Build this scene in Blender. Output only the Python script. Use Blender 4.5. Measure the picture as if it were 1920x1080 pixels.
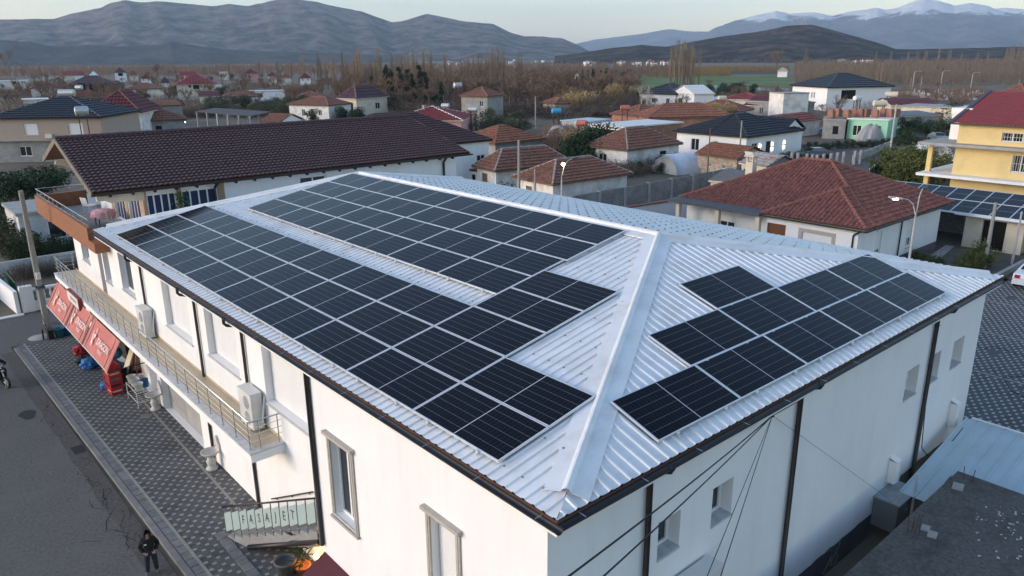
import bpy, math, random
import numpy as np
from mathutils import Vector, noise
for o in list(bpy.data.objects): bpy.data.objects.remove(o)
SC = bpy.context.scene
COL = SC.collection
R = random.Random(7)

# ------------------------------------------------------------------ camera
CAM = Vector((-7.1334, -8.0501, 14.0313))
FPX = 1410.88
YAW, PITCH, ROLL = math.pi/2-0.714477, 0.2968185, -0.0086486
fw = Vector((math.cos(YAW)*math.cos(PITCH), math.sin(YAW)*math.cos(PITCH), -math.sin(PITCH)))
rt = Vector((math.sin(YAW), -math.cos(YAW), 0.0)); up = rt.cross(fw)
rt, up = rt*math.cos(ROLL)+up*math.sin(ROLL), up*math.cos(ROLL)-rt*math.sin(ROLL)
cd = bpy.data.cameras.new('camera'); cam = bpy.data.objects.new('camera', cd); COL.objects.link(cam)
from mathutils import Matrix
cam.matrix_world = Matrix(((rt.x, up.x, -fw.x, CAM.x), (rt.y, up.y, -fw.y, CAM.y), (rt.z, up.z, -fw.z, CAM.z), (0, 0, 0, 1)))
cd.sensor_width = 36.0; cd.lens = FPX/1920*36; cd.clip_start = 0.1; cd.clip_end = 80000
SC.camera = cam

# ------------------------------------------------------------------ world, sun, exposure
SUN_AZ = Vector((-0.90, 0.44))            # towards the sunset, left of the picture
SUN_EL = math.radians(15)
w = bpy.data.worlds.new('World'); SC.world = w; w.use_nodes = True
wn = w.node_tree.nodes; wl = w.node_tree.links
sky = wn.new('ShaderNodeTexSky'); sky.sky_type = 'NISHITA'; sky.sun_disc = False
sky.sun_elevation = SUN_EL
sky.sun_rotation = math.atan2(SUN_AZ.x, SUN_AZ.y)
sky.altitude = 20; sky.air_density = 1.3; sky.dust_density = 0.9; sky.ozone_density = 1.6
bg = wn['Background']; bg.inputs[1].default_value = 0.15
wl.new(sky.outputs[0], bg.inputs[0])
sd = bpy.data.lights.new('sun', 'SUN'); sd.energy = 1.1; sd.angle = math.radians(26); sd.color = (1.0, 0.88, 0.75)
so = bpy.data.objects.new('sun', sd); COL.objects.link(so); so.location = (-60, 40, 60)
sv = Vector((SUN_AZ.x*math.cos(SUN_EL), SUN_AZ.y*math.cos(SUN_EL), math.sin(SUN_EL)))
so.rotation_euler = sv.to_track_quat('Z', 'Y').to_euler()
SC.view_settings.view_transform = 'Standard'; SC.view_settings.look = 'None'
SC.view_settings.exposure = 0.97; SC.view_settings.gamma = 1.0
SC.view_settings.use_white_balance = True; SC.view_settings.white_balance_temperature = 6120; SC.view_settings.white_balance_tint = 17
SC.cycles.max_bounces = 6; SC.cycles.volume_bounces = 5; SC.cycles.transparent_max_bounces = 12
try: SC.cycles.use_denoising = True
except Exception: pass

# ------------------------------------------------------------------ helpers
def ray(x, y): return fw+rt*((x-960)/FPX)+up*((540-y)/FPX)
def at(x, y, z=0.0):
    d = ray(x, y); t = (z-CAM.z)/d.z; return CAM+d*t
def atd(x, y, dist):                       # pixel + horizontal distance
    d = ray(x, y); t = dist/math.hypot(d.x, d.y); return CAM+d*t

def V(*a): return Vector(a)
class MB:
    def __init__(s): s.v = []; s.f = []; s.uv = None
    def vs(s, pts):
        n = len(s.v); s.v.extend([tuple(p) for p in pts]); return n
    def poly(s, pts):
        n = s.vs(pts); s.f.append(tuple(range(n, n+len(pts))))
    def box(s, a, b):
        x0, y0, z0 = a; x1, y1, z1 = b
        n = s.vs([(x0,y0,z0),(x1,y0,z0),(x1,y1,z0),(x0,y1,z0),(x0,y0,z1),(x1,y0,z1),(x1,y1,z1),(x0,y1,z1)])
        s.f += [tuple(n+i for i in q) for q in ((3,2,1,0),(4,5,6,7),(0,1,5,4),(1,2,6,5),(2,3,7,6),(3,0,4,7))]
        return s
    def obox(s, c, ax, ay, az):            # centre + half axes
        c = Vector(c); ax = Vector(ax); ay = Vector(ay); az = Vector(az)
        n = s.vs([c+ax*i+ay*j+az*k for k in (-1,1) for i, j in ((-1,-1),(1,-1),(1,1),(-1,1))])
        s.f += [tuple(n+i for i in q) for q in ((3,2,1,0),(4,5,6,7),(0,1,5,4),(1,2,6,5),(2,3,7,6),(3,0,4,7))]
        return s
    def bar(s, p, q, w, h=None, upv=(0,0,1)):
        p = Vector(p); q = Vector(q); d = q-p; L = d.length
        if L < 1e-6: return s
        d /= L; u = Vector(upv)
        if abs(d.dot(u)) > .98: u = Vector((1,0,0))
        a = d.cross(u).normalized(); b = a.cross(d)
        return s.obox((p+q)/2, d*(L/2), a*(w/2), b*((h or w)/2))
    def tube(s, pts, r, n=8, cap=True):
        pts = [Vector(p) for p in pts]; m = len(pts)
        rs = r if isinstance(r, (list, tuple)) else [r]*m
        base = len(s.v); prev = None
        for i, p in enumerate(pts):
            d = (pts[min(i+1,m-1)]-pts[max(i-1,0)]).normalized()
            u = prev if prev is not None else (Vector((0,0,1)) if abs(d.z) < .9 else Vector((1,0,0)))
            a = d.cross(u)
            if a.length < 1e-4: a = d.cross(Vector((0.3,1,0.2)))
            a.normalize(); b = a.cross(d).normalized(); prev = b
            for k in range(n):
                t = 2*math.pi*k/n; s.v.append(tuple(p+a*(math.cos(t)*rs[i])+b*(math.sin(t)*rs[i])))
        for i in range(m-1):
            for k in range(n):
                k2 = (k+1) % n
                s.f.append((base+i*n+k, base+i*n+k2, base+(i+1)*n+k2, base+(i+1)*n+k))
        if cap and n > 2:
            s.f.append(tuple(base+k for k in range(n))); s.f.append(tuple(base+(m-1)*n+k for k in range(n-1,-1,-1)))
        return s
    def lathe(s, c, prof, n=14):           # prof: list of (r,z)
        base = len(s.v); c = Vector(c)
        for r, z in prof:
            for k in range(n):
                t = 2*math.pi*k/n; s.v.append((c.x+r*math.cos(t), c.y+r*math.sin(t), c.z+z))
        for i in range(len(prof)-1):
            for k in range(n):
                k2 = (k+1) % n; s.f.append((base+i*n+k, base+i*n+k2, base+(i+1)*n+k2, base+(i+1)*n+k))
        return s
    def extrude(s, pts, d):                # planar polygon + extrusion vector
        pts = [Vector(p) for p in pts]; d = Vector(d); n = len(pts)
        b = s.vs(pts); t = s.vs([p+d for p in pts])
        s.f.append(tuple(range(b+n-1, b-1, -1))); s.f.append(tuple(range(t, t+n)))
        for i in range(n):
            j = (i+1) % n; s.f.append((b+i, b+j, t+j, t+i))
        return s
    def mesh(s, name, off=None):
        m = bpy.data.meshes.new(name)
        vv = s.v if off is None else [(a-off[0], b-off[1], c-off[2]) for a, b, c in s.v]
        m.from_pydata(vv, [], s.f); m.update()
        return m

def lay(name, ob, parent=None):
    COL.objects.link(ob)
    if parent is not None: ob.parent = parent
    return ob
def thing(name, label, cat, loc=(0,0,0), rz=0, group=None):
    o = bpy.data.objects.new(name, None); o.empty_display_size = .3
    o.location = loc; o.rotation_euler = (0,0,rz); COL.objects.link(o)
    o['label'] = label; o['category'] = cat
    if group: o['group'] = group
    return o
def wloc(o):
    v = Vector(o.location)
    while o.parent is not None: o = o.parent; v += Vector(o.location)
    return v
def part(name, mb, mt, parent, local=False, smooth=False, label=None, stuff=False):
    off = None if local else wloc(parent)
    m = mb.mesh(name, off) if isinstance(mb, MB) else mb
    if isinstance(mb, MB): m.materials.append(mt)
    if smooth: m.shade_smooth()
    o = bpy.data.objects.new(name, m); COL.objects.link(o); o.parent = parent
    if label: o['label'] = label
    if stuff: o['kind'] = 'stuff'
    return o
def single(name, mb, mt, label, cat, group=None, smooth=False):
    c = np.array(mb.v); lo = c.min(0); hi = c.max(0); loc = ((lo[0]+hi[0])/2, (lo[1]+hi[1])/2, lo[2])
    m = mb.mesh(name, loc); m.materials.append(mt)
    if smooth: m.shade_smooth()
    o = bpy.data.objects.new(name, m); o.location = loc; COL.objects.link(o)
    o['label'] = label; o['category'] = cat
    if group: o['group'] = group
    return o
def struct(name, mb, mt, kind='structure', label=None, cat=None):
    m = mb.mesh(name); m.materials.append(mt)
    o = bpy.data.objects.new(name, m); COL.objects.link(o); o['kind'] = kind
    if label: o['label'] = label
    if cat: o['category'] = cat
    return o
def copy_tree(o, loc, rz, sc=1.0, label=None, group=None):
    c = o.copy(); COL.objects.link(c); c.location = loc; c.rotation_euler = (0,0,rz)
    c.scale = (sc, sc, sc) if not isinstance(sc, tuple) else sc
    if label: c['label'] = label
    if group: c['group'] = group
    for ch in list(o.children):
        k = ch.copy(); COL.objects.link(k); k.parent = c
        for g in list(ch.children):
            q = g.copy(); COL.objects.link(q); q.parent = k
    return c

# ------------------------------------------------------------------ materials
def mat(name, col, rough=.8, var=.18, scale=3., bump=0., bscale=30., metal=0., spec=.35, stretch=None, dirt=None, dirt_amt=.5, dirt_scale=.6, dstretch=None):
    m = bpy.data.materials.new(name); m.use_nodes = True
    n = m.node_tree.nodes; l = m.node_tree.links; b = n['Principled BSDF']
    b.inputs['Roughness'].default_value = rough; b.inputs['Metallic'].default_value = metal
    b.inputs['Specular IOR Level'].default_value = spec
    tc = n.new('ShaderNodeTexCoord'); src = tc.outputs['Object']
    if stretch:
        mp = n.new('ShaderNodeMapping'); mp.inputs['Scale'].default_value = stretch; l.new(src, mp.inputs[0]); src = mp.outputs[0]
    nz = n.new('ShaderNodeTexNoise'); nz.inputs['Scale'].default_value = scale; nz.inputs['Detail'].default_value = 6; nz.inputs['Roughness'].default_value = .65
    l.new(src, nz.inputs['Vector'])
    rp = n.new('ShaderNodeValToRGB'); rp.color_ramp.elements[0].position = .3; rp.color_ramp.elements[1].position = .72
    c = Vector(col)
    rp.color_ramp.elements[0].color = (*(c*(1-var)), 1); rp.color_ramp.elements[1].color = (*(c*(1+var)), 1)
    l.new(nz.outputs[0], rp.inputs[0]); out = rp.outputs[0]
    if dirt is not None:
        n2 = n.new('ShaderNodeTexNoise'); n2.inputs['Scale'].default_value = dirt_scale; n2.inputs['Detail'].default_value = 8; n2.inputs['Roughness'].default_value = .7
        dsrc = tc.outputs['Object']
        if dstretch:
            mp2 = n.new('ShaderNodeMapping'); mp2.inputs['Scale'].default_value = dstretch; l.new(dsrc, mp2.inputs[0]); dsrc = mp2.outputs[0]
        l.new(dsrc, n2.inputs['Vector'])
        r2 = n.new('ShaderNodeValToRGB'); r2.color_ramp.elements[0].position = .48; r2.color_ramp.elements[1].position = .68
        r2.color_ramp.elements[0].color = (0,0,0,1); r2.color_ramp.elements[1].color = (dirt_amt,)*3+(1,)
        l.new(n2.outputs[0], r2.inputs[0])
        mx = n.new('ShaderNodeMix'); mx.data_type = 'RGBA'; l.new(r2.outputs[0], mx.inputs[0]); l.new(out, mx.inputs[6]); mx.inputs[7].default_value = (*dirt, 1)
        out = mx.outputs[2]
    l.new(out, b.inputs['Base Color'])
    if bump:
        n3 = n.new('ShaderNodeTexNoise'); n3.inputs['Scale'].default_value = bscale; n3.inputs['Detail'].default_value = 4
        l.new(src, n3.inputs['Vector'])
        bp = n.new('ShaderNodeBump'); bp.inputs['Strength'].default_value = bump; bp.inputs['Distance'].default_value = .02
        l.new(n3.outputs[0], bp.inputs['Height']); l.new(bp.outputs[0], b.inputs['Normal'])
    return m
def emis(name, col, st):
    m = bpy.data.materials.new(name); m.use_nodes = True; b = m.node_tree.nodes['Principled BSDF']
    b.inputs['Emission Color'].default_value = (*col, 1); b.inputs['Emission Strength'].default_value = st; b.inputs['Base Color'].default_value = (*col, 1)
    return m
def glassy(name, col, rough=.08):
    m = mat(name, col, rough, .1, 1., spec=.6); return m
def pv_mat():
    m = bpy.data.materials.new('pv_glass'); m.use_nodes = True
    n = m.node_tree.nodes; l = m.node_tree.links; b = n['Principled BSDF']
    uv = n.new('ShaderNodeUVMap'); sx = n.new('ShaderNodeSeparateXYZ'); l.new(uv.outputs[0], sx.inputs[0])
    def line(src, k, wd):
        a = n.new('ShaderNodeMath'); a.operation = 'MULTIPLY'; a.inputs[1].default_value = k; l.new(src, a.inputs[0])
        p = n.new('ShaderNodeMath'); p.operation = 'PINGPONG'; p.inputs[1].default_value = .5; l.new(a.outputs[0], p.inputs[0])
        c = n.new('ShaderNodeMath'); c.operation = 'LESS_THAN'; c.inputs[1].default_value = wd; l.new(p.outputs[0], c.inputs[0]); return c.outputs[0]
    strips = line(sx.outputs['Y'], 6, .020); cells = line(sx.outputs['X'], 24, .03); mid = line(sx.outputs['X'], 2, .0085)
    info = n.new('ShaderNodeObjectInfo')
    nz = n.new('ShaderNodeTexNoise'); nz.inputs['Scale'].default_value = 1.2; nz.inputs['Detail'].default_value = 5
    tc = n.new('ShaderNodeTexCoord'); l.new(tc.outputs['Object'], nz.inputs['Vector'])
    rp = n.new('ShaderNodeValToRGB'); rp.color_ramp.elements[0].color = (.003,.0038,.006,1); rp.color_ramp.elements[1].color = (.005,.0065,.011,1); l.new(nz.outputs[0], rp.inputs[0])
    def mix(fac, a, col, amt):
        k = n.new('ShaderNodeMath'); k.operation = 'MULTIPLY'; k.inputs[1].default_value = amt; l.new(fac, k.inputs[0])
        x = n.new('ShaderNodeMix'); x.data_type = 'RGBA'; l.new(k.outputs[0], x.inputs[0]); l.new(a, x.inputs[6]); x.inputs[7].default_value = (*col,1); return x.outputs[2]
    o = mix(cells, rp.outputs[0], (.06,.065,.075), .35); o = mix(strips, o, (.20,.21,.225), .62); o = mix(mid, o, (.48,.49,.51), 1.)
    l.new(o, b.inputs['Base Color'])
    rr = n.new('ShaderNodeMapRange'); rr.inputs[3].default_value = .08; rr.inputs[4].default_value = .20; l.new(info.outputs['Random'], rr.inputs[0]); l.new(rr.outputs[0], b.inputs['Roughness'])
    b.inputs['Specular IOR Level'].default_value = .5; b.inputs['IOR'].default_value = 1.19
    return m
def brickmat(name, c1, c2, mortar, sx=.4, sy=.2, rough=.9, msize=.02):
    m = bpy.data.materials.new(name); m.use_nodes = True
    n = m.node_tree.nodes; l = m.node_tree.links; b = n['Principled BSDF']; b.inputs['Roughness'].default_value = rough
    tc = n.new('ShaderNodeTexCoord'); sp = n.new('ShaderNodeSeparateXYZ'); l.new(tc.outputs['Object'], sp.inputs[0])
    ad = n.new('ShaderNodeMath'); ad.operation = 'ADD'; l.new(sp.outputs[0], ad.inputs[0]); l.new(sp.outputs[1], ad.inputs[1])
    cb = n.new('ShaderNodeCombineXYZ'); l.new(ad.outputs[0], cb.inputs[0]); l.new(sp.outputs[2], cb.inputs[1])
    bt = n.new('ShaderNodeTexBrick'); bt.inputs['Scale'].default_value = 1; bt.inputs['Brick Width'].default_value = sx; bt.inputs['Row Height'].default_value = sy; bt.inputs['Mortar Size'].default_value = msize
    bt.inputs['Color1'].default_value = (*c1,1); bt.inputs['Color2'].default_value = (*c2,1); bt.inputs['Mortar'].default_value = (*mortar,1)
    l.new(cb.outputs[0], bt.inputs['Vector'])
    nz = n.new('ShaderNodeTexNoise'); nz.inputs['Scale'].default_value = .9; nz.inputs['Detail'].default_value = 7; l.new(tc.outputs['Object'], nz.inputs['Vector'])
    mx = n.new('ShaderNodeMix'); mx.data_type = 'RGBA'; mx.blend_type = 'MULTIPLY'; mx.inputs[0].default_value = .7
    rp = n.new('ShaderNodeValToRGB'); rp.color_ramp.elements[0].color = (.55,.55,.55,1); rp.color_ramp.elements[0].position = .3; rp.color_ramp.elements[1].color = (1.2,1.2,1.2,1); rp.color_ramp.elements[1].position = .7
    l.new(nz.outputs[0], rp.inputs[0]); l.new(bt.outputs[0], mx.inputs[6]); l.new(rp.outputs[0], mx.inputs[7]); l.new(mx.outputs[2], b.inputs['Base Color'])
    return m

W_WHITE = mat('white_render', (.80,.795,.78), .85, .035, .5, .08, 60, dirt=(.60,.595,.57), dirt_amt=.26, dirt_scale=1.6, dstretch=(1,1,.16))
W_OLD = mat('old_limewash', (.72,.70,.66), .9, .12, 1.2, .1, 20, dirt=(.36,.33,.29), dirt_amt=.75, dirt_scale=.5)
W_CREAM = mat('cream_render', (.66,.58,.45), .88, .10, .8, dirt=(.40,.36,.30), dirt_amt=.5)
W_BEIGE = mat('pinkish_beige_render', (.40,.315,.255), .9, .07, .6, dirt=(.30,.25,.21), dirt_amt=.4)
W_YELLOW = mat('yellow_render', (.68,.52,.235), .85, .05, .4, dirt=(.50,.38,.19), dirt_amt=.5)
W_PINK = mat('pink_render', (.55,.30,.29), .9, .08, 1)
W_GREEN = mat('mint_render', (.33,.62,.42), .9, .08, 1)
W_GREY = mat('grey_plaster', (.30,.295,.28), .95, .2, .9, .1, 15, dirt=(.18,.175,.165), dirt_amt=.7)
CONC = mat('concrete', (.34,.335,.32), .92, .16, 1.5, .15, 25, dirt=(.22,.215,.20), dirt_amt=.6)
CONC_DK = mat('dark_concrete_deck', (.115,.108,.10), .95, .45, 9., .6, 30, dirt=(.062,.058,.053), dirt_amt=.85, dirt_scale=1.3)
PLINTH = mat('grey_plinth_paint', (.085,.088,.095), .8, .15, 1.2, dirt=(.16,.16,.17), dirt_amt=.3)
BLOCK = brickmat('cinder_block', (.24,.24,.235), (.29,.285,.275), (.15,.148,.14), .42, .21, msize=.03)
BRICK = brickmat('hollow_red_brick', (.40,.155,.085), (.34,.12,.065), (.32,.25,.20), .27, .20)
STONE = brickmat('rubble_stone', (.55,.41,.29), (.27,.18,.13), (.42,.36,.29), .42, .24, msize=.04)
FACEBR = brickmat('orange_facing_brick', (.46,.21,.10), (.40,.17,.08), (.45,.36,.27), .22, .075)
MARBLE_O = mat('orange_brown_cladding', (.30,.125,.062), .5, .25, 6, dirt=(.20,.08,.045), dirt_amt=.5, dirt_scale=4)
SHEET = mat('white_roof_sheet', (.74,.745,.74), .42, .05, 1.2, spec=.5, dirt=(.52,.50,.47), dirt_amt=.6, dirt_scale=2.4, dstretch=(.3,.5,1))
SHEET2 = mat('pale_blue_canopy_sheet', (.46,.56,.60), .5, .06, 1.0, dirt=(.36,.43,.45), dirt_amt=.4)
RUST = mat('rusty_sheet_edge', (.10,.048,.034), .9, .3, 8)
ALU = mat('aluminium', (.66,.67,.68), .38, .05, 4, metal=.35, spec=.5)
STEEL = mat('stainless_steel', (.55,.56,.57), .25, .06, 4, metal=.85)
GUT = mat('dark_brown_gutter', (.020,.017,.016), .45, .2, 4, spec=.45)
PV = pv_mat()
MARB = mat('grey_veined_marble', (.52,.52,.52), .4, .22, 5, stretch=(1,1,3))
TRIM = mat('beige_stone_trim', (.42,.385,.335), .85, .12, 9)
SHUT = mat('white_shutter', (.74,.74,.73), .5, .03, 2)
FRAME_W = mat('white_pvc', (.78,.78,.77), .4, .03, 2)
GLASS = glassy('dark_window_glass', (.022,.026,.03), .06)
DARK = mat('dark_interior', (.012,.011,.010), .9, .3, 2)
WOOD = mat('brown_door_wood', (.16,.065,.03), .5, .3, 4, stretch=(6,6,1))
OLDWOOD = mat('weathered_wood', (.17,.11,.075), .85, .3, 5)
TILEFL = mat('beige_balcony_tile', (.46,.375,.26), .4, .06, 1.5)
AWN = mat('faded_red_awning', (.50,.165,.135), .8, .12, 1.5)
MAROON = mat('maroon_canvas', (.085,.022,.032), .85, .1, 2)
ACW = mat('ac_casing', (.62,.615,.58), .5, .05, 3)
ACG = mat('ac_grille', (.30,.31,.32), .6, .1, 3)
BLACKP = mat('black_plastic', (.014,.014,.015), .5, .2, 4)
REDP = mat('red_plastic', (.38,.02,.022), .45, .1, 4)
BLUEP = mat('blue_plastic', (.03,.15,.36), .35, .25, 6)
TEALP = mat('teal_plastic', (.03,.20,.26), .5, .1, 4)
WHITEP = mat('white_plastic', (.68,.68,.66), .5, .05, 4)
GLASSG = mat('frosted_green_glass', (.42,.51,.48), .3, .04, 2, spec=.5)
INK = mat('dark_lettering', (.05,.06,.06), .7, .1, 3)
LETW = mat('pale_lettering', (.74,.64,.60), .7, .05, 3)
ASPH = mat('asphalt', (.112,.108,.102), .95, .34, 11., .5, 90, dirt=(.130,.125,.117), dirt_amt=.75, dirt_scale=.45)
ASPH2 = mat('worn_asphalt', (.088,.082,.075), .95, .40, 8., .5, 60, dirt=(.095,.088,.08), dirt_amt=.7, dirt_scale=1.2)
PAVD = mat('dark_paver', (.098,.099,.101), .9, .32, 4, .2, 50, dirt=(.065,.062,.058), dirt_amt=.7, dirt_scale=.8)
PAVL = mat('light_paver', (.29,.285,.26), .9, .30, 3, .2, 50, dirt=(.18,.175,.16), dirt_amt=.7, dirt_scale=.8)
PAVB = mat('border_paver', (.16,.162,.165), .9, .30, 2.5, .2, 50)
KERB = mat('kerb_stone', (.19,.188,.182), .9, .2, 2.2, .2, 40)
CHAN = mat('channel_stone', (.26,.245,.215), .9, .15, 4)
SOIL = mat('winter_ground', (.150,.120,.090), .98, .35, .12, .3, 2, dirt=(.095,.095,.050), dirt_amt=.7, dirt_scale=.035)
DIRT = mat('bare_yard', (.12,.105,.088), .98, .25, .5, .3, 5)
GRASS = mat('green_field', (.095,.15,.04), .95, .3, .03, dirt=(.10,.085,.045), dirt_amt=.6, dirt_scale=.02)
STRAW = mat('straw_field', (.16,.12,.068), .95, .3, .02, dirt=(.09,.07,.05), dirt_amt=.7, dirt_scale=.01)
T_BROWN = mat('brown_metal_tile', (.078,.037,.035), .45, .30, 4.5, spec=.45)
T_BLACK = mat('black_metal_tile', (.022,.025,.030), .42, .15, 2, spec=.45)
T_RED = mat('red_clay_tile', (.225,.085,.064), .8, .5, 3.5, dirt=(.085,.042,.040), dirt_amt=.75, dirt_scale=2.2)
T_REDM = mat('red_metal_tile', (.22,.032,.030), .5, .14, 1.2)
T_OLD = mat('old_clay_tile', (.235,.112,.078), .9, .62, 5.0, dirt=(.10,.062,.048), dirt_amt=.75, dirt_scale=1.6)
T_ORANGE = mat('orange_clay_tile', (.27,.115,.072), .9, .55, 4.5, dirt=(.12,.06,.04), dirt_amt=.65, dirt_scale=1.1)
T_DKRED = mat('dark_red_metal_tile', (.115,.026,.026), .5, .2, 1.2)
CAPR = mat('hip_cap_clay', (.24,.10,.072), .85, .3, 3)
RENDER_GR = mat('mortar_cap', (.34,.30,.26), .9, .3, 3)
BARK = mat('grey_bark', (.13,.105,.085), .95, .3, 3)
BARKP = mat('pale_bark', (.36,.335,.30), .9, .25, 3)
TWIG = mat('bare_twigs', (.20,.135,.098), .95, .3, .7)
TWIGP = mat('poplar_twigs', (.27,.205,.145), .95, .25, .6)
TWIGD = mat('dark_bramble', (.115,.088,.070), .95, .35, .6)
IVY = mat('dark_ivy', (.018,.034,.014), .8, .4, 1.2)
LEAF = mat('evergreen_leaves', (.028,.052,.018), .75, .45, .9)
LEAFY = mat('citrus_leaves', (.085,.10,.022), .75, .45, .9)
OLIVE = mat('olive_leaves', (.075,.085,.048), .85, .35, .9)
REED = mat('dry_reeds', (.33,.235,.115), .95, .3, 1.1)
REED2 = mat('far_reedbed', (.26,.175,.075), .95, .3, .2)
TARP = mat('grey_tarpaulin', (.36,.34,.33), .7, .15, 2, dirt=(.45,.36,.28), dirt_amt=.5)
TARPW = mat('white_tarpaulin', (.58,.61,.66), .6, .12, 2)
POLYT = mat('polytunnel_film', (.62,.63,.62), .5, .10, 1.5)
GALV = mat('galvanised_tank', (.50,.51,.51), .4, .1, 4, metal=.5)
POLE_C = mat('concrete_pole', (.30,.29,.27), .9, .15, 4)
POLE_W = mat('pale_lamp_pole', (.46,.45,.42), .6, .1, 4)
LAMP = emis('lit_lamp', (1.0,.80,.45), 14.)
LAMPY = emis('lit_amber_lamp', (1.0,.50,.08), 9.)
CABLE = mat('black_cable', (.010,.010,.011), .6, .1, 3)
GREENP = mat('green_fence_sheet', (.035,.11,.05), .7, .15, 2)
SKIN = mat('skin', (.46,.27,.20), .6, .08, 8)
COAT = mat('black_jacket', (.010,.010,.011), .85, .2, 10)
JEAN = mat('dark_blue_jeans', (.022,.028,.045), .9, .2, 12)
SHOE = mat('grey_shoes', (.12,.14,.15), .8, .15, 10)
# ------------------------------------------------------------------ setting: ground, street, pavement
g = MB(); g.poly([(-40000,-40000,-.03),(40000,-40000,-.03),(40000,40000,-.03),(-40000,40000,-.03)]); struct('ground', g, SOIL)
g = MB(); g.poly([(-40,-40,0),(-2.3,-40,0),(-2.9,36.2,0),(1.5,36.4,0),(1.5,41.9,0),(-40,43.5,0)]); struct('street', g, ASPH)
g = MB()                                            # broken asphalt strip beside the kerb
L_ = [(-3.05+.03*math.sin(y*1.7)+.02*math.sin(y*4.1)-.016*(y-10), y) for y in np.arange(-6, 35.5, .6)]
for (xa, ya), (xb, yb) in zip(L_, L_[1:]):
    g.poly([(xa,ya,.004),(-2.36-.0146*(ya-2),ya,.004),(-2.36-.0146*(yb-2),yb,.004),(xb,yb,.004)])
struct('street_gutter_strip', g, ASPH2)
pav = bpy.data.objects.new('pavement', None); COL.objects.link(pav); pav['kind'] = 'structure'
def kx(y): return -2.34-.0205*(y-11)
PZ = .12
b = MB()
for y in np.arange(-6, 35.8, 1.0):                 # bed below the joints
    b.poly([(kx(y)+.1,y,PZ-.012),(1.5,y,PZ-.012),(1.5,y+1.0,PZ-.012),(kx(y+1)+.1,y+1.0,PZ-.012)])
part('bed', b, PAVD, pav)
kerb_i = 0
for y in np.arange(-2, 35.6, .8):
    m = MB(); c = (kx(y+.4)+.09, y+.4, PZ/2); m.obox(c, (.09,0,0), (-.0082,.394,0), (0,0,PZ/2+.004)); part('kerb_stone', m, KERB, pav)
for y in np.arange(6, 35.6, .42):
    m = MB(); x = kx(y)+.20; m.obox((x+.13, y+.2, PZ/2), (.125,0,0), (-.004,.19+R.uniform(0,.012),0), (0,0,PZ/2+R.uniform(-.003,.002))); part('border_stone', m, PAVB, pav)
m = MB()
for y in np.arange(-2, 35.6, .5): m.obox((kx(y+.25)+.50, y+.25, PZ/2), (.045,0,0), (-.005,.247,0), (0,0,PZ/2+.003))
for y in np.arange(13.2, 26, .5): m.obox((.05+.012*(y-13), y+.25, PZ/2), (.045,0,0), (0.004,.247,0), (0,0,PZ/2+.003))
part('channel_line', m, CHAN, pav)
lt, dk = MB(), MB()
for j, y in enumerate(np.arange(4, 35.4, .105)):
    x = kx(y)+.56; i = 0; row = j//2
    if j % 2 == 0: x += (.0,.18)[row % 2]-.18
    while x < .60:
        if j % 2 == 0: wd, light = ((.12,True),(.24,False))[i % 2]
        else: wd, light = .24, False
        z = PZ/2+R.uniform(-.0025,.0025)
        if x > kx(y)+.54: (lt if light else dk).obox((x+wd/2, y+.052, z), (wd/2-.003,0,0), (-.001,.0495,0), (0,0,PZ/2))
        x += wd; i += 1
part('light_pavers', lt, PAVL, pav, stuff=True); part('dark_pavers', dk, PAVD, pav, stuff=True)
# stair-side strip
m = MB()
for y in np.arange(9.0, 13.0, .4): m.obox((-.92, y+.2, PZ+.004), (.15,0,0), (.01,.19,0), (0,0,.02))
part('stair_edging', m, PAVB, pav)
# stains and patches on the street
m = MB(); c = at(52,778); m.poly([(c.x+.30*math.cos(t)*(1+.2*math.sin(3*t)), c.y+.55*math.sin(t), .008) for t in np.arange(0,6.28,.4)]); struct('street_stain', m, mat('oil_stain',(.022,.021,.02),.7,.3,5))
m = MB(); rc = random.Random(3)                     # cracks in the strip beside the kerb
for k in range(34):
    x, y = -2.95-.018*(rc.uniform(6,26)-10)+rc.uniform(-.25,.3), rc.uniform(7,27); a = rc.uniform(.9,2.2)
    for j in range(rc.randint(4,9)):
        l = rc.uniform(.10,.28); a += rc.uniform(-.7,.7); nx, ny = x+l*math.cos(a), y+l*math.sin(a); wd = rc.uniform(.006,.014)
        m.poly([(x-wd,y,.009),(x+wd,y,.009),(nx+wd,ny,.009),(nx-wd,ny,.009)]); x, y = nx, ny
struct('street_cracks', m, mat('crack_dirt',(.02,.019,.018),.95,.2,8), 'stuff', 'fine cracks in the asphalt beside the kerb')
m = MB(); c = at(147,843); m.box((c.x-.2,c.y-.35,.0),(c.x+.2,c.y+.35,.012)); struct('street_drain', m, mat('iron_drain',(.02,.02,.02),.8,.4,20))

# yard on the right with light and dark blocks
yd = bpy.data.objects.new('paved_yard', None); COL.objects.link(yd); yd['kind'] = 'structure'
b = MB(); b.poly([(21.2,-14,0.004),(62,-14,0.004),(62,11.2,0.004),(40,11.2,0.004),(40,24,0.004),(21.2,24,0.004)])
part('bed', b, PAVD, yd)
lt = MB(); dk = MB()
for j, x in enumerate(np.arange(21.4, 52, .30)):
    for i, y in enumerate(np.arange(-4, 10.5, .33)):
        yy = y+(j % 2)*.165
        if (math.sin(x*.9)*math.cos(yy*1.3) > .93): continue
        lt.obox((x, yy, .006), (.075,0,0), (0,.05,0), (0,0,.006+R.uniform(0,.002)))
part('light_pavers', lt, mat('yard_light_paver',(.40,.385,.35),.9,.2,6), yd, stuff=True)
b = MB()
for k in range(5): b.box((24+k*6,-4,.005),(24.12+k*6,10.5,.013))
part('channel_line', b, CHAN, yd)

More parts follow.
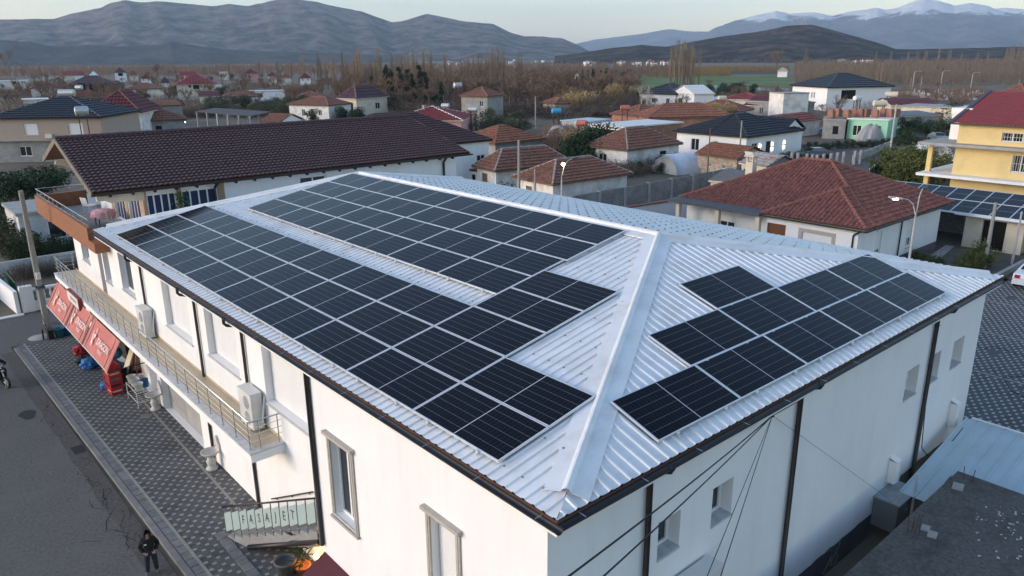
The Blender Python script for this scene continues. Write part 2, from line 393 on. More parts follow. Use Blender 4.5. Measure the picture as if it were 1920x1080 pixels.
# fields and yards beyond
def sheet(name, pts, mt, z):
    m = MB(); m.poly([tuple(at(*p)[:2])+(z,) for p in pts]); return struct(name, m, mt)
sheet('field', [(1180,166),(1195,143),(1475,141),(1500,160),(1480,176),(1300,172)], GRASS, .01)
sheet('field', [(1195,142),(1210,127),(1660,127),(1680,140)], STRAW, .012)
sheet('field', [(640,128),(700,118),(1240,118),(1260,136),(900,136)], STRAW, .014)
sheet('field', [(1170,140),(1190,132),(1470,132),(1480,139)], mat('dark_hedge_field',(.05,.04,.03),.95,.3,.05), .016)
sheet('field', [(1230,200),(1250,176),(1470,172),(1480,190)], mat('rough_grass',(.075,.08,.04),.95,.3,.2), .018)
sheet('yard_ground', [(1500,300),(1560,262),(1760,262),(1800,290),(1760,345),(1560,330)], DIRT, .01)
sheet('yard_ground', [(640,215),(760,206),(900,206),(960,225),(900,245),(700,240)], DIRT, .012)
sheet('country_road', [(1310,172),(1340,160),(1362,158),(1365,163),(1480,166),(1480,170),(1345,170)], CONC, .03)
sheet('back_lane', [(1460,330),(1500,300),(1520,278),(1545,274),(1530,300),(1640,305),(1640,335)], ASPH, .02)

# ------------------------------------------------------------------ mountains
def lerp(pts, x):
    if x <= pts[0][0]: return pts[0][1]
    for (a, b), (c, d) in zip(pts, pts[1:]):
        if x <= c: return b+(d-b)*(x-a)/(c-a)
    return pts[-1][1]
def mountain(name, sky_pts, D, depth, mt, seed, n=240, rows=34, rough=1.0, spur=22.0):
    m = MB(); x0, x1 = sky_pts[0][0], sky_pts[-1][0]; grid = []
    for i in range(n+1):
        x = x0+(x1-x0)*i/n; y = lerp(sky_pts, x)
        y += 0.9*rough*(1.6*noise.fractal(Vector((x*.022, seed, 0)), .8, 2.1, 6))
        c = atd(x, y, D); hz = max(c.z, 8.0); dr = Vector((c.x-CAM.x, c.y-CAM.y)).normalized()
        col = []
        for k in range(rows+1):
            t = k/rows                                # 0 = foot, 1 = crest
            q = Vector((x/1920*spur, t*1.6, seed))
            rd = noise.fractal(q*2.2, .9, 2.1, 4)
            rg = 1-abs(noise.noise(Vector((x/1920*spur*1.1+t*.7, t*.5, seed+4))))*1.6
            e = t**1.1*(1+(.05*rd+.22*(rg-.5))*(1-t)*2.0*min(1,t*5))
            d = D-depth*(1-t)*(1+.25*noise.noise(Vector((x/1920*spur, seed+9, 0)))*(1-t))
            xy = Vector((CAM.x, CAM.y))+dr*d
            col.append((xy.x, xy.y, -6+(hz+6)*e if k else -6))
        for bk in (.35, 1.0):
            xy = Vector((CAM.x, CAM.y))+dr*(D+depth*.7*bk); col.append((xy.x, xy.y, hz*(1-bk)-6*bk))
        grid.append(col)
    nr = len(grid[0])
    for col in grid: m.v.extend(col)
    for i in range(n):
        for k in range(nr-1):
            a = i*nr+k; m.f.append((a, a+nr, a+nr+1, a+1))
    o = struct(name, m, mt); o.data.shade_smooth(); return o
def rockmat(name, c1, c2, sc, snow=None):
    m = bpy.data.materials.new(name); m.use_nodes = True; n = m.node_tree.nodes; l = m.node_tree.links; b = n['Principled BSDF']; b.inputs['Roughness'].default_value = 1; b.inputs['Specular IOR Level'].default_value = .1
    tc = n.new('ShaderNodeTexCoord'); nz = n.new('ShaderNodeTexNoise'); nz.inputs['Scale'].default_value = sc; nz.inputs['Detail'].default_value = 10; nz.inputs['Roughness'].default_value = .68; l.new(tc.outputs['Object'], nz.inputs['Vector'])
    rp = n.new('ShaderNodeValToRGB'); rp.color_ramp.elements[0].position = .45; rp.color_ramp.elements[1].position = .66; rp.color_ramp.elements[0].color = (*c1,1); rp.color_ramp.elements[1].color = (*c2,1)
    out = rp.outputs[0]; hsrc = nz.outputs[0]
    sp = n.new('ShaderNodeSeparateXYZ'); l.new(tc.outputs['Object'], sp.inputs[0])
    crest_glow = n.new('ShaderNodeMath'); crest_glow.operation = 'MULTIPLY_ADD'; crest_glow.inputs[1].default_value = .00032; l.new(sp.outputs[2], crest_glow.inputs[0]); l.new(nz.outputs[0], crest_glow.inputs[2]); l.new(crest_glow.outputs[0], rp.inputs[0])  # lifts crests towards the paler warm tone, evening glow put into colour
    if snow:
        z0, z1 = snow
        mr = n.new('ShaderNodeMapRange'); mr.inputs[1].default_value = z0; mr.inputs[2].default_value = z1; l.new(sp.outputs[2], mr.inputs[0])
        ad = n.new('ShaderNodeMath'); ad.operation = 'ADD'; l.new(mr.outputs[0], ad.inputs[0]); l.new(nz.outputs[0], ad.inputs[1])
        r2 = n.new('ShaderNodeValToRGB'); r2.color_ramp.elements[0].position = .92; r2.color_ramp.elements[1].position = 1.0; l.new(ad.outputs[0], r2.inputs[0])
        mx = n.new('ShaderNodeMix'); mx.data_type = 'RGBA'; l.new(r2.outputs[0], mx.inputs[0]); l.new(out, mx.inputs[6]); mx.inputs[7].default_value = (.8,.78,.78,1); out = mx.outputs[2]
    l.new(out, b.inputs['Base Color'])
    bp = n.new('ShaderNodeBump'); bp.inputs['Strength'].default_value = 1.0; bp.inputs['Distance'].default_value = 60 if not snow else 200; l.new(hsrc, bp.inputs['Height']); l.new(bp.outputs[0], b.inputs['Normal'])
    return m
ROCK1 = rockmat('scrub_and_limestone', (.034,.036,.034), (.215,.17,.15), .009)
ROCK2 = rockmat('dark_scrub_hill', (.026,.024,.022), (.14,.105,.085), .016)
ROCK3 = rockmat('foothill_scrub', (.04,.042,.04), (.09,.085,.075), .006)
SNOWY = rockmat('far_rock_and_snow', (.06,.06,.06), (.16,.15,.14), .0024, (290,660))
mountain('mountain', [(-700,70),(-300,55),(-120,40),(0,37),(60,36),(100,36),(135,25),(190,14),(205,6),(232,0),(262,5),(290,2),(322,4),(365,8),(398,12),(430,7),(466,12),(505,2),(545,-3),(585,2),(640,14),(680,22),(735,42),(765,37),(800,26),(822,30),(870,40),(925,45),(958,62),(982,68),(1020,68),(1055,72),(1085,85),(1112,100),(1135,106)], 5600, 1500, ROCK1, 3.1, n=420, rows=46)
mountain('foothill', [(-300,90),(-60,84),(0,75),(60,80),(110,88),(160,84),(215,87),(300,84),(318,76),(345,82),(420,92),(560,99),(760,104)], 3500, 520, ROCK3, 8.3, rough=.6)
mountain('hill', [(1040,106),(1100,97),(1150,89),(1205,84),(1250,88),(1300,78),(1345,70),(1395,63),(1440,56),(1478,48),(1520,46),(1553,53),(1595,66),(1640,78),(1680,92),(1730,92),(1800,90),(1920,88),(2100,84),(2300,92)], 2300, 640, ROCK2, 5.7, n=260, rough=.7)
mountain('snowy_mountain', [(1280,92),(1310,70),(1340,52),(1380,37),(1415,28),(1455,21),(1480,26),(1500,24),(1530,22),(1560,29),(1600,20),(1645,15),(1660,19),(1690,13),(1715,2),(1735,-3),(1765,2),(1790,12),(1820,5),(1850,10),(1880,22),(1905,26),(1960,14),(2050,24),(2200,10),(2500,50)], 11000, 2600, SNOWY, 11.3, n=360, rough=1.4)
mountain('far_snowy_mountain', [(1000,98),(1080,82),(1130,72),(1175,67),(1220,60),(1260,55),(1290,58),(1330,60),(1420,40),(1520,30),(1640,30),(1760,30),(1850,18),(1885,14),(1920,18),(2100,26),(2400,60)], 13000, 1500, SNOWY, 15.9, n=240, rough=1.2)
# masts on the hill
for k, (x, y0, y1) in enumerate([(1489,50,33),(1503,48,32),(1514,47,36)]):
    m = MB(); p = atd(x, y0+1.5, 2296); q = atd(x, y1, 2296); m.tube([p, q], [1.6,.7], 5)
    m.bar(p*.35+q*.65-rt*3, p*.35+q*.65+rt*3, 1.0)
    single('radio_mast', m, POLE_C, ['leftmost thin radio mast on the dark hilltop','middle radio mast on the dark hilltop','shortest radio mast on the dark hilltop, the rightmost'][k], 'mast', 'radio masts on the dark hill')
# the air
hz = MB(); hz.box((-3500,-2500,-8),(14800,14800,1120)); hb = hz.mesh('haze')
ho = bpy.data.objects.new('haze', hb); COL.objects.link(ho); ho['kind'] = 'stuff'
hm = bpy.data.materials.new('evening_haze'); hm.use_nodes = True; hn = hm.node_tree.nodes; hn.clear()
pvn = hn.new('ShaderNodeVolumePrincipled'); pvn.inputs['Color'].default_value = (.62,.80,1.0,1); pvn.inputs['Density'].default_value = 6.2e-5; pvn.inputs['Anisotropy'].default_value = .1
ou = hn.new('ShaderNodeOutputMaterial'); hm.node_tree.links.new(pvn.outputs[0], ou.inputs['Volume']); hb.materials.append(hm)
# ------------------------------------------------------------------ walls with openings, windows, roofs
def wall(mb, P, ux, L, z0, z1, ops, nin, depth=.18):
    P = Vector(P); ux = Vector(ux); nin = Vector(nin)
    us = sorted({0, L, *[o[0] for o in ops], *[o[1] for o in ops]}); zs = sorted({z0, z1, *[o[2] for o in ops], *[o[3] for o in ops]})
    us = [u for u in us if 0 <= u <= L]; zs = [z for z in zs if z0 <= z <= z1]
    pt = lambda u, z, d=0: P+ux*u+nin*d+Vector((0,0,z))
    for a, b in zip(us, us[1:]):
        for c, d in zip(zs, zs[1:]):
            um, zm = (a+b)/2, (c+d)/2
            if any(o[0] < um < o[1] and o[2] < zm < o[3] for o in ops): continue
            mb.poly([pt(a,c), pt(b,c), pt(b,d), pt(a,d)])
    for o in ops:
        a, b, c, d = o[:4]; dd = o[4] if len(o) > 4 and isinstance(o[4], float) else depth
        mb.poly([pt(a,c), pt(a,d), pt(a,d,dd), pt(a,c,dd)]); mb.poly([pt(b,c), pt(b,c,dd), pt(b,d,dd), pt(b,d)])
        mb.poly([pt(a,c), pt(a,c,dd), pt(b,c,dd), pt(b,c)]); mb.poly([pt(a,d), pt(b,d), pt(b,d,dd), pt(a,d,dd)])
def window(par, P, ux, nin, a, b, c, d, dep=.18, kind='w', sill=True, mull=1, frame=None, name=None):
    P = Vector(P); ux = Vector(ux); nin = Vector(nin); pt = lambda u, z, q: P+ux*u+nin*q+Vector((0,0,z)); Z = Vector((0,0,1))
    def rect(mb, u0, u1, w0, w1, q0, q1): mb.obox(pt((u0+u1)/2,(w0+w1)/2,(q0+q1)/2), ux*((u1-u0)/2), nin*((q1-q0)/2), Z*((w1-w0)/2))
    fw_ = min(.07, (b-a)*.09)
    f = MB()
    if kind == 'w':
        for u in [a+fw_/2]+[a+(b-a)*k/(mull+1) for k in range(1, mull+1)]+[b-fw_/2]: rect(f, u-fw_/2, u+fw_/2, c, d, dep-.05, dep+.02)
        rect(f, a, b, c, c+fw_, dep-.052, dep+.02); rect(f, a, b, d-fw_, d, dep-.052, dep+.02)
        o = part(name or 'window', f, frame or FRAME_W, par)
        g_ = MB(); rect(g_, a, b, c, d, dep-.01, dep+.03); part('pane', g_, GLASS, o)
    elif kind == 's':
        n = mull+1
        for k in range(n):
            u0 = a+(b-a)*k/n+.012; u1 = a+(b-a)*(k+1)/n-.012
            rect(f, u0, u1, c+.01, d, dep-.03, dep+.03)
        o = part(name or 'roller_shutter', f, SHUT, par)
        s_ = MB(); zz = c+.05
        while zz < d-.03:
            rect(s_, a+.03, b-.03, zz, zz+.042, dep-.038, dep-.03); zz += .055
        part('slat_ribs', s_, SHUT, o)
        g_ = MB()
        for k in range(1, n): rect(g_, a+(b-a)*k/n-.012, a+(b-a)*k/n+.012, c, d, dep-.01, dep+.02)
        rect(g_, a-.0, a+.012, c, d, dep-.01, dep+.02); part('guide', g_, INK, o)
    else:
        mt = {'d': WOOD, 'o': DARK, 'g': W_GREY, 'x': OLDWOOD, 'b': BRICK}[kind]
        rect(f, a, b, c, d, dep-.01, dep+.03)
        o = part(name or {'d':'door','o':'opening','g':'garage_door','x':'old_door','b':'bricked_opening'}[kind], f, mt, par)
        if kind in 'dx':
            h_ = MB(); rect(h_, b-.14, b-.10, (c+d)/2-.06, (c+d)/2+.06, dep-.05, dep-.01); part('handle', h_, STEEL, o)
            h_ = MB()
            for q in (0, 1):
                rect(h_, a+.10, b-.18, c+.15+q*(d-c)*.5, c+(d-c)*(.42+q*.48), dep-.03, dep-.01)
            part('door_panel', h_, mt, o)
    if sill and kind in 'ws':
        s_ = MB(); rect(s_, a-.06, b+.06, c-.06, c-.004, -.05, dep-.055); part('sill', s_, MARB, o)
    return o
def roof_plane(mb, e0, e1, r0, r1, pitch=.25, row=.36, amp=.03, step=.035, seg=5, style='tile'):
    e0, e1, r0, r1 = map(Vector, (e0, e1, r0, r1)); U = e1-e0; L = U.length; U /= L
    mid = (r0+r1)/2; sv_ = mid-e0; sv_ -= U*sv_.dot(U); S = sv_.length; sv_ /= S; n = U.cross(sv_)
    if n.z < 0: n = -n
    a = (r0-e0).dot(U); b = (r1-e0).dot(U)
    def smax(u):
        if u < a: return S*u/max(a,1e-6)
        if u > b: return S*(L-u)/max(L-b,1e-6)
        return S
    cols = max(2, int(round(L/pitch))); us = []; hs = []
    if style == 'rib':
        for c in range(cols):
            for q, h in ((0,0),(.60,0),(.68,1),(.88,1),(.96,0)): us.append((c+q)/cols*L); hs.append(h*amp)
        us.append(L); hs.append(0)
    else:
        for c in range(cols*seg+1):
            us.append(c/(cols*seg)*L); t = (c % seg)/seg; hs.append(amp*(math.sin(math.pi*t) if style == 'tile' else math.sin(math.pi*2*t)*.5+.5))
    ex = sorted({x for x in (a, b) if 0 < x < L})
    for x in ex:
        k = next(i for i, u in enumerate(us) if u >= x)
        if us[k] != x: us.insert(k, x); hs.insert(k, 0)
    rows = 1 if style == 'rib' else max(1, int(round(S/row)))
    pos = lambda i, s, st: tuple(e0+U*us[i]+sv_*s+n*(hs[i]+st))
    sm = [max(0, smax(u)) for u in us]; N = len(us)
    for j in range(rows):
        s0, s1 = S*j/rows, S*(j+1)/rows
        ids = {}
        for i in range(N):
            lo = min(s0, sm[i]); hi = min(s1, sm[i]); base = len(mb.v); st = step if style != 'rib' else 0
            f = (hi-s0)/(s1-s0) if s1 > s0 else 0
            if style != 'rib': mb.v.append(pos(i, lo, 0))
            mb.v.append(pos(i, lo, st)); mb.v.append(pos(i, hi, st*(1-max(0,f)))); ids[i] = base
        for i in range(N-1):
            if sm[i] <= s0 and sm[i+1] <= s0: continue
            a_, b_ = ids[i], ids[i+1]
            if style == 'rib': mb.f.append((a_, b_, b_+1, a_+1))
            else: mb.f.append((a_+1, b_+1, b_+2, a_+2)); mb.f.append((a_, b_, b_+1, a_+1))
def house(label, A, B, h, depth, roof='hip', rise=1.6, ov=.45, wm=W_OLD, rm=T_OLD, ops=(), name='house', cat='house', pitch=None, cap=CAPR, z0=0., chimney=None, axis='f', group=None, base=None, debug=False, side_m=None):
    a = at(*A, h) if len(A) == 2 else Vector(A); b = at(*B, h) if len(B) == 2 else Vector(B)
    da, db = math.hypot(a.x-CAM.x,a.y-CAM.y), math.hypot(b.x-CAM.x,b.y-CAM.y)
    if len(A) == 2 and (da+db)/2 > 235:             # far eaves: level, square to the view
        dm = min(620, (da+db)/2)
        a, b = atd(A[0], A[1], dm), atd(B[0], B[1], dm); a.z = b.z = h
    if len(A) == 2 and da > 300 and h > 4.5: h *= .8; a.z = b.z = h
    ux = (b-a); ux.z = 0; Lr = ux.length; ux /= Lr; nin = Vector((-ux.y, ux.x, 0))
    mid = (a+b)/2
    if (mid-CAM).dot(nin) < 0: nin = -nin
    dist = math.hypot(mid.x-CAM.x, mid.y-CAM.y)
    if debug: print('HOUSE', label[:40], 'L %.1f dist %.0f' % (Lr, dist), tuple(round(t,1) for t in mid))
    W = depth+2*ov; L = Lr-2*ov
    o = thing(name, label, cat, (mid+nin*depth/2+nin*ov)[:2]+(z0,) if False else ((mid+nin*W/2).x, (mid+nin*W/2).y, z0), 0, group)
    P0 = Vector((a.x,a.y,0))+ux*ov+nin*ov; wt = h-.05
    C = [P0, P0+ux*L, P0+ux*L+nin*depth, P0+nin*depth]
    sides = {'f': (C[0], ux, L, nin), 'r': (C[1], nin, depth, -ux), 'b': (C[2], -ux, L, -nin), 'l': (C[3], -nin, depth, ux)}
    wmb = MB(); oplist = {k: [] for k in sides}; smb = MB()
    for q in ops:
        s_, kind, u0, u1, c, d = q[:6]; Ls = sides[s_][2]
        if u1 <= 1.0: u0, u1 = u0*Ls, u1*Ls
        oplist[s_].append((u0, u1, z0+c, z0+d, kind))
    for k, (P, u_, l_, n_) in sides.items():
        tgt = smb if (side_m and k in side_m[0]) else wmb
        wall(tgt, P, u_, l_, z0, wt, [q[:4] for q in oplist[k]], n_, .16)
    wp = part('wall', wmb, wm, o)
    if side_m: part('wall', smb, side_m[1], o)
    for k, (P, u_, l_, n_) in sides.items():
        for (u0, u1, c, d, kind) in oplist[k]:
            window(o, P, u_, n_, u0, u1, c, d, .12, kind, dist < 140, 1 if (u1-u0) < 2.4 else 2)
    if base:
        m = MB(); m.extrude([q+Vector((0,0,z0)) for q in [C[0]-nin*.03-ux*.03, C[1]-nin*.03+ux*.03, C[2]+nin*.03+ux*.03, C[3]+nin*.03-ux*.03]], (0,0,base[0])); part('plinth', m, base[1], o)
    E = [Vector((a.x,a.y,h)), Vector((b.x,b.y,h)), Vector((b.x,b.y,h))+nin*W, Vector((a.x,a.y,h))+nin*W]
    pt_ = pitch or max(.24, dist/260); rw = max(.36, dist/170); amp = min(.09, .055*pt_/.24); stp = min(.11, .075*rw/.36)
    rmb = MB(); caps = []
    zz = Vector((0,0,rise))
    if roof == 'hip':
        rr = min(W, Lr)/2
        if Lr >= W: r0 = (E[0]+E[3])/2+ux*rr+zz; r1 = (E[1]+E[2])/2-ux*rr+zz
        else: r0 = (E[0]+E[1])/2+nin*rr+zz; r1 = (E[3]+E[2])/2-nin*rr+zz
        if Lr >= W: pl = [(0,1,r0,r1),(1,2,r1,r1),(2,3,r1,r0),(3,0,r0,r0)]
        else: pl = [(0,1,r0,r0),(1,2,r0,r1),(2,3,r1,r1),(3,0,r1,r0)]
        for i, j, p, q in pl: roof_plane(rmb, E[i], E[j], p, q, pt_, rw, amp, stp, 4)
        caps = [(r0, r1)]+([(E[0],r0),(E[3],r0),(E[1],r1),(E[2],r1)] if Lr >= W else [(E[0],r0),(E[1],r0),(E[2],r1),(E[3],r1)])
    elif roof == 'gable':
        if axis == 'f':
            r0 = (E[0]+E[3])/2+zz; r1 = (E[1]+E[2])/2+zz
            roof_plane(rmb, E[0], E[1], r0, r1, pt_, rw, amp, stp, 4); roof_plane(rmb, E[2], E[3], r1, r0, pt_, rw, amp, stp, 4)
            gm = MB()
            gw = (W/2-ov)/(W/2)
            for Q, n_, ex in ((0, ux, 1), (1, -ux, -1)):
                p = C[Q]; q = C[3-Q] if Q == 0 else C[2]
                gm.poly([p+Vector((0,0,wt)), q+Vector((0,0,wt)), (p+q)/2+Vector((0,0,h+rise-.12-ov*rise/(W/2)*.2))])
            part('gable', gm, side_m[1] if side_m else wm, o)
        else:
            r0 = (E[0]+E[1])/2+zz; r1 = (E[3]+E[2])/2+zz
            roof_plane(rmb, E[1], E[2], r0, r1, pt_, rw, amp, stp, 4); roof_plane(rmb, E[3], E[0], r1, r0, pt_, rw, amp, stp, 4)
            gm = MB()
            for p, q in ((C[0],C[1]),(C[3],C[2])): gm.poly([p+Vector((0,0,wt)), q+Vector((0,0,wt)), (p+q)/2+Vector((0,0,h+rise-.15))])
            part('gable', gm, wm, o)
        caps = [(r0, r1)]
    elif roof == 'shed':
        roof_plane(rmb, E[0], E[1], E[3]+zz, E[2]+zz, pt_, rw, amp, stp, 4)
        gm = MB(); gm.poly([C[0]+Vector((0,0,wt)), C[3]+Vector((0,0,wt)), C[3]+Vector((0,0,h+rise-.1))]); gm.poly([C[1]+Vector((0,0,wt)), C[2]+Vector((0,0,wt)), C[2]+Vector((0,0,h+rise-.1))]); gm.poly([C[3]+Vector((0,0,wt)), C[2]+Vector((0,0,wt)), C[2]+Vector((0,0,h+rise-.1)), C[3]+Vector((0,0,h+rise-.1))])
        part('gable', gm, wm, o)
    else:
        rmb.extrude([e-Vector((0,0,.05)) for e in E], (0,0,.22 if rise < .1 else rise))
    rf = part('roof', rmb, rm, o)
    if roof != 'flat':
        fm = MB(); t = .14
        prs = [(0,1),(1,2),(2,3),(3,0)] if roof == 'hip' else ([(0,1),(2,3)] if axis == 'f' else [(1,2),(3,0)])
        if roof == 'shed': prs = [(0,1)]
        for i, j in prs: fm.bar(E[i]-Vector((0,0,.075)), E[j]-Vector((0,0,.075)), .05, t)
        fm.poly([e-Vector((0,0,.10)) for e in E])
        part('eaves', fm, side_m[1] if False else OLDWOOD if rm in (T_OLD, T_ORANGE) else GUT if rm in (T_BLACK, T_BROWN) else W_CREAM, o)
    if caps and cap:
        cm = MB()
        for p, q in caps:
            if (p-q).length < .05: continue
            cm.tube([p+Vector((0,0,.03)), q+Vector((0,0,.03))], min(.22, max(.11, dist/900)), 6)
        part('ridge_cap', cm, cap, rf)
    if chimney:
        u, v_, hh = chimney; p = E[0]+(E[1]-E[0])*u+(E[3]-E[0])*v_
        m = MB(); m.box((p.x-.28,p.y-.28,h-.2),(p.x+.28,p.y+.28,h+hh)); m.box((p.x-.36,p.y-.36,h+hh),(p.x+.36,p.y+.36,h+hh+.12)); part('chimney', m, RENDER_GR, rf)
    o['_'] = 0; del o['_']
    return o, E, C, ux, nin

# ------------------------------------------------------------------ the white building with the solar roof
ZE = 7.0; TA = math.tan(.1916); TB = math.tan(.3462)
X0, X1, Y0, Y1 = .24, 21.1, -.60, 28.7
RY0, RY1, RX = 5.63, 23.1, 10.55
DROP = .125
def zf(x): return ZE-DROP+TA*x
def zr(y): return ZE-DROP+TB*y
wb = thing('white_building', 'large white two-storey building with a white corrugated hip roof full of solar panels', 'building', (10.6, 14, 0))
zc = zf(X0)
E_ = [V(X0,Y0,zc), V(X1,Y0,zc), V(X1,Y1,zc), V(X0,Y1,zc)]; RA = V(RX,RY0,zf(RX)); RB = V(RX,RY1,zf(RX))
roofs = []
for k, (e0, e1, r0, r1, pt_) in enumerate([(E_[3],E_[0],RB,RA,.25),(E_[0],E_[1],RA,RA,.27),(E_[1],E_[2],RA,RB,.25),(E_[2],E_[3],RB,RB,.27)]):
    m = MB(); roof_plane(m, e0, e1, r0, r1, pt_, 1, .032, 0, 5, 'rib'); o = part('roof_sheet', m, SHEET, wb); roofs.append(o)
m = MB()                                            # backing under the ribs and soffit
m.poly([e-Vector((0,0,.06)) for e in (E_[3],E_[0],RA,RB)]); m.poly([e-Vector((0,0,.06)) for e in (E_[0],E_[1],RA)]); m.poly([e-Vector((0,0,.06)) for e in (E_[1],E_[2],RB,RA)]); m.poly([e-Vector((0,0,.06)) for e in (E_[2],E_[3],RB)])
part('roof_lining', m, RUST, wb)
m = MB(); m.box((X0+.02,Y0+.02,zc-.34),(X1-.02,Y1-.02,zc-.10)); part('eaves_box', m, W_WHITE, wb)
def capstrip(p, q, wd, n1, n2, up_):               # hip or ridge flashing: two flanges and a rounded bead
    p = Vector(p); q = Vector(q); d = (q-p).normalized(); m = MB()
    prof = [(-wd, .0), (-wd*.22, .0)]+[(-wd*.22*math.cos(t), .075*math.sin(t)) for t in np.linspace(0.2, math.pi-.2, 7)]+[(wd*.22, .0), (wd, .0)]
    L = (q-p).length; k = max(1, int(L/2.2)); a1 = (n1-d*n1.dot(d)).normalized(); a2 = (n2-d*n2.dot(d)).normalized()
    zv = Vector((0,0,1)); zv = (zv-d*zv.dot(d)).normalized()
    for s_ in range(k):
        lift = .052+.004*(s_ % 2)
        pa = p+d*(L*s_/k-(.06 if s_ else 0)); pb = p+d*(L*(s_+1)/k)
        rows = []
        for base in (pa, pb):
            rows.append([base+(a1 if u < 0 else a2)*abs(u)+zv*(lift+h) for u, h in prof])
        for i in range(len(prof)-1): m.poly([rows[0][i], rows[0][i+1], rows[1][i+1], rows[1][i]])
        for r_ in rows:
            for i in (0, -1): pass
        m.poly([rows[0][0], rows[1][0], rows[1][0]-zv*.03, rows[0][0]-zv*.03]); m.poly([rows[0][-1], rows[1][-1], rows[1][-1]-zv*.03, rows[0][-1]-zv*.03])
    return m
dF = V(-1,0,-TA); dR = V(0,-1,-TB); dB = V(1,0,-TA); dK = V(0,1,-TB)   # down-slope directions
# across each hip the flanges lie in the two slopes
def inslope(hipdir, normal):
    return hipdir.normalized().cross(normal).normalized()
nF = V(-TA,0,1).normalized(); nR = V(0,-TB,1).normalized(); nB = V(TA,0,1).normalized(); nK = V(0,TB,1).normalized()
def flange(hd, n, toward):
    v_ = inslope(hd, n); return v_ if v_.dot(toward) > 0 else -v_
for p, q, na, ta, nb, tb_ in [(E_[0],RA,nF,V(-1,1,0),nR,V(1,-1,0)), (E_[1],RA,nR,V(-1,-1,0),nB,V(1,1,0)), (E_[3],RB,nK,V(1,1,0),nF,V(-1,-1,0)), (E_[2],RB,nB,V(1,-1,0),nK,V(-1,1,0))]:
    hd = Vector(q)-Vector(p); part('hip_flashing', capstrip(Vector(p)+hd*.052, q, .41, flange(hd,na,ta), flange(hd,nb,tb_), None), SHEET, wb)
part('ridge_flashing', capstrip(RA, RB, .46, V(-1,0,-TA), V(1,0,-TA), None), SHEET, wb)
# screws
m = MB()
def screw(x, y, z, n, r=.028): m.lathe((x, y, z), [(r,0),(r,.012),(r*.5,.012),(r*.45,.03),(0,.03)], 6)
SCREW = mat('grey_screw_cap', (.22,.23,.24), .5, .1, 5)
for s_ in np.arange(.35, 10.4, 1.0):
    y = Y0+.2
    while y < Y1-.3:
        lim = min((y-Y0), (Y1-y))*(RX-X0)/(RY0-Y0)
        if s_ < lim-.5:
            screw(X0+s_+.02*math.sin(y*9), y, zf(X0+s_)+.042, nF)
            if (X1-s_) > RX+.5: screw(X1-s_, y, zf(2*RX-(X1-s_))+.045, nB, .05)
        y += .5
for s_ in np.arange(.3, 6, .95):
    for x in np.arange(X0+.3, X1-.3, .54):
        if s_ < min(x-X0, X1-x)*(RY0-Y0)/(RX-X0)-.3: screw(x, Y0+s_, zr(Y0+s_)+.042, nR)
part('roof_screws', m, SCREW, wb, stuff=True)
m = MB()
m.box((X0-.012,Y0-.01,zc-.05),(X0+.002,Y1,zc-.012)); m.box((X0,Y0-.022,zc-.055),(X1,Y0-.008,zc-.015)); part('sheet_edge', m, RUST, wb)
# gutters: open half-round channels
def gutter(p, q, out, r=.085):
    p = Vector(p); q = Vector(q); out = Vector(out); m = MB(); Z = Vector((0,0,1)); prof = []
    for t in np.linspace(0, math.pi, 9): prof.append((-math.cos(t)*r, -math.sin(t)*r))
    inn = [(a*.9, b*.9) for a, b in prof[::-1]]
    ring = prof+inn
    for base in (p, q): m.v.extend([tuple(base+out*a+Z*b) for a, b in ring])
    n = len(ring)
    for i in range(n): j = (i+1) % n; m.f.append((i, j, n+j, n+i))
    m.f.append(tuple(range(n))); m.f.append(tuple(range(2*n-1, n-1, -1)))
    d = (q-p).normalized(); L = (q-p).length
    return m
gz = zc-.06
for p, q, out in [((X0-.095,Y0-.17,gz),(X0-.095,Y1+.1,gz),(-1,0,0)), ((X0-.01,Y0-.095,gz-.004),(X1+.1,Y0-.095,gz-.004),(0,-1,0)), ((X1+.095,Y0-.17,gz),(X1+.095,Y1+.1,gz),(1,0,0))]:
    g_ = part('gutter', gutter(p, q, out), GUT, wb)
    m = MB(); p = Vector(p); q = Vector(q); L = (q-p).length; d = (q-p)/L
    for s_ in np.arange(.5, L, 1.6):
        c = p+d*s_; m.bar(c+Vector(out)*-.08+V(0,0,.012), c+Vector(out)*.086+V(0,0,.004), .014, .005)
    part('gutter_brackets', m, ACG, g_, stuff=True)
XA, YA, XB = .40, -.22, .66
YS = 8.50                                            # where the front steps back
# outer walls
fa = MB()
opsA = [(YS-7.56,YS-6.54,2.95,5.10,'w'), (YS-3.27,YS-2.37,2.95,5.06,'s')]
wall(fa, (XA,YS,0), (0,-1,0), YS-YA, 0, zc-.30, [q[:4] for q in opsA], (1,0,0), .22)
fa.poly([(XA,YS,0),(XB,YS,0),(XB,YS,zc-.3),(XA,YS,zc-.3)])
YE = 35.6
opsB = [('s',18.2,21.05,4.40,6.34),('s',13.95,16.6,4.52,6.34),('s',9.25,12.0,4.40,6.34),('w',25.0,26.9,4.52,6.25),('w',28.65,29.75,4.30,5.85),('d',29.95,30.7,3.52,5.85),('w',32.5,34.0,4.50,5.80)]
opsB2 = [('o',26.0,34.8,.13,3.05),('g',18.6,23.2,.13,2.9)]
YM = 28.3
wall(fa, (XB,YM,0), (0,-1,0), YM-YS, 0, zc-.30, [(YM-min(q[2],YM),YM-q[1],q[3],q[4]) for q in opsB+opsB2 if q[1] < YM], (1,0,0), .30)
wall(fa, (XB,YE,0), (0,-1,0), YE-YM, 0, 5.99, [(YE-q[2],YE-max(q[1],YM),q[3],q[4]) for q in opsB+opsB2 if q[2] > YM], (1,0,0), .30)
opsR = [(5.28-XA,6.05-XA,4.30,5.22),(3.44-XA,4.16-XA,4.36,5.22),(15.05-XA,15.95-XA,4.15,5.10),(16.70-XA,17.6-XA,4.15,5.10),(18.62-XA,19.58-XA,4.15,5.10)]
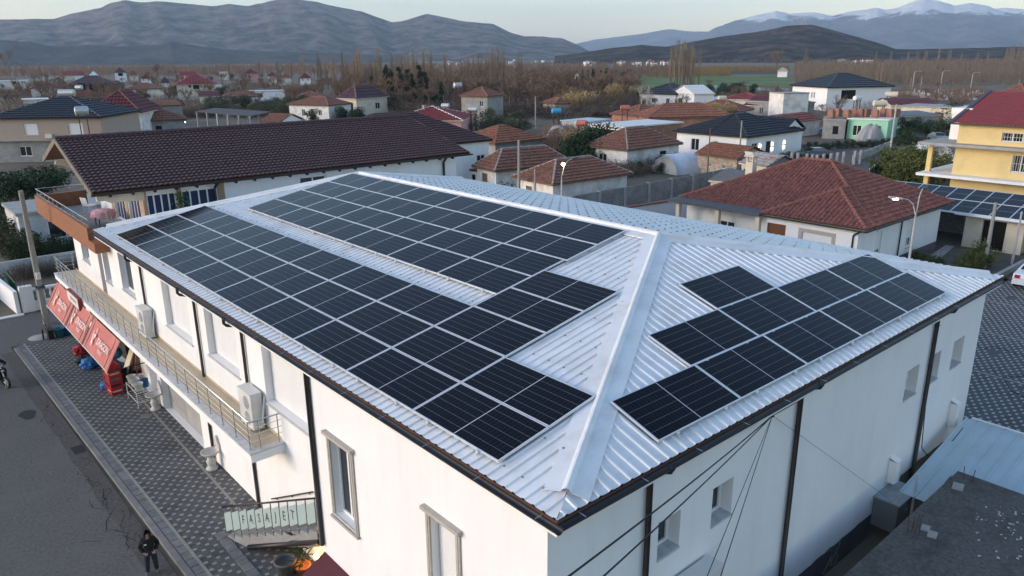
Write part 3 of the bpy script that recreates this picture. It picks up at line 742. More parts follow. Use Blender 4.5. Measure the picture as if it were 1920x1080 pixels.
wall(fa, (XA,YA,0), (1,0,0), 20.95-XA, -1, zc-.30, opsR, (0,1,0), .36)
fa.poly([(20.95,YA,0),(20.95,28.4,0),(20.95,28.4,zc-.3),(20.95,YA,zc-.3)]); fa.poly([(XB,YE,0),(2.6,YE,0),(2.6,YE,5.99),(XB,YE,5.99)])
part('wall', fa, W_WHITE, wb)
m = MB()                                            # shop interior and back of the deep openings
m.box((1.2,25.8,.0),(6,34.9,3.1)); m2 = MB()
m2.poly([(4.5,25.9,.12),(4.5,34.9,.12),(4.5,34.9,3.1),(4.5,25.9,3.1)]); m2.poly([(.96,25.9,3.08),(4.5,25.9,3.08),(4.5,34.9,3.08),(.96,34.9,3.08)]); m2.poly([(.96,25.9,.125),(4.5,25.9,.125),(4.5,34.9,.125),(.96,34.9,.125)])
m2.poly([(.96,25.92,.12),(4.5,25.92,.12),(4.5,25.92,3.1),(.96,25.92,3.1)]); m2.poly([(.96,34.88,.12),(4.5,34.88,.12),(4.5,34.88,3.1),(.96,34.88,3.1)])
part('shop_interior', m2, mat('shop_interior_wall',(.16,.15,.14),.9,.3,1), wb)
for q in opsA:
    o = window(wb, (XA,YS,0), (0,-1,0), (1,0,0), q[0], q[1], q[2], q[3], .22, q[4], True, 1 if q[4] == 'w' else 0)
    u0, u1, c, d = q[:4]; tm = MB(); ya, yb = YS-u1, YS-u0
    for yy in (ya-.14, yb+.0):
        for k in range(3): tm.box((XA-.045-.012*(k % 2),yy+.002+k*.046,c-.08),(XA+.02,yy+.046+k*.046,d))
    tm.box((XA-.07,ya-.16,d+.002),(XA+.02,yb+.16,d+.07)); tm.box((XA-.13,ya-.20,d+.07),(XA+.02,yb+.20,d+.15)); tm.box((XA-.09,ya-.17,c-.15),(XA+.02,yb+.17,c-.082))
    part('stone_surround', tm, TRIM, o)
for q in opsB:
    window(wb, (XB,YE,0), (0,-1,0), (1,0,0), YE-q[2], YE-q[1], q[3], q[4], .27, q[0], True, 1)
window(wb, (XB,YE,0), (0,-1,0), (1,0,0), YE-23.2, YE-18.6, .13, 2.9, .27, 'g', False, 1)
for k, q in enumerate(opsR):
    o = window(wb, (XA,YA,0), (1,0,0), (0,1,0), *q, .34, 'w', False, 0)
    m = MB(); m.box((XA+q[0],YA-.03,q[2]-.05),(XA+q[1],YA+.30,q[2]+.005)); part('sill', m, MARB, o)
# grey plinth with a ragged painted edge
m = MB(); xs = np.arange(7.6, 19.5, .25); zt = [.78+.05*noise.noise(Vector((x*2,0,0)))+.05*noise.noise(Vector((x*7,3,0))) for x in xs]
zt = [z+(1.0-.045*abs(x-17) if x > 15.8 else 0)*.55 for x, z in zip(xs, zt)]
for i in range(len(xs)-1): m.poly([(xs[i],YA-.006,-1),(xs[i+1],YA-.006,-1),(xs[i+1],YA-.006,zt[i+1]),(xs[i],YA-.006,zt[i])])
part('plinth', m, PLINTH, wb)
# downpipes
def downpipe(pts, r=.055): m = MB(); m.tube(pts, r, 10); return part('downpipe', m, GUT, wb, smooth=True)
xp = XB-.07; gx = X0-.095
for y in (23.45, 17.36, 13.3):
    downpipe([(gx,y,gz-.05),(gx,y,gz-.24),(gx+.06,y-.02,gz-.31),(xp-.06,y-.05,gz-.40),(xp,y-.07,gz-.48),(xp,y-.07,3.50)], .048)
downpipe([(XA-.07,8.44,gz-.06),(XA-.07,8.44,1.55)], .065)
for x in (3.0, 8.55, 16.6):
    downpipe([(x+.12,Y0-.095,gz-.07),(x+.12,Y0-.06,gz-.16),(x+.05,YA-.16,gz-.24),(x,YA-.08,gz-.34),(x,YA-.08,-.6)], .062)
for y in (13.55, 17.45, 23.9): downpipe([(XB-.06,y,3.15),(XB-.06,y,.12)], .05)
# rear pocket of the pit beside the plinth is the ground itself

# ------------------------------------------------------------------ balcony
bal = thing('balcony', 'long white balcony with beige tiles and steel railing above the shops', 'balcony', (.1, 23, 3.2))
BX = -.36; BY0, BY1 = 11.0, 36.3; BZ = 3.47
m = MB(); m.box((BX,BY0,BZ-.30),(XB-.002,BY1,BZ-.045)); part('slab', m, W_WHITE, bal)
m = MB(); m.box((BX+.22,BY0+.2,BZ-.043),(XB-.002,BY1-.02,BZ)); part('floor_tiles', m, TILEFL, bal)
m = MB(); m.box((BX-.03,BY0-.03,BZ-.042),(BX+.218,BY1,BZ+.012)); m.box((BX+.22,BY0-.03,BZ-.042),(XB-.002,BY0+.198,BZ+.012)); part('marble_edge', m, MARB, bal)
m = MB(); m.box((XB-.015,BY0+.2,BZ+.002),(XB-.003,BY1,BZ+.09)); part('skirting', m, TILEFL, bal)
m = MB(); m.box((BX+.3,24.5,BZ-.50),(BX+.5,25.1,BZ-.302)); 
rx = BX+.09; rl = MB()
for z in (.30,.50,.70): rl.tube([(XB-.01,BY0+.09,BZ+z),(rx,BY0+.09,BZ+z),(rx,BY1-.05,BZ+z),(XB-.01,BY1-.05,BZ+z)], .010, 6)
part('railing_wires', rl, STEEL, bal)
hr = MB(); hr.tube([(XB-.01,BY0+.09,BZ+.90),(rx+.1,BY0+.09,BZ+.90),(rx,BY0+.19,BZ+.90),(rx,BY1-.05,BZ+.90),(XB-.01,BY1-.05,BZ+.90)], .024, 8); part('handrail', hr, STEEL, bal, smooth=True)
for y in list(np.arange(BY0+.22, BY1, 1.02)):
    m = MB(); m.tube([(rx,y,BZ+.01),(rx,y,BZ+.89)], .017, 6); m.lathe((rx,y,BZ+.012), [(.045,0),(.045,.012),(.02,.02)], 8); part('baluster', m, STEEL, bal)
for x in (XB-.12, rx+.25): m = MB(); m.tube([(x,BY0+.09,BZ+.01),(x,BY0+.09,BZ+.89)], .017, 6); part('baluster', m, STEEL, bal)
for x in (XB-.1,): m = MB(); m.tube([(x,BY1-.05,BZ+.01),(x,BY1-.05,BZ+.89)], .017, 6); part('baluster', m, STEEL, bal)

# ------------------------------------------------------------------ solar panels
PL, PW = 2.745, 1.276
def panel_mesh():
    fr = MB(); t = .024; h = .045; L2, W2 = PL/2, PW/2
    fr.box((-L2,-W2,-h),(L2,-W2+t,0)); fr.box((-L2,W2-t,-h),(L2,W2,0)); fr.box((-L2,-W2+t,-h),(-L2+t,W2-t,0)); fr.box((L2-t,-W2+t,-h),(L2,W2-t,0))
    f = fr.mesh('frame'); f.materials.append(ALU)
    gm = MB(); a, b_ = L2-t, W2-t; gm.poly([(-a,-b_,-.004),(a,-b_,-.004),(a,b_,-.004),(-a,b_,-.004)]); gm.poly([(-a,b_,-.03),(a,b_,-.03),(a,-b_,-.03),(-a,-b_,-.03)])
    g_ = gm.mesh('glass'); g_.materials.append(PV); uv = g_.uv_layers.new(name='UVMap')
    for i, c in enumerate([(0,0),(1,0),(1,1),(0,1)]*2): uv.data[i].uv = c
    rm_ = MB()
    rm_.box((-.02,-W2-.09,-.09),(.02,W2-.05,-.047)); rm_.box((-.03,-W2-.05,-.05),(.03,-W2+.004,-.0))
    r_ = rm_.mesh('mounting_rail'); r_.materials.append(ALU)
    return f, g_, r_
PM = panel_mesh()
ORD = ['first','second','third','fourth','fifth','sixth','seventh','eighth','ninth']
npan = 0
def panel(center, xdir, ydir, label, group):
    o = bpy.data.objects.new('solar_panel', None); COL.objects.link(o)
    z = xdir.cross(ydir).normalized()
    o.matrix_world = Matrix(((xdir.x,ydir.x,z.x,center.x),(xdir.y,ydir.y,z.y,center.y),(xdir.z,ydir.z,z.z,center.z),(0,0,0,1)))
    o['label'] = label; o['category'] = 'solar panel'; o['group'] = group
    for nm, me, dx in zip(('frame','glass','mounting_rail','mounting_rail'), PM+(PM[2],), (0,0,-.8,.8)):
        k = bpy.data.objects.new(nm, me); COL.objects.link(k); k.parent = o; k.location = (dx,0,0)
PS = 1.2965; PU = 2.76; ca, sa = math.cos(.1916), math.sin(.1916); cb_, sb_ = math.cos(.3462), math.sin(.3462)
def front_panel(i, s, sh, label, grp):
    y = 1.203+(9-i)*PU-sh-PU/2; sm_ = s+PS/2
    panel(V(sm_*ca, y, ZE+sm_*sa), V(0,-1,0), V(ca,0,sa), label, grp)
rows_txt = ['in the front row by the street gutter', 'in the second row above the street gutter', 'in the third row above the street gutter']
for j, n in ((0,9),(1,9),(2,8)):
    for i in range(n):
        front_panel(i, .535+PS*j, 0, 'solar panel %s, %s from far left' % (rows_txt[j], ORD[i]), 'panels of the lower array')
for j in (3,4):
    front_panel(7, .535+PS*j, 0, 'lone solar panel stepping up beside the gap, %s of the two' % ('lower','upper')[j-3], 'panels of the lower array')
up_txt = ['in the bottom row of the upper array', 'in the second row of the upper array', 'in the third row of the upper array', 'in the top row along the ridge']
for j in range(4):
    for i in range(1, 7):
        front_panel(i, 5.23+PS*j, .096 if j > 1 else 0, 'solar panel %s, %s from far left' % (up_txt[j], ORD[i-1]), 'panels of the upper array')
def right_panel(i, j, sh, label):
    x = 3.196+PU*i-sh+PU/2; sm_ = -.311+PS*j+PS/2
    yy = sm_*cb_; kk = (RA.z-zc)/(RY0-Y0); an = math.atan(kk)
    panel(V(x, yy, zc+(yy-Y0)*kk+DROP), V(1,0,0), V(0,math.cos(an),math.sin(an)), label, 'panels on the right-hand hip')
for i in range(5): right_panel(i, 0, 0, 'solar panel on the right hip slope, bottom row, %s from the near corner' % ORD[i])
for i in range(1,5): right_panel(i, 1, .134, 'solar panel on the right hip slope, upper row, %s from the left' % ORD[i-1])
right_panel(2, 2, .134, 'lone solar panel at the top of the right hip slope')
# ------------------------------------------------------------------ lettering
def text_mesh(s, size, ext=.004, bold=0.0):
    c = bpy.data.curves.new('t', 'FONT'); c.body = s; c.size = size; c.extrude = ext; c.align_x = 'CENTER'; c.align_y = 'CENTER'; c.offset = bold; c.resolution_u = 3
    o = bpy.data.objects.new('t', c); COL.objects.link(o); dg = bpy.context.evaluated_depsgraph_get()
    me = bpy.data.meshes.new_from_object(o.evaluated_get(dg)); bpy.data.objects.remove(o); return me
def lettering(s, size, pos, xd, yd, mt, parent, name='lettering', ext=.004, bold=0., sx=1.):
    me = text_mesh(s, size, ext, bold); xd = Vector(xd).normalized(); yd = Vector(yd).normalized(); zd = xd.cross(yd); off = wloc(parent); pos = Vector(pos)
    for v in me.vertices: p = v.co.copy(); v.co = pos+xd*p.x*sx+yd*p.y+zd*p.z-off
    me.materials.clear(); me.materials.append(mt)
    o = bpy.data.objects.new(name, me); COL.objects.link(o); o.parent = parent; return o

# ------------------------------------------------------------------ stair with lettered glass
st = thing('outdoor_stair', 'grey outdoor stair with green glass balustrade reading FASAJET', 'stair', (-.1, 10.6, 0))
A_, B_ = V(-.80,12.62,.02), V(.36,8.72,1.74); NS = 11
STG = mat('stair_granite', (.30,.29,.275), .8, .15, 5)
for k in range(NS):
    p = A_.lerp(B_, k/NS); q = A_.lerp(B_, (k+1)/NS); z = .12+p.z+.05
    m = MB(); m.extrude([(p.x,p.y,z-.15),(q.x,q.y,z-.15),(XB-.004,q.y,z-.15),(XB-.004,p.y,z-.15)], (0,0,.15)); part('tread', m, STG, st)
m = MB(); dz = V(0,0,.16); m.extrude([A_-V(.015,.0,.0), B_-V(.015,0,0), B_-V(.015,0,.42), A_.lerp(B_,.22)-V(.015,0,.30)], (.05,0,0)); part('stringer', m, STG, st)
m = MB(); m.tube([B_+V(-.03,-.1,-.20), A_.lerp(B_,.27)+V(-.06,0,-.28)], .075, 8); part('edge_pipe', m, GUT, st, smooth=True)
letters = '  FASAJET  '
dirp = (B_-A_); dh = V(dirp.x,dirp.y,0).normalized()
for k in range(NS):
    p = A_.lerp(B_, (k+.06)/NS); q = A_.lerp(B_, (k+.94)/NS); m = MB()
    m.extrude([p+V(0,0,.30), q+V(0,0,.36), q+V(0,0,.98), p+V(0,0,.92)], V(dh.y,-dh.x,0)*.012); gp = part('glass_panel', m, GLASSG, st)
    if letters[k] != ' ':
        c = (p+q)/2+V(0,0,.64); nrm = V(-abs(dh.y),0,0); out = V(dh.y,-dh.x,0); out = out if out.x < 0 else -out
        lettering(letters[k], .42, c+out*.016, dh, (0,0,1), INK, gp, 'letter', .002, .0, .62)
for k in range(NS+1):
    p = A_.lerp(B_, k/NS); m = MB(); m.tube([p+V(0,0,.05), p+V(0,0,1.10)], .018, 6); m.box((p.x-.03,p.y-.03,p.z+.14),(p.x+.03,p.y+.03,p.z+.2)); part('post', m, STEEL, st)
m = MB(); m.tube([A_+V(0,.1,1.10), B_+V(0,-.05,1.12)], .03, 8); part('handrail', m, GUT, st, smooth=True)
m = MB(); m.tube([(XB-.07,12.35,.98),(XB-.07,9.3,2.66)], .022, 6)
for t in (.12,.5,.9): m.bar((XB-.07,12.35-3.05*t,.96+1.68*t),(XB,12.35-3.05*t,.90+1.68*t),.02)
part('wall_handrail', m, GUT, st)
m = MB(); m.extrude([(XA-.01,8.46,1.28),(XA-.01,5.2,1.28),(-.85,5.2,.55),(-.85,8.46,.55)], (0,0,.02)); m.extrude([(-.85,8.46,.55),(-.85,5.2,.55),(-.85,5.2,.32),(-.85,8.46,.32)], (.01,0,0))
aw = single('door_awning', m, MAROON, 'small maroon canvas awning at the foot of the near white wall', 'awning')
# lit lamp, pots
lm = thing('wall_lamp', 'small lit amber lamp glowing beside the stair', 'lamp', (.58,9.3,.35))
m = MB(); m.lathe((.52,9.3,.62), [(.0,-.09),(.06,-.06),(.085,0),(.06,.06),(0,.09)], 10); part('bulb', m, LAMPY, lm, smooth=True)
m = MB(); m.box((.50,9.22,.28),(.64,9.38,.42)); m.tube([(.55,9.3,.4),(.52,9.3,.55)], .015, 6); part('bracket', m, BLACKP, lm)
pl = bpy.data.lights.new('lamp_light', 'POINT'); pl.energy = 9; pl.color = (1,.55,.12); pl.shadow_soft_size = .08
plo = bpy.data.objects.new('lamp_light', pl); COL.objects.link(plo); plo.location = (.36,9.35,.66); plo.parent = lm; plo.location = (-.22,.05,.31)
def pot(x, y, r, h, mt, name, label, z=.0):
    m = MB(); m.lathe((x,y,z), [(0,0),(r*.72,0),(r*.95,h*.9),(r*1.06,h*.9),(r*1.06,h),(r*.9,h),(r*.85,h*.82),(0,h*.80)], 16); return m
single('planter', pot(-.22,9.75,.30,.62,mat('grey_planter',(.10,.105,.11),.8,.15,3),'',''), bpy.data.materials['grey_planter'], 'empty grey planter in the shadow under the stair', 'planter', smooth=True)
pp = thing('potted_palm', 'thin potted plant in a terracotta pot beside the amber lamp', 'potted plant', (.18,9.55,0))
part('pot', pot(.18,9.55,.23,.36,CAPR,'',''), mat('terracotta',(.30,.11,.07),.85,.15,4), pp, smooth=True)
m = MB()
for k in range(46):
    a = R.uniform(0,6.28); l = R.uniform(.25,.55); b_ = V(.18,9.55,R.uniform(.4,1.3)); d = V(math.cos(a),math.sin(a),R.uniform(-.2,.7)); q = b_+d*l; s = d.cross(V(0,0,1)).normalized()*.03
    m.poly([b_-s*.4, b_+d*l*.5-s, q, b_+d*l*.5+s])
m.tube([(.18,9.55,.3),(.2,9.55,.9),(.17,9.57,1.35)], [.02,.015,.008], 5); part('foliage', m, LEAF, pp)

# ------------------------------------------------------------------ air conditioners
def ac(loc, rz, label, group='outdoor air conditioning units', two=True):
    o = thing('air_conditioner', label, 'air conditioner', loc, rz, group); h = 1.18 if two else .62
    m = MB(); m.box((-.17,-.46,.05),(.17,.46,h)); part('casing', m, ACW, o, local=True)
    m = MB(); m.box((-.19,-.47,h),(.18,.47,h+.03)); part('lid', m, ACW, o, local=True)
    for z in ([.36,.86] if two else [.34]):
        m = MB()
        n = 20; c = V(-.175,-.10,z)
        for r0, r1 in ((.20,.225),(.13,.14),(.06,.075)):
            for k in range(n):
                t0, t1 = 2*math.pi*k/n, 2*math.pi*(k+1)/n
                m.poly([c+V(0,r0*math.cos(t0),r0*math.sin(t0)), c+V(0,r1*math.cos(t0),r1*math.sin(t0)), c+V(0,r1*math.cos(t1),r1*math.sin(t1)), c+V(0,r0*math.cos(t1),r0*math.sin(t1))])
        for k in range(12): t = 2*math.pi*k/12; m.bar(c+V(-.004,.05*math.cos(t),.05*math.sin(t)), c+V(-.004,.22*math.cos(t),.22*math.sin(t)), .01)
        g_ = part('fan_grille', m, ACW, o, local=True)
        m = MB(); m.lathe((0,0,0), [(0,0),(.205,0),(.205,.004),(0,.004)], 20); mm = m.mesh('fan'); mm.materials.append(ACG)
        for v in mm.vertices: x, y, zz = v.co; v.co = (-.172-zz, -.10+y, z+x)
        k = bpy.data.objects.new('fan', mm); COL.objects.link(k); k.parent = g_
    for y in (-.33,.33): m = MB(); m.box((-.18,y-.03,0),(.2,y+.03,.05)); part('foot', m, BLACKP, o, local=True)
    m = MB(); m.tube([(.05,-.47,.25),(.1,-.56,.35),(.16,-.58,.8),(.22,-.54,1.05),(.24,-.5,1.1)] if two else [(.05,-.47,.2),(.1,-.52,.3),(.2,-.5,.35)], .028, 7); part('pipe', m, ACW, o, local=True, smooth=True)
    return o
ac((.40,23.0,BZ), 0, 'twin-fan air conditioner on the balcony further from the camera')
ac((.40,12.62,BZ), 0, 'twin-fan air conditioner at the near end of the balcony')
o = ac((4.45,YA-.28,2.98), math.radians(90), 'grey air conditioner on the right wall under the small windows', two=False)
o.scale = (1.15,1.5,1.1)

# ------------------------------------------------------------------ awnings of the shop
DR = [(31.62,35.75,'farthest'),(28.35,31.45,'middle'),(24.1,28.2,'nearest')]
for y0, y1, w_ in DR:
    aw = thing('shop_awning', 'faded red shop awning with pale winged DRAGON logo, the %s of three' % w_, 'awning', (-.7,(y0+y1)/2,1.9), 0, 'red awnings of the shop')
    tp = [V(-.40,y1,3.12), V(-.40,y0,3.12)]; bt = [V(-1.06,y0-.02,1.98), V(-1.06,y1,1.98)]
    m = MB(); nseg = 10                              # slightly sagging cloth
    for i in range(nseg):
        for j in range(6):
            def pt_(i_, j_):
                u, v_ = i_/nseg, j_/6; p = tp[0].lerp(tp[1], u).lerp(bt[1].lerp(bt[0], u), v_); s = math.sin(math.pi*u)*math.sin(math.pi*v_)*.05; return p+V(.6,0,-.5)*s
            m.poly([pt_(i,j), pt_(i+1,j), pt_(i+1,j+1), pt_(i,j+1)])
    cl = part('cloth', m, AWN, aw, smooth=True)
    for y in (y0+.06, y1-.06, y0+.5, y1-.4): m = MB(); m.tube([(-.41,y,3.10),(-1.07,y,1.97)], .013, 5); part('arm', m, GUT, aw)
    m = MB(); m.tube([(-1.07,y0-.05,1.97),(-1.07,y1+.03,1.97)], .022, 6); part('front_bar', m, ALU, aw)
    dn = V(-.66,0,-1.14).normalized(); nr = V(-1.14,0,.66).normalized(); c = V(-.74,(y0+y1)/2,2.53)-nr*.045
    lettering('DRAGON', .40, c+V(0,-.52,0)+nr*.085, (0,-1,0), -dn, LETW, cl, 'lettering', .002, .006)
    lettering('PAINT', .24, c+V(0,-.48,0)+dn*.30+nr*.085, (0,-1,0), -dn, LETW, cl, 'lettering', .002, .0)
    m = MB(); sc = (y1-y0)/4.1
    def L2(u, v_): return c+V(0,.98,0)+nr*.09+V(0,-1,0)*(u*.62)+dn*(-v_*.62)
    for poly in ([(-.35,.55),(-.28,.10),(-.12,-.25),(.0,-.62),(.12,-.25),(.05,.0),(-.08,-.1),(-.14,.15),(-.22,.30)], [(.05,.75),(.25,.62),(.38,.40),(.22,.42),(.14,.55)], [(.02,.30),(.10,.05),(.22,-.10),(.30,.15),(.42,.05),(.35,.32),(.20,.30)], [(.08,-.30),(.20,-.55),(.30,-.62),(.26,-.35),(.18,-.18)]):
        m.extrude([L2(*q) for q in poly], nr*.003)
    part('winged_emblem', m, LETW, cl)
m = MB()
for (x0, z0_, x1, z1_) in ((-1.07,1.97,XB,1.9),): m.tube([(x0,24.05,z0_),(x1,24.3,z1_)], .022, 6)
single('awning_strut', m, GUT, 'dark steel strut holding the open end of the nearest awning', 'strut')
sg = thing('shop_sign', 'small slanted white shop sign with red edge on the balcony front', 'sign', (-.45,31.4,2.9))
m = MB(); m.box((-.56,30.3,2.90),(-.40,32.55,3.50)); part('box', m, mat('sign_red_edge',(.22,.03,.025),.5,.1,3), sg)
m = MB(); m.box((-.572,30.36,2.96),(-.561,32.49,3.46)); f_ = part('face', m, WHITEP, sg)
lettering('DRAGON', .26, (-.575,31.3,3.22), (0,-1,0), (0,0,1), mat('faded_red_print',(.42,.12,.10),.7,.1,3), f_, 'lettering', .002)

# ------------------------------------------------------------------ shop goods on the pavement
def bag(c, r, h, mt, label, seed, cat='bag'):
    m = MB(); n, k = 20, 11; base = 0
    for j in range(k+1):
        t = j/k*math.pi
        for i in range(n):
            a = 2*math.pi*i/n; q = 1+.45*noise.noise(Vector((math.cos(a)*2.6+seed, math.sin(a)*2.6, j*.9)))+.2*noise.noise(Vector((math.cos(a)*6+seed, math.sin(a)*6, j*2)))
            m.v.append((c[0]+r*math.sin(t)**.7*math.cos(a)*q, c[1]+r*math.sin(t)**.7*math.sin(a)*q*1.1, c[2]+h*(1-math.cos(t))/2))
    for j in range(k):
        for i in range(n): i2 = (i+1) % n; m.f.append((j*n+i, j*n+i2, (j+1)*n+i2, (j+1)*n+i))
    m.tube([(c[0],c[1],c[2]+h*.95),(c[0]+.03,c[1],c[2]+h+.08)], [.03,.07], 6)
    return single('bag', m, mt, label, cat, 'plastic bags of goods')
bag((-.50,32.3,PZ), .32, .48, REDP, 'bulging red plastic bag under the middle awning', 1)
bag((-.75,30.75,PZ), .30, .42, BLACKP, 'black plastic bag beside the blue bags under the awning', 2)
bag((-.62,30.1,PZ), .36, .48, BLUEP, 'large crumpled blue bag at the awning edge', 3)
bag((.15,28.5,PZ), .34, .62, BLUEP, 'blue bag behind the red crates', 4)
bag((.45,29.6,PZ+.35), .30, .55, TEALP, 'teal bag hanging at the shop mouth behind the crates', 5)
bag((-.70,26.9,PZ), .20, .40, BLUEP, 'small blue bag left of the red crates', 6)
cols = ['lowest','second from the bottom','middle','second from the top','topmost']
for k in range(5):
    cr = thing('crate', 'red plastic crate in the stack by the nearest awning, %s' % cols[k], 'crate', (-.45,26.35,PZ+k*.27), .1, 'stacked red crates')
    m = MB(); m.box((-.24,-.34,.0),(.24,.34,.03))
    for s in (-1,1): m.box((s*.24-.01,-.34,.03),(s*.24+.01,.34,.11)); m.box((s*.24-.01,-.34,.20),(s*.24+.01,.34,.262)); m.box((-.24,s*.34-.01,.03),(.24,s*.34+.01,.11)); m.box((-.24,s*.34-.01,.20),(.24,s*.34+.01,.262))
    for sx in (-1,1):
        for sy in (-1,1): m.box((sx*.235-.02,sy*.335-.02,.03),(sx*.235+.02,sy*.335+.02,.262))
    part('shell', m, REDP, cr, local=True)
    m = MB(); m.box((-.20,-.30,.03),(.20,.30,.19)); part('load', m, [WHITEP,BLACKP,TEALP,W_CREAM,REDP][k], cr, local=True)
def bucket(x, y, z, r, h, mt, label, cat='bucket', tilt=0):
    m = MB(); m.lathe((x,y,z), [(0,.0),(r*.74,0),(r*.98,h*.96),(r*1.05,h*.96),(r*1.05,h),(r*.93,h),(r*.72,.03),(0,.03)], 16)
    m.tube([(x+r,y,z+h*.95),(x+r*.7,y-.1,z+h*.55),(x-r*.7,y-.1,z+h*.55),(x-r,y,z+h*.95)], .007, 4)
    return single('bucket', m, mt, label, cat, 'buckets and tubs of the shop', smooth=True)
bucket(-.70,35.95,.06,.26,.52,TEALP,'blue-green bucket by the concrete pole')
bucket(-.30,36.0,.06,.27,.5,BLUEP,'dark blue tub beside the blue-green bucket')
m = MB(); m.box((-1.25,35.75,.02),(-.98,36.3,.58)); m.box((-1.28,35.72,.58),(-.95,36.33,.62)); single('waste_bin', m, BLACKP, 'black square bin beside the blue-green bucket', 'bin')
m = MB(); m.tube([(-1.42+.06*math.cos(t),36.2+.30*math.cos(t),.32+.30*math.sin(t)) for t in np.linspace(0,6.1,18)], .028, 6); single('hose_coil', m, CABLE, 'black tyre-like hose hoop leaning by the pole', 'hose')
m = MB(); m.tube([(-1.15,35.9,.0),(-1.32,36.3,1.55)], .02, 6); m.tube([(-.95,36.4,.55),(-1.35,36.0,.95)], .018, 6); m.tube([(-.2,36.5,.6),(-.9,36.1,.9)],.018,6); single('wooden_poles', m, OLDWOOD, 'leaning broom handles over the black bin', 'poles')
m = MB(); m.lathe((.30,27.1,PZ), [(0,0),(.28,0),(.38,.55),(.40,.57),(.34,.57),(.26,.05),(0,.05)], 16); single('mortar_tub', m, BLACKP, 'large black mortar tub behind the red crates', 'tub', smooth=True)
ct = thing('display_rack', 'low steel rack holding white buckets before the shop', 'rack', (.15,24.5,PZ))
for x in (-.18,.46):
    for y in (23.85,25.35): m = MB(); m.tube([(x,y,PZ),(x,y,PZ+.72)], .016, 6); part('leg', m, ALU, ct)
m = MB()
for z in (PZ+.25,PZ+.70):
    m.tube([(-.18,23.85,z),(.46,23.85,z),(.46,25.35,z),(-.18,25.35,z),(-.18,23.85,z)], .014, 6)
    for y in np.arange(24.0,25.3,.22): m.tube([(-.18,y,z),(.46,y,z)], .008, 4)
part('shelf_grid', m, ALU, ct)
for k, (x, y, mt, t) in enumerate([(0,24.1,WHITEP,'white bucket at the near end of the rack'),(.02,24.65,WHITEP,'white bucket in the middle of the rack'),(.02,25.15,WHITEP,'white bucket at the far end of the rack'),(.32,24.35,BLUEP,'blue bucket at the back of the rack'),(.32,24.95,WHITEP,'white bucket at the back of the rack')]):
    bucket(x, y, PZ+.71, .19, .32, mt, t)
for k, (x, y, mt, t) in enumerate([(.75,26.3,REDP,'red canister at the shop mouth behind the rack'),(.9,26.9,REDP,'second red canister deeper in the shop mouth'),(1.1,25.99,WHITEP,'white canister at the shop mouth')]):
    m = MB(); m.box((x-.18,y-.14,PZ+.0),(x+.18,y+.14,PZ+.5)); m.lathe((x,y,PZ+.5), [(.07,0),(.07,.08),(0,.08)], 8); m.tube([(x-.12,y,PZ+.5),(x-.1,y,PZ+.57),(x+.1,y,PZ+.57),(x+.12,y,PZ+.5)], .018, 5); single('canister', m, mt, t, 'canister', 'canisters at the shop mouth')
BRM = [mat('broom_handle_%d' % k, c, .7, .1, 4) for k, c in enumerate([(.30,.17,.08),(.34,.05,.04),(.40,.30,.14)])]
for k in range(7):
    x, y = .75+.05*k, 26.3+.33*k; m = MB(); m.tube([(x-.35,y,PZ),(x+.15,y+.1,2.3+.1*math.sin(k))], .016, 6); m.obox((x-.36,y,PZ+.06), (.03,0,0), (0,.16,0), (0,0,.06))
    single('broom', m, BRM[k % 3], 'broom leaning in the shop mouth, %s from the near pillar' % ORD[k], 'broom', 'brooms in the shop mouth')
m = MB(); m.obox((.55,27.6,.9), (.30,.05,.62), (-.02,.22,.02), (.03,0,-.012)); single('ironing_board', m, W_CREAM, 'pale board leaning at the shop mouth above the canisters', 'board')
# pedestal wash basins
def basin(x, y, label):
    o = thing('pedestal_basin', label, 'basin', (x,y,PZ), 0, 'white stone basins on pedestals'); o.scale = (.82,.82,.82)
    W_ = mat('white_cast_stone', (.50,.48,.45), .8, .12, 6) if 'white_cast_stone' not in bpy.data.materials else bpy.data.materials['white_cast_stone']
    m = MB(); m.lathe((0,0,0), [(0,0),(.24,0),(.25,.06),(.19,.10),(.15,.18),(.19,.30),(.21,.40),(.15,.52),(.13,.60),(.18,.66),(0,.66)], 18); part('pedestal', m, W_, o, local=True, smooth=True)
    m = MB(); m.lathe((0,0,.66), [(.10,0),(.30,.06),(.38,.14),(.40,.20),(.37,.20),(.34,.15),(.20,.08),(0,.06)], 20); part('bowl', m, W_, o, local=True, smooth=True)
    m = MB(); m.extrude([(.30,-.3,.80),(.30,.3,.80),(.30,.27,1.1),(.30,.12,1.35),(.30,0,1.5),(.30,-.12,1.35),(.30,-.27,1.1)], (.08,0,0)); part('splash_back', m, W_, o, local=True)
    m = MB(); m.tube([(.30,0,1.02),(.18,0,1.04),(.16,0,.98)], .016, 6); part('tap', m, STEEL, o, local=True)
basin(.34, 23.35, 'white stone basin on a pedestal beside the rack of buckets')
basin(.34, 16.95, 'white stone basin on a pedestal under the near end of the balcony')
m = MB()
for y in np.arange(22.75,23.15,.09): m.box((-.32,y,PZ+.004),(-.02,y+.05,PZ+.02))
part('drain_grate', m, CHAN, pav)
m = MB(); m.box((.42,23.75,.12),(.655,24.1,3.16)); single('shop_pillar', m, W_WHITE, 'white pillar between the open shop and the shutter', 'pillar')

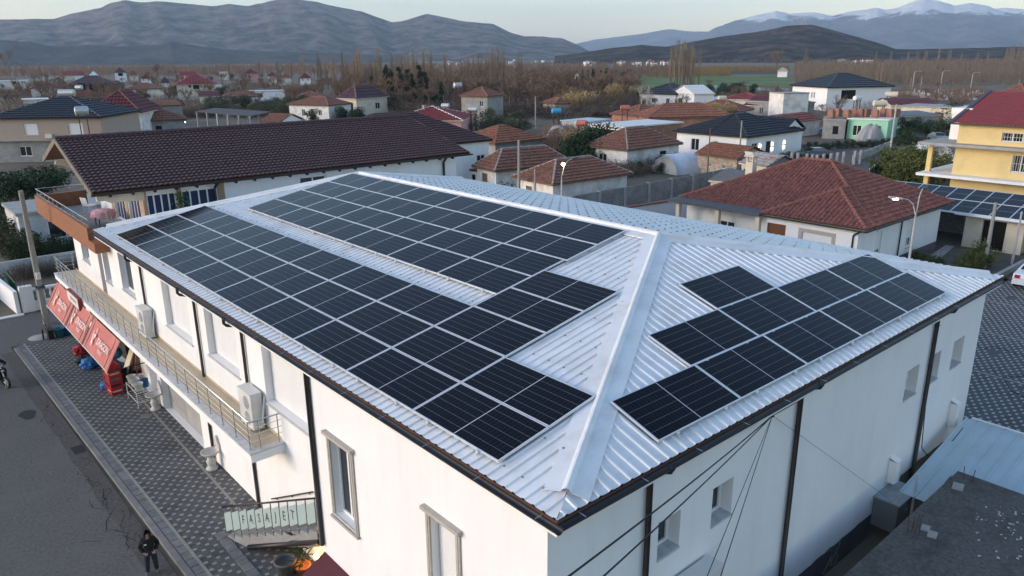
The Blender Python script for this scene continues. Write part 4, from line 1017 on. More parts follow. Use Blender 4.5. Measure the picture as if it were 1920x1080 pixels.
# ------------------------------------------------------------------ people
def skinmesh(name, verts, edges, radii, root, sub=2):
    me = bpy.data.meshes.new(name); me.from_pydata(verts, edges, []); o = bpy.data.objects.new(name, me); COL.objects.link(o)
    md = o.modifiers.new('s', 'SKIN'); md.use_smooth_shade = True
    for i, r in enumerate(radii): me.skin_vertices[0].data[i].radius = (r, r) if not isinstance(r, tuple) else r
    for i, d in enumerate(me.skin_vertices[0].data): d.use_root = (i == root)
    sm_ = o.modifiers.new('u', 'SUBSURF'); sm_.levels = sub; sm_.render_levels = sub
    dg = bpy.context.evaluated_depsgraph_get(); out = bpy.data.meshes.new_from_object(o.evaluated_get(dg)); bpy.data.objects.remove(o); out.name = name
    return out
def add(me, name, mt, parent, smooth=True):
    me.materials.clear(); me.materials.append(mt); me.shade_smooth()
    o = bpy.data.objects.new(name, me); COL.objects.link(o); o.parent = parent; return o
def person(label, loc, rz, H=1.45, seated=False):
    o = thing('person', label, 'person', loc, rz); k = H/1.45
    # local: +y is forward
    if not seated:
        J = dict(pel=(0,0,.74), wa=(0,.0,.88), ch=(0,.0,1.04), nk=(0,.02,1.16), hd=(0,.05,1.30), hl=(-.085,0,.70), kl=(-.10,.03,.39), al=(-.105,-.01,.07), tl=(-.12,.13,.035), hr=(.085,0,.70), kr=(.11,.05,.39), ar=(.14,.02,.07), tr=(.17,.16,.035),
                 sl=(-.155,0,1.09), el=(-.235,-.05,.88), wl=(-.15,.10,.76), pl=(-.10,.13,.74), sr=(.155,0,1.09), er=(.235,-.05,.88), wr=(.15,.10,.76), pr=(.10,.13,.74))
    else:
        J = dict(pel=(0,-.05,.80), wa=(0,-.03,.95), ch=(0,.04,1.12), nk=(0,.08,1.25), hd=(0,.12,1.39), hl=(-.09,0,.80), kl=(-.16,.36,.78), al=(-.16,.30,.36), tl=(-.16,.42,.32), hr=(.09,0,.80), kr=(.16,.36,.78), ar=(.16,.30,.36), tr=(.16,.42,.32),
                 sl=(-.17,.04,1.16), el=(-.28,.20,1.0), wl=(-.26,.42,1.02), pl=(-.25,.48,1.02), sr=(.17,.04,1.16), er=(.28,.20,1.0), wr=(.26,.42,1.02), pr=(.25,.48,1.02))
    names = list(J); idx = {n: i for i, n in enumerate(names)}; P_ = [tuple(c*k for c in J[n]) for n in names]
    E = [('pel','wa'),('wa','ch'),('ch','nk'),('nk','hd'),('pel','hl'),('hl','kl'),('kl','al'),('al','tl'),('pel','hr'),('hr','kr'),('kr','ar'),('ar','tr'),('ch','sl'),('sl','el'),('el','wl'),('wl','pl'),('ch','sr'),('sr','er'),('er','wr'),('wr','pr')]
    rad = dict(pel=.10,wa=.095,ch=.11,nk=.045,hd=.085,hl=.075,kl=.05,al=.035,tl=.03,hr=.075,kr=.05,ar=.035,tr=.03,sl=.05,el=.036,wl=.026,pl=.022,sr=.05,er=.036,wr=.026,pr=.022)
    body = skinmesh('body', P_, [(idx[a],idx[b]) for a, b in E], [rad[n]*k for n in names], idx['pel']); add(body, 'body', SKIN, o)
    def sub(ns, es, rs, root, nm, mt):
        ii = {n: i for i, n in enumerate(ns)}; me = skinmesh(nm, [tuple(c*k for c in J[n]) for n in ns], [(ii[a],ii[b]) for a, b in es], [r*k for r in rs], ii[root]); return add(me, nm, mt, o)
    sub(['pel','wa','ch','nk','sl','el','wl','sr','er','wr'], [('pel','wa'),('wa','ch'),('ch','nk'),('ch','sl'),('sl','el'),('el','wl'),('ch','sr'),('sr','er'),('er','wr')], [.140,.142,.145,.085,.078,.066,.055,.078,.066,.055], 'pel', 'jacket', COAT)
    sub(['pel','hl','kl','al','hr','kr','ar'], [('pel','hl'),('hl','kl'),('kl','al'),('pel','hr'),('hr','kr'),('kr','ar')], [.125,.10,.075,.060,.10,.075,.060], 'pel', 'trousers', JEAN)
    for s in 'lr': sub(['a'+s,'t'+s], [('a'+s,'t'+s)], [.052,.05], 'a'+s, 'shoe', SHOE)
    for s in 'lr':                                   # hands half in the front pocket
        w0 = Vector(J['p'+s])*k; m = MB()
        for q in range(4): m.tube([w0+V((-.03+.018*q)*k,.0,.01), w0+V((-.03+.018*q)*k,.03,-.02*k), w0+V((-.03+.018*q)*k,.035,-.05*k+.004*q)], [.009,.009,.007], 6)
        m.tube([w0+V(.03*(1 if s == 'l' else -1),.0,.0), w0+V(.045*(1 if s == 'l' else -1),.03,-.01)], [.010,.008], 6); part('hand', m, SKIN, o, local=True, smooth=True)
    hd = Vector(J['hd'])*k
    m = MB(); r = .112*k; n1, n2 = 14, 10             # hood: open shell round the face
    for j in range(n2+1):
        ph = math.pi*j/n2
        for i in range(n1+1):
            th = math.radians(50)-math.radians(280)*i/n1
            m.v.append((hd.x+r*1.0*math.sin(ph)*math.cos(th), hd.y-.015+r*1.08*math.sin(ph)*math.sin(th), hd.z+r*1.25*math.cos(ph)))
    for j in range(n2):
        for i in range(n1): a = j*(n1+1)+i; m.f.append((a, a+1, a+n1+2, a+n1+1))
    part('hood', m, COAT, o, local=True, smooth=True)
    fy = hd.y+.083*k
    m = MB(); m.tube([(0,fy-.012,hd.z+.02*k),(0,fy+.014,hd.z-.018*k),(0,fy-.006,hd.z-.026*k)], [.008,.014,.008], 6); part('nose', m, SKIN, o, local=True, smooth=True)
    for s in (-1,1): m = MB(); m.lathe((s*.03*k,fy-.012,hd.z+.008*k), [(0,-.008),(.011,0),(0,.008)], 8); part('eye', m, INK, o, local=True)
    m = MB(); m.box((-.022*k,fy-.022,hd.z-.050*k),(.022*k,fy-.004,hd.z-.042*k)); part('mouth', m, mat('lips',(.25,.10,.09),.6,.05,5) if 'lips' not in bpy.data.materials else bpy.data.materials['lips'], o, local=True)
    return o
boy = person('person in a black hooded jacket and dark jeans standing on the street', (-2.98,12.55,0.0), math.radians(168), 1.46)
m = MB(); m.box((.05,.135,1.02),(.12,.152,1.05)); part('chest_print', m, WHITEP, boy, local=True)
rp_ = at(2,722); mo = thing('motor_scooter', 'dark motor scooter at the left edge of the street', 'scooter', (rp_.x-.10,rp_.y,0), math.radians(205))
def wheel(y):
    m = MB(); m.tube([(0,y+.24*math.cos(t),.27+.24*math.sin(t)) for t in np.linspace(0,2*math.pi,20)], .05, 8, False); w_ = part('wheel', m, BLACKP, mo, local=True, smooth=True)
    m = MB(); m.tube([(-.05,y,.27),(.05,y,.27)], .06, 8)
    for k in range(6): t = k*math.pi/3; m.bar((0,y,.27),(0,y+.21*math.cos(t),.27+.21*math.sin(t)),.02)
    part('rim', m, ALU, w_, local=True)
wheel(.62); wheel(-.58)
m = MB(); m.extrude([(-.13,-.80,.55),(-.13,-.2,.42),(-.13,.18,.30),(-.13,.40,.36),(-.13,.30,.46),(-.13,-.05,.62),(-.13,-.75,.74)], (.26,0,0)); part('body', m, COAT, mo, local=True)
m = MB(); m.extrude([(-.14,-.78,.745),(-.14,-.02,.70),(-.14,-.02,.77),(-.14,-.78,.82)], (.28,0,0)); part('seat', m, BLACKP, mo, local=True)
m = MB(); m.tube([(0,.62,.27),(0,.47,.75),(0,.42,1.0)], .035, 8); m.tube([(-.32,.38,1.03),(0,.42,1.0),(.32,.38,1.03)], .02, 6); part('handlebar', m, STEEL, mo, local=True)
m = MB(); m.lathe((0,.50,.82), [(0,-.08),(.08,-.05),(.09,.03),(0,.07)], 10); part('headlight', m, WHITEP, mo, local=True, smooth=True)
m = MB(); m.extrude([(-.09,.40,.45),(.09,.40,.45),(.12,.52,.90),(-.12,.52,.90)], (0,.04,0)); part('leg_shield', m, COAT, mo, local=True)
person('person in a black coat riding the scooter at the left edge', (rp_.x-.10,rp_.y-.1,-.02), math.radians(205), 1.6, True)

# ------------------------------------------------------------------ things along the right wall
DK = thing('concrete_deck', 'dark flat concrete roof deck in the lower right corner', 'roof deck', (11,-6,0))
m = MB(); m.box((3.0,-12,1.72),(16.15,-1.68,2.0)); part('slab', m, CONC_DK, DK)
m = MB(); m.box((3.2,-11.8,-.9),(15.95,-1.9,1.72)); part('wall', m, BLOCK, DK)
def rebars(px_list, label, h, z=2.0):
    for k, (x, y) in enumerate(px_list):
        c = at(x, y, z); m = MB(); m.tube([c, c+V(.03*math.sin(k*2),.03*math.cos(k*3),h*(.9+.1*math.sin(k*5)))], .011, 5); single('rebar', m, RUST, label % ORD[k], 'rebar', 'rusty starter bars on the deck')
rebars([(1701,1003),(1708,1000),(1712,1010),(1716,1001),(1723,1005)], 'rusty rebar in the cluster near the deck edge, %s from the left', .62)
rebars([(1806,900),(1822,904)], 'rusty rebar at the far deck corner, %s of two', .5)
for k, (x, y, s) in enumerate([(1748,1004,.13),(1735,992,.12),(1796,914,.17)]):
    c = at(x, y, 2.0); m = MB(); m.obox((c.x,c.y,2.03), (s,s*.2,.008), (-s*.2,s*.8,0), (0,0,.025)); single('tile_scrap', m, CONC, ['flat grey tile scrap nearest on the deck','flat grey tile scrap behind the rebar cluster','flat grey slab scrap at the deck corner'][k], 'scrap')
m = MB()
for k in range(46):
    c = at(R.uniform(1830,1918), R.uniform(950,1050), 2.0); s = R.uniform(.008,.03); m.obox((c.x,c.y,2.006), (s,s*.3,0), (-s*.3,s,0), (0,0,.006))
o = struct('mortar_crumbs', m, WHITEP, 'stuff', 'white mortar crumbs scattered on the deck'); o.data.materials[0] = mat('mortar_white',(.5,.49,.47),.9,.1,4)
cn = thing('metal_canopy', 'pale blue corrugated metal canopy beside the right wall', 'canopy', (17,-4,0))
m = MB(); xs = []
for y in np.arange(-9.05, -.85, .40):
    xa_ = 16.35 if y < -1.75 else 14.7; za_ = 1.62 if y < -1.75 else 1.40
    m.extrude([(xa_,y,za_),(xa_,y+.36,za_),(19.75,y+.36,2.15),(19.75,y,2.15)], (0,0,.012)); m.extrude([(xa_,y+.355,za_),(xa_,y+.405,za_),(19.75,y+.405,2.15),(19.75,y+.355,2.15)], (0,0,.05))
part('sheet', m, SHEET2, cn)
m = MB(); m.box((19.75,-9,2.05),(19.85,-.8,2.22)); part('edge_trim', m, ALU, cn)
for x, y in ((19.6,-1.0),(19.6,-5),(14.9,-1.0)): m = MB(); m.tube([(x,y,-.3),(x,y,2.1)], .04, 6); part('post', m, ALU, cn)
eb = thing('electrical_box', 'grey metal electrical cabinet on the right wall above the plinth', 'electrical box', (14.6,YA-.35,.4))
m = MB(); m.box((13.95,YA-.72,.42),(15.25,YA-.01,1.36)); part('cabinet', m, mat('grey_cabinet_steel',(.15,.165,.17),.55,.12,3), eb)
m = MB(); m.box((13.90,YA-.77,1.362),(15.30,YA-.005,1.41)); part('lid', m, mat('cabinet_lid',(.27,.29,.29),.6,.2,5), eb)
m = MB(); m.box((14.6,YA-.74,.95),(14.68,YA-.72,1.0)); part('handle', m, ALU, eb)
for k, (x, z0_, z1_) in enumerate([(14.85,1.55,2.28),(19.45,1.85,2.7)]):
    o = thing('vent_duct', ['short white vent duct above the electrical box','white vent duct on the right wall by the canopy'][k], 'vent', (x,YA-.1,z0_), 0, 'white vent ducts')
    m = MB(); m.box((x-.13,YA-.24,z0_),(x+.13,YA-.007,z1_)); part('duct', m, W_WHITE, o)
    m = MB(); m.extrude([(x-.15,YA-.26,z1_),(x+.15,YA-.26,z1_),(x+.15,YA-.007,z1_+.10),(x-.15,YA-.007,z1_+.10)], (0,0,.02)); part('cap', m, W_WHITE, o)
def cable(pts, r, label, sag=0., n=14, cat='cable'):
    pts = [Vector(p) for p in pts]; out = []
    for a, b in zip(pts, pts[1:]):
        for k in range(n): t = k/n; q = a.lerp(b, t); q.z -= sag*4*t*(1-t); out.append(q)
    out.append(pts[-1]); m = MB(); m.tube(out, r, 5); return single('cable', m, CABLE, label, cat)
ck = V(7.3,YA-.08,6.30)
m = MB(); m.lathe(ck, [(0,-.05),(.04,-.03),(.05,.03),(0,.06)], 8); m.bar(ck, ck+V(0,.08,.02), .03); single('cable_clamp', m, RUST, 'rusty cable clamp under the right gutter', 'clamp')
q = lambda x, y, d: CAM+ray(x, y)*d
cable([ck, q(1040,1100,7.5)], .013, 'thick black cable running from the clamp to lower left', .06)
cable([ck, q(1110,1100,7.2)], .011, 'second black cable running from the clamp to lower left', .05)
cable([ck, q(1318,1100,8.6)], .006, 'thin cable dropping from the clamp past the lower window', 0)
cable([ck, q(1345,1100,8.8)], .007, 'thin cable dropping steeply beside the other one from the clamp', 0)
cable([ck, V(14.1,YA-.3,1.42)], .005, 'thin wire slanting from the clamp to the electrical box', .0)
cable([ck, V(9.6,YA-.13,6.46), V(12.8,YA-.13,6.52), V(16.3,YA-.12,6.50), V(16.62,YA-.15,6.2)], .014, 'black cable along the wall under the right gutter', .05)
cable([V(16.72,YA-.1,3.4), V(16.8,YA-.16,2.0), V(17.4,YA-.4,1.5), V(18.6,YA-.7,2.3)], .014, 'loose black cable hanging beside the far downpipe', .08)
gr = MB(); c0 = V(11.3,YA-.014,.35)
for k in range(2): gr.tube([c0+V(.45*k+.22*math.sin(t*1.6+k),0,.38*math.cos(t)*(1-.1*t)+.05*math.sin(5*t)) for t in np.linspace(0,5.2,30)], .012, 4)
part('graffiti', gr, mat('grey_spray_paint',(.22,.20,.17),.9,.1,4), wb)
# hose and cables on the yard
cable([at(1845,655), at(1860,650), at(1880,655), at(1920,668)], .03, 'dark hose lying across the paved yard', 0)
cable([at(1920,745,0), at(1895,733,0), at(1880,708,0), at(1920,705,0)], .03, 'looped hose on the paved yard by the right edge', 0)
# white car
cr = thing('parked_car', 'white parked car cut off by the right edge', 'car', (47.95,4.7,0), math.radians(3))
CARW = mat('white_car_paint', (.72,.73,.74), .25, .02, 2, spec=.6)
body = MB(); prof = [(-2.1,.35),(-2.15,.75),(-2.05,.98),(-1.15,1.05),(-.55,1.45),(.75,1.48),(1.55,1.08),(2.0,1.0),(2.15,.75),(2.1,.35)]
sec = [(-.80,.0),(-.86,.0),(.86,.0),(.80,.0)]
n = len(prof); ws = [(.80 if z < 1.1 else .62) for _, z in prof]
for s in (-1,1):
    body.v.extend([(x, s*(.86 if z < 1.1 else .66), z) for x, z in prof])
body.f.append(tuple(range(n-1,-1,-1))); body.f.append(tuple(range(n,2*n)))
for i in range(n): j = (i+1) % n; body.f.append((i, j, n+j, n+i))
part('body', body, CARW, cr, local=True)
gl = MB(); gl.poly([(-1.13,-.72,1.075),(-1.13,.72,1.075),(-.60,.58,1.42),(-.60,-.58,1.42)]); w_ = part('rear_window', gl, GLASS, cr, local=True)
for v in w_.data.vertices: v.co += V(-.015,0,.015)
for s in (-1,1):
    gl = MB(); gl.poly([(-1.0,s*.80,1.08),(1.35,s*.80,1.10),(.68,s*.675,1.43),(-.48,s*.675,1.42)]); part('side_window', gl, GLASS, cr, local=True)
    m = MB(); m.box((-2.17,s*.62-.14,.72),(-2.06,s*.62+.14,.92)); part('tail_light', m, REDP, cr, local=True)
    for x in (-1.3,1.3):
        m = MB(); m.tube([(x,s*.74,.32),(x,s*.90,.32)], .32, 16); wh = part('wheel', m, BLACKP, cr, local=True)
        m = MB(); m.tube([(x,s*.89,.32),(x,s*.91,.32)], .19, 12); part('rim', m, ALU, wh, local=True)
m = MB(); m.box((-2.175,-.26,.62),(-2.15,.26,.74)); part('number_plate', m, WHITEP, cr, local=True)
m = MB(); m.box((-2.19,-.86,.34),(-2.0,.86,.56)); part('bumper', m, CARW, cr, local=True)
# ------------------------------------------------------------------ brown-roofed neighbour with the terrace
bh = thing('neighbour_house', 'long white house with a dark brown tiled gable roof behind the solar roof', 'house', (11,34,0))
BE, BR, BF = (28.75,8.50), (34.55,10.42), (38.4,9.15); bx0, bx1 = .48, 21.4
m = MB(); roof_plane(m, (bx0,BE[0],BE[1]), (bx1,BE[0],BE[1]), (bx0,BR[0],BR[1]), (bx1-.6,BR[0],BR[1]), .235, .31, .05, .06, 6)
roof_plane(m, (bx1,BF[0],BF[1]), (bx0,BF[0],BF[1]), (bx1-.6,BR[0],BR[1]), (bx0,BR[0],BR[1]), .235, .31, .05, .06, 6)
brf = part('roof', m, T_BROWN, bh)
m = MB()
for x in np.arange(bx0, bx1-.7, .62): m.tube([(x,BR[0],BR[1]+.05),(x+.60,BR[0],BR[1]+.05)], [.10,.115], 8)
part('ridge_cap', m, T_BROWN, brf)
m = MB()
BRG = mat('grey_brown_bargeboard', (.20,.17,.13), .8, .1, 3)
for a, b in ((BE,BR),(BF,BR)):
    m = MB(); m.bar((bx0-.03,a[0],a[1]-.07),(bx0-.03,b[0],b[1]-.05), .06, .24); part('bargeboard', m, BRG, brf); m = MB(); m.bar((bx1+.03,a[0],a[1]-.07),(bx1-.57,b[0],b[1]-.05), .06, .24); part('bargeboard', m, BRG, brf)
m = MB(); m.poly([(bx0,BE[0],BE[1]-.10),(bx1,BE[0],BE[1]-.10),(bx1-.6,BR[0],BR[1]-.12),(bx0,BR[0],BR[1]-.12)]); m.poly([(bx0,BF[0],BF[1]-.10),(bx1,BF[0],BF[1]-.10),(bx1-.6,BR[0],BR[1]-.12),(bx0,BR[0],BR[1]-.12)]); part('soffit_boards', m, mat('varnished_soffit',(.22,.10,.05),.6,.2,3), brf)
part('gutter', gutter((bx0,BE[0]-.06,BE[1]-.06),(bx1+.2,BE[0]-.06,BE[1]-.06),(0,-1,0),.10), GUT, brf)
for x in np.arange(1.2, 21, .95):                    # rafter tails
    m = MB(); m.bar((x,BE[0]+.02,BE[1]-.20),(x,BE[0]+.75,BE[1]+.02), .12, .15); part('rafter_tail', m, GUT, brf)
wy, wx, wx1 = 29.45, 2.7, 20.9
m = MB(); opw = [(10.55-wx,12.1-wx,7.35,8.05)]
opw2 = [(.15,1.5,6.25,8.05),(1.75,3.4,6.25,8.05)]
wall(m, (wx,wy,0), (1,0,0), wx1-wx, 0, 8.45, opw+opw2, (0,1,0), .2)
ogb = [(.6,2.7,6.2,8.3),(3.3,5.4,6.2,8.3)]
wall(m, (wx,wy+8.4,0), (0,-1,0), 8.4, 0, 8.45, [(8.4-b,8.4-a,c,d) for a,b,c,d in ogb], (1,0,0), .2)
m.poly([(wx,wy,8.45),(wx,wy+8.4,8.45),(wx,wy+8.4,9.0),(wx,BR[0],10.2),(wx,wy,8.66)]); m.poly([(wx1,wy,0),(wx1,wy+8.4,0),(wx1,wy+8.4,8.45),(wx1,wy,8.45)]); m.poly([(wx1-.2,wy,8.45),(wx1-.2,wy+8.4,8.45),(wx1-.2,wy+8.4,9.0),(wx1-.2,BR[0],10.2),(wx1-.2,wy,8.66)])
part('wall', m, W_WHITE, bh)
window(bh, (wx,wy,0), (1,0,0), (0,1,0), *opw[0], .16, 'w', False, 1)
CURT = mat('blue_curtain', (.025,.04,.10), .8, .3, 6, stretch=(6,6,.3))
for a, b, c, d in opw2:
    o = window(bh, (wx,wy,0), (1,0,0), (0,1,0), a, b, c, d, .16, 'w', False, 3); mm = MB(); mm.box((wx+a,wy+.135,c),(wx+b,wy+.144,d)); part('curtain', mm, CURT, o)
for a, b, c, d in ogb:
    o = window(bh, (wx,wy+8.4,0), (0,-1,0), (1,0,0), 8.4-b, 8.4-a, c, d, .16, 'w', False, 3); mm = MB(); mm.box((wx+.135,wy+a,c),(wx+.144,wy+b,d)); part('curtain', mm, CURT, o)
for (x0,x1,y0,y1) in ((wx-.03,wx+.14,wy-.04,wy+.5),(wx-.03,wx-.002,wy+2.8,wy+3.2),(wx-.03,wx-.002,wy+5.5,wy+5.9),(wx+3.45,wx+3.8,wy-.03,wy-.002),(wx+1.52,wx+1.72,wy-.03,wy-.002)):
    m = MB(); m.box((x0,y0,6.2),(x1,y1,8.3)); part('brick_pier', m, FACEBR, bh)
for k, (y, z, x) in enumerate(((BE[0]+.55,8.18,.75),(31.6,9.05,.75),(BR[0],9.75,.75),(37.0,9.0,.75))):   # carved beam ends under the gable
    m = MB(); zc_ = z; m.extrude([(x,y-.07,zc_+.14),(x-.05,y-.07,zc_-.04),(x+.3,y-.07,zc_-.14),(x+.55,y-.07,zc_-.30),(x+.9,y-.07,zc_-.26),(wx,y-.07,zc_-.34),(wx,y-.07,zc_+.14)], (0,.14,0)); part('beam_end', m, W_CREAM, bh)
m = MB(); m.box((.75,29.3,8.02),(2.7,29.5,8.36)); part('white_beam', m, W_CREAM, bh)
m = MB(); m.tube([(6.0,29.0,8.36),(6.0,29.1,8.2),(6.0,29.36,8.0),(6.0,29.36,5.0)], .06, 8); part('downpipe', m, GUT, bh)
m = MB(); m.tube([(19.9,29.0,8.36),(19.9,29.36,8.0),(19.9,29.36,5.0)], .07, 8); part('downpipe', m, GUT, bh)
o = ac((15.9,wy-.20,7.05), math.radians(90), 'air conditioner on the white wall under the brown roof', two=False)
# terrace
tr = thing('terrace', 'roof terrace with orange-brown clad edge and low steel rail', 'terrace', (1.2,34,6))
m = MB(); m.box((.06,28.0,5.98),(.72,28.92,6.42)); m.box((.06,28.92,5.98),(.26,40.6,6.98)); m.box((.26,40.4,5.98),(2.6,40.6,6.98)); part('clad_edge', m, MARBLE_O, tr)
m = MB(); m.box((.262,28.93,5.99),(wx-.01,40.38,6.18)); part('floor', m, CONC, tr)
m = MB(); m.tube([(.16,28.95,7.32),(.16,40.5,7.32),(2.6,40.5,7.32)], .028, 8); m.tube([(.16,28.95,7.05),(.16,40.5,7.05),(2.6,40.5,7.05)], .014, 6); part('rail', m, STEEL, tr, smooth=True)
for y in np.arange(29.2,40.6,1.0): m = MB(); m.tube([(.16,y,6.98),(.16,y,7.30)], .014, 6); part('rail_post', m, STEEL, tr)
for x in (1.0,1.8,2.55): m = MB(); m.tube([(x,40.5,6.98),(x,40.5,7.30)], .014, 6); part('rail_post', m, STEEL, tr)
tb = thing('garden_table', 'small table under a pink and white cloth on the terrace', 'table', (1.75,33.2,6.18))
PINK = mat('pink_white_cloth', (.62,.34,.38), .9, .35, 3)
m = MB(); n = 20; ring = []
for (r, z) in ((0,.76),(.5,.76),(.54,.70),(.57,.48)):
    for k in range(n): t = 2*math.pi*k/n; q_ = 1+(.09*math.sin(5*t) if z < .7 else 0); m.v.append((r*q_*math.cos(t)*1.0, r*q_*math.sin(t)*1.2, z+(.05*math.cos(5*t) if z < .5 else 0)))
for j in range(3):
    for k in range(n): k2 = (k+1) % n; m.f.append((j*n+k, j*n+k2, (j+1)*n+k2, (j+1)*n+k))
part('tablecloth', m, PINK, tb, local=True, smooth=True)
for x, y in ((-.33,-.4),(.33,-.4),(-.33,.4),(.33,.4)): m = MB(); m.tube([(x,y,0),(x*.9,y*.9,.74)], .02, 6); part('leg', m, BLACKP, tb, local=True)
def chair(loc, rz, label):
    o = thing('plastic_chair', label, 'chair', loc, rz, 'chairs on the terrace')
    m = MB(); m.box((-.24,-.24,.42),(.24,.24,.46)); part('seat', m, WHITEP, o, local=True)
    m = MB(); m.extrude([(-.24,.22,.46),(.24,.22,.46),(.22,.32,.9),(-.22,.32,.9)], (0,.03,0)); part('backrest', m, WHITEP, o, local=True)
    for x, y in ((-.21,-.21),(.21,-.21),(-.21,.21),(.21,.21)): m = MB(); m.tube([(x*1.1,y*1.1,0),(x,y,.42)], .02, 6); part('leg', m, WHITEP, o, local=True)
chair((1.9,31.9,6.18), 1.2, 'white plastic chair beside the cloth-covered table')
o = chair((2.0,37.2,6.18), 2.0, 'reddish cloth-covered chair at the far end of the terrace')
pv_ = thing('climbing_plant', 'bright green climbing plant on the window corner of the terrace', 'plant', (wx+1.62,wy-.1,6.18))
m = MB()
for k in range(260):
    c = V(wx+1.62+R.gauss(0,.16), wy-.16+R.uniform(-.12,.1), 6.3+R.uniform(0,1.75)); a = V(R.uniform(-1,1),R.uniform(-1,1),R.uniform(-1,1)).normalized()*.07; b = a.cross(V(0,0,1)).normalized()*.05; m.poly([c-a, c+b, c+a, c-b])
part('leaves', m, mat('bright_leaves',(.09,.20,.03),.7,.3,5), pv_)
m = MB(); m.tube([(wx+1.62,wy-.14,6.18),(wx+1.66,wy-.12,8.0)], .02, 5); part('stem', m, BARK, pv_)
# wing behind with its own hip roof
house('dark brown hip-roofed wing with a white wall beyond the long brown roof', (30,58.5,5.2), (47.9,58.5,5.2), 5.2, 12, 'hip', 3.1, .35, W_WHITE, T_BROWN, [('f','w',.90,.97,2.6,3.6)], cap=T_BROWN)

# ------------------------------------------------------------------ red-tiled house at right
rh = thing('red_tiled_house', 'single-storey white house with a large red clay hip roof at right', 'house', (47,19,0))
m = MB(); hz_ = 3.57; ap = V(46.95,18.45,6.55); ap2 = V(46.95,20.6,6.55); e = [V(40.5,12.03,hz_),V(53.4,12.03,hz_),V(53.4,27.05,hz_),V(40.5,27.05,hz_)]
TP = dict(pitch=.30, row=.40, amp=.10, step=.04, seg=6)
roof_plane(m, e[3], e[0], ap2, ap, **TP); roof_plane(m, e[0], e[1], ap, ap, **TP); roof_plane(m, e[1], e[2], ap, ap2, **TP); roof_plane(m, e[2], e[3], ap2, ap2, **TP)
w_ = [V(39.35,12.0,hz_+.03),V(46.2,12.0,hz_+.03),V(46.2,19.3,hz_+.03),V(39.35,19.3,hz_+.03)]; wa = V(43.0,15.65,hz_+.03+3.65*.462); wb2 = V(44.4,15.65,wa.z)
roof_plane(m, w_[3], w_[0], wa, wa, **TP)
roof_plane(m, w_[0], V(44.4,12.0,hz_+.03), wa, V(44.4,15.65,wa.z), **TP); roof_plane(m, V(44.4,19.3,hz_+.03), w_[3], V(44.4,15.65,wa.z), wa, **TP)
rr_ = part('roof', m, T_RED, rh)
m = MB()
def captiles(p, q):
    p = Vector(p); q = Vector(q); L = (q-p).length; k = int(L/.38); d = (q-p)/L
    for i in range(k): m.tube([p+d*(L*i/k)+V(0,0,.07), p+d*(L*(i+1)/k+.03)+V(0,0,.05)], [.14,.11], 7)
for p, q in ((ap,ap2),(e[0],ap),(e[1],ap),(e[3],ap2),(e[2],ap2),(w_[0],wa),(w_[3],wa),(wa,wb2)): captiles(p, q)
part('ridge_tiles', m, CAPR, rr_)
m = MB(); m.extrude([q-V(0,0,.14) for q in e], (0,0,.06)); m.extrude([q-V(0,0,.13) for q in (w_[0],w_[1],w_[2],w_[3])], (0,0,.06)); part('soffit', m, W_CREAM, rr_)
for p, q, out in [((39.3,11.9,hz_-.02),(53.5,11.9,hz_-.02),(0,-1,0)),((39.27,11.9,hz_-.02),(39.27,19.3,hz_-.02),(-1,0,0))]: part('gutter', gutter(p,q,out,.09), GUT, rr_)
m = MB(); m.extrude([(39.3,19.35,hz_-.04),(40.75,19.35,hz_+.02),(40.75,27.2,hz_+.02),(39.3,27.2,hz_-.04)], (0,0,.08)); m.box((39.22,19.3,hz_-.16),(39.31,27.2,hz_+.06)); part('flat_canopy', m, mat('grey_canopy_felt',(.085,.095,.105),.7,.15,2), rr_)
m = MB(); hx, hy = 39.75, 12.6
opf = [(14.3,16.35,.7,2.75,'s'),(19.3-.75,20.6-.75,0.1,3.0,'d')]
# west front (towards the white building): wing wall then recessed porch wall
wall(m, (hx,19.0,0), (0,-1,0), 19.0-hy, 0, hz_-.1, [(19.0-16.35,19.0-14.3,.7,2.75),(.05,1.45,.1,3.0)], (1,0,0), .18)
ops_s = [(2.7,3.55,1.05,2.95),(7.6,8.5,1.05,2.95)]
wall(m, (hx,hy,0), (1,0,0), 13.2, 0, hz_-.1, ops_s, (0,1,0), .18)
wall(m, (41.0,26.6,0), (0,-1,0), 7.6, 0, hz_-.05, [(3.0,4.3,1.2,2.3)], (1,0,0), .18)
m.poly([(52.95,hy,0),(52.95,26.6,0),(52.95,26.6,hz_-.1),(52.95,hy,hz_-.1)]); m.poly([(hx,19.0,0),(41.0,19.0,0),(41.0,19.0,hz_-.1),(hx,19.0,hz_-.1)])
part('wall', m, W_WHITE, rh)
o = window(rh, (hx,19,0), (0,-1,0), (1,0,0), 19-16.35, 19-14.3, .7, 2.75, .12, 's', True, 0)
m = MB(); m.box((hx-.03,16.36,.6),(hx+.02,16.6,3.0)); m.box((hx-.03,14.05,.6),(hx+.02,14.29,3.0)); m.box((hx-.03,14.29,2.76),(hx+.02,16.36,3.0)); part('stone_surround', m, TRIM, o)
o = window(rh, (hx,19,0), (0,-1,0), (1,0,0), .05, 1.45, .1, 3.0, .14, 'd', False, 0)
m = MB()
for y in (17.75,18.1,18.55): m.box((hx+.095,y,1.1),(hx+.11,y+.10,1.7))
part('brass_inlay', m, mat('brass_inlay',(.45,.32,.10),.4,.1,4), o)
window(rh, (41.0,26.6,0), (0,-1,0), (1,0,0), 3.0, 4.3, 1.2, 2.3, .12, 'w', True, 1)
for a, b, c, d in ops_s:
    o = window(rh, (hx,hy,0), (1,0,0), (0,1,0), a, b, c, 1.75, .14, 'w', True, 1); mm = MB(); mm.box((hx+a,hy+.10,1.75),(hx+b,hy+.14,d)); mm.box((hx+a-.05,hy-.06,d-.02),(hx+b+.05,hy+.0,d+.18)); part('roller_shutter', mm, SHUT, o)
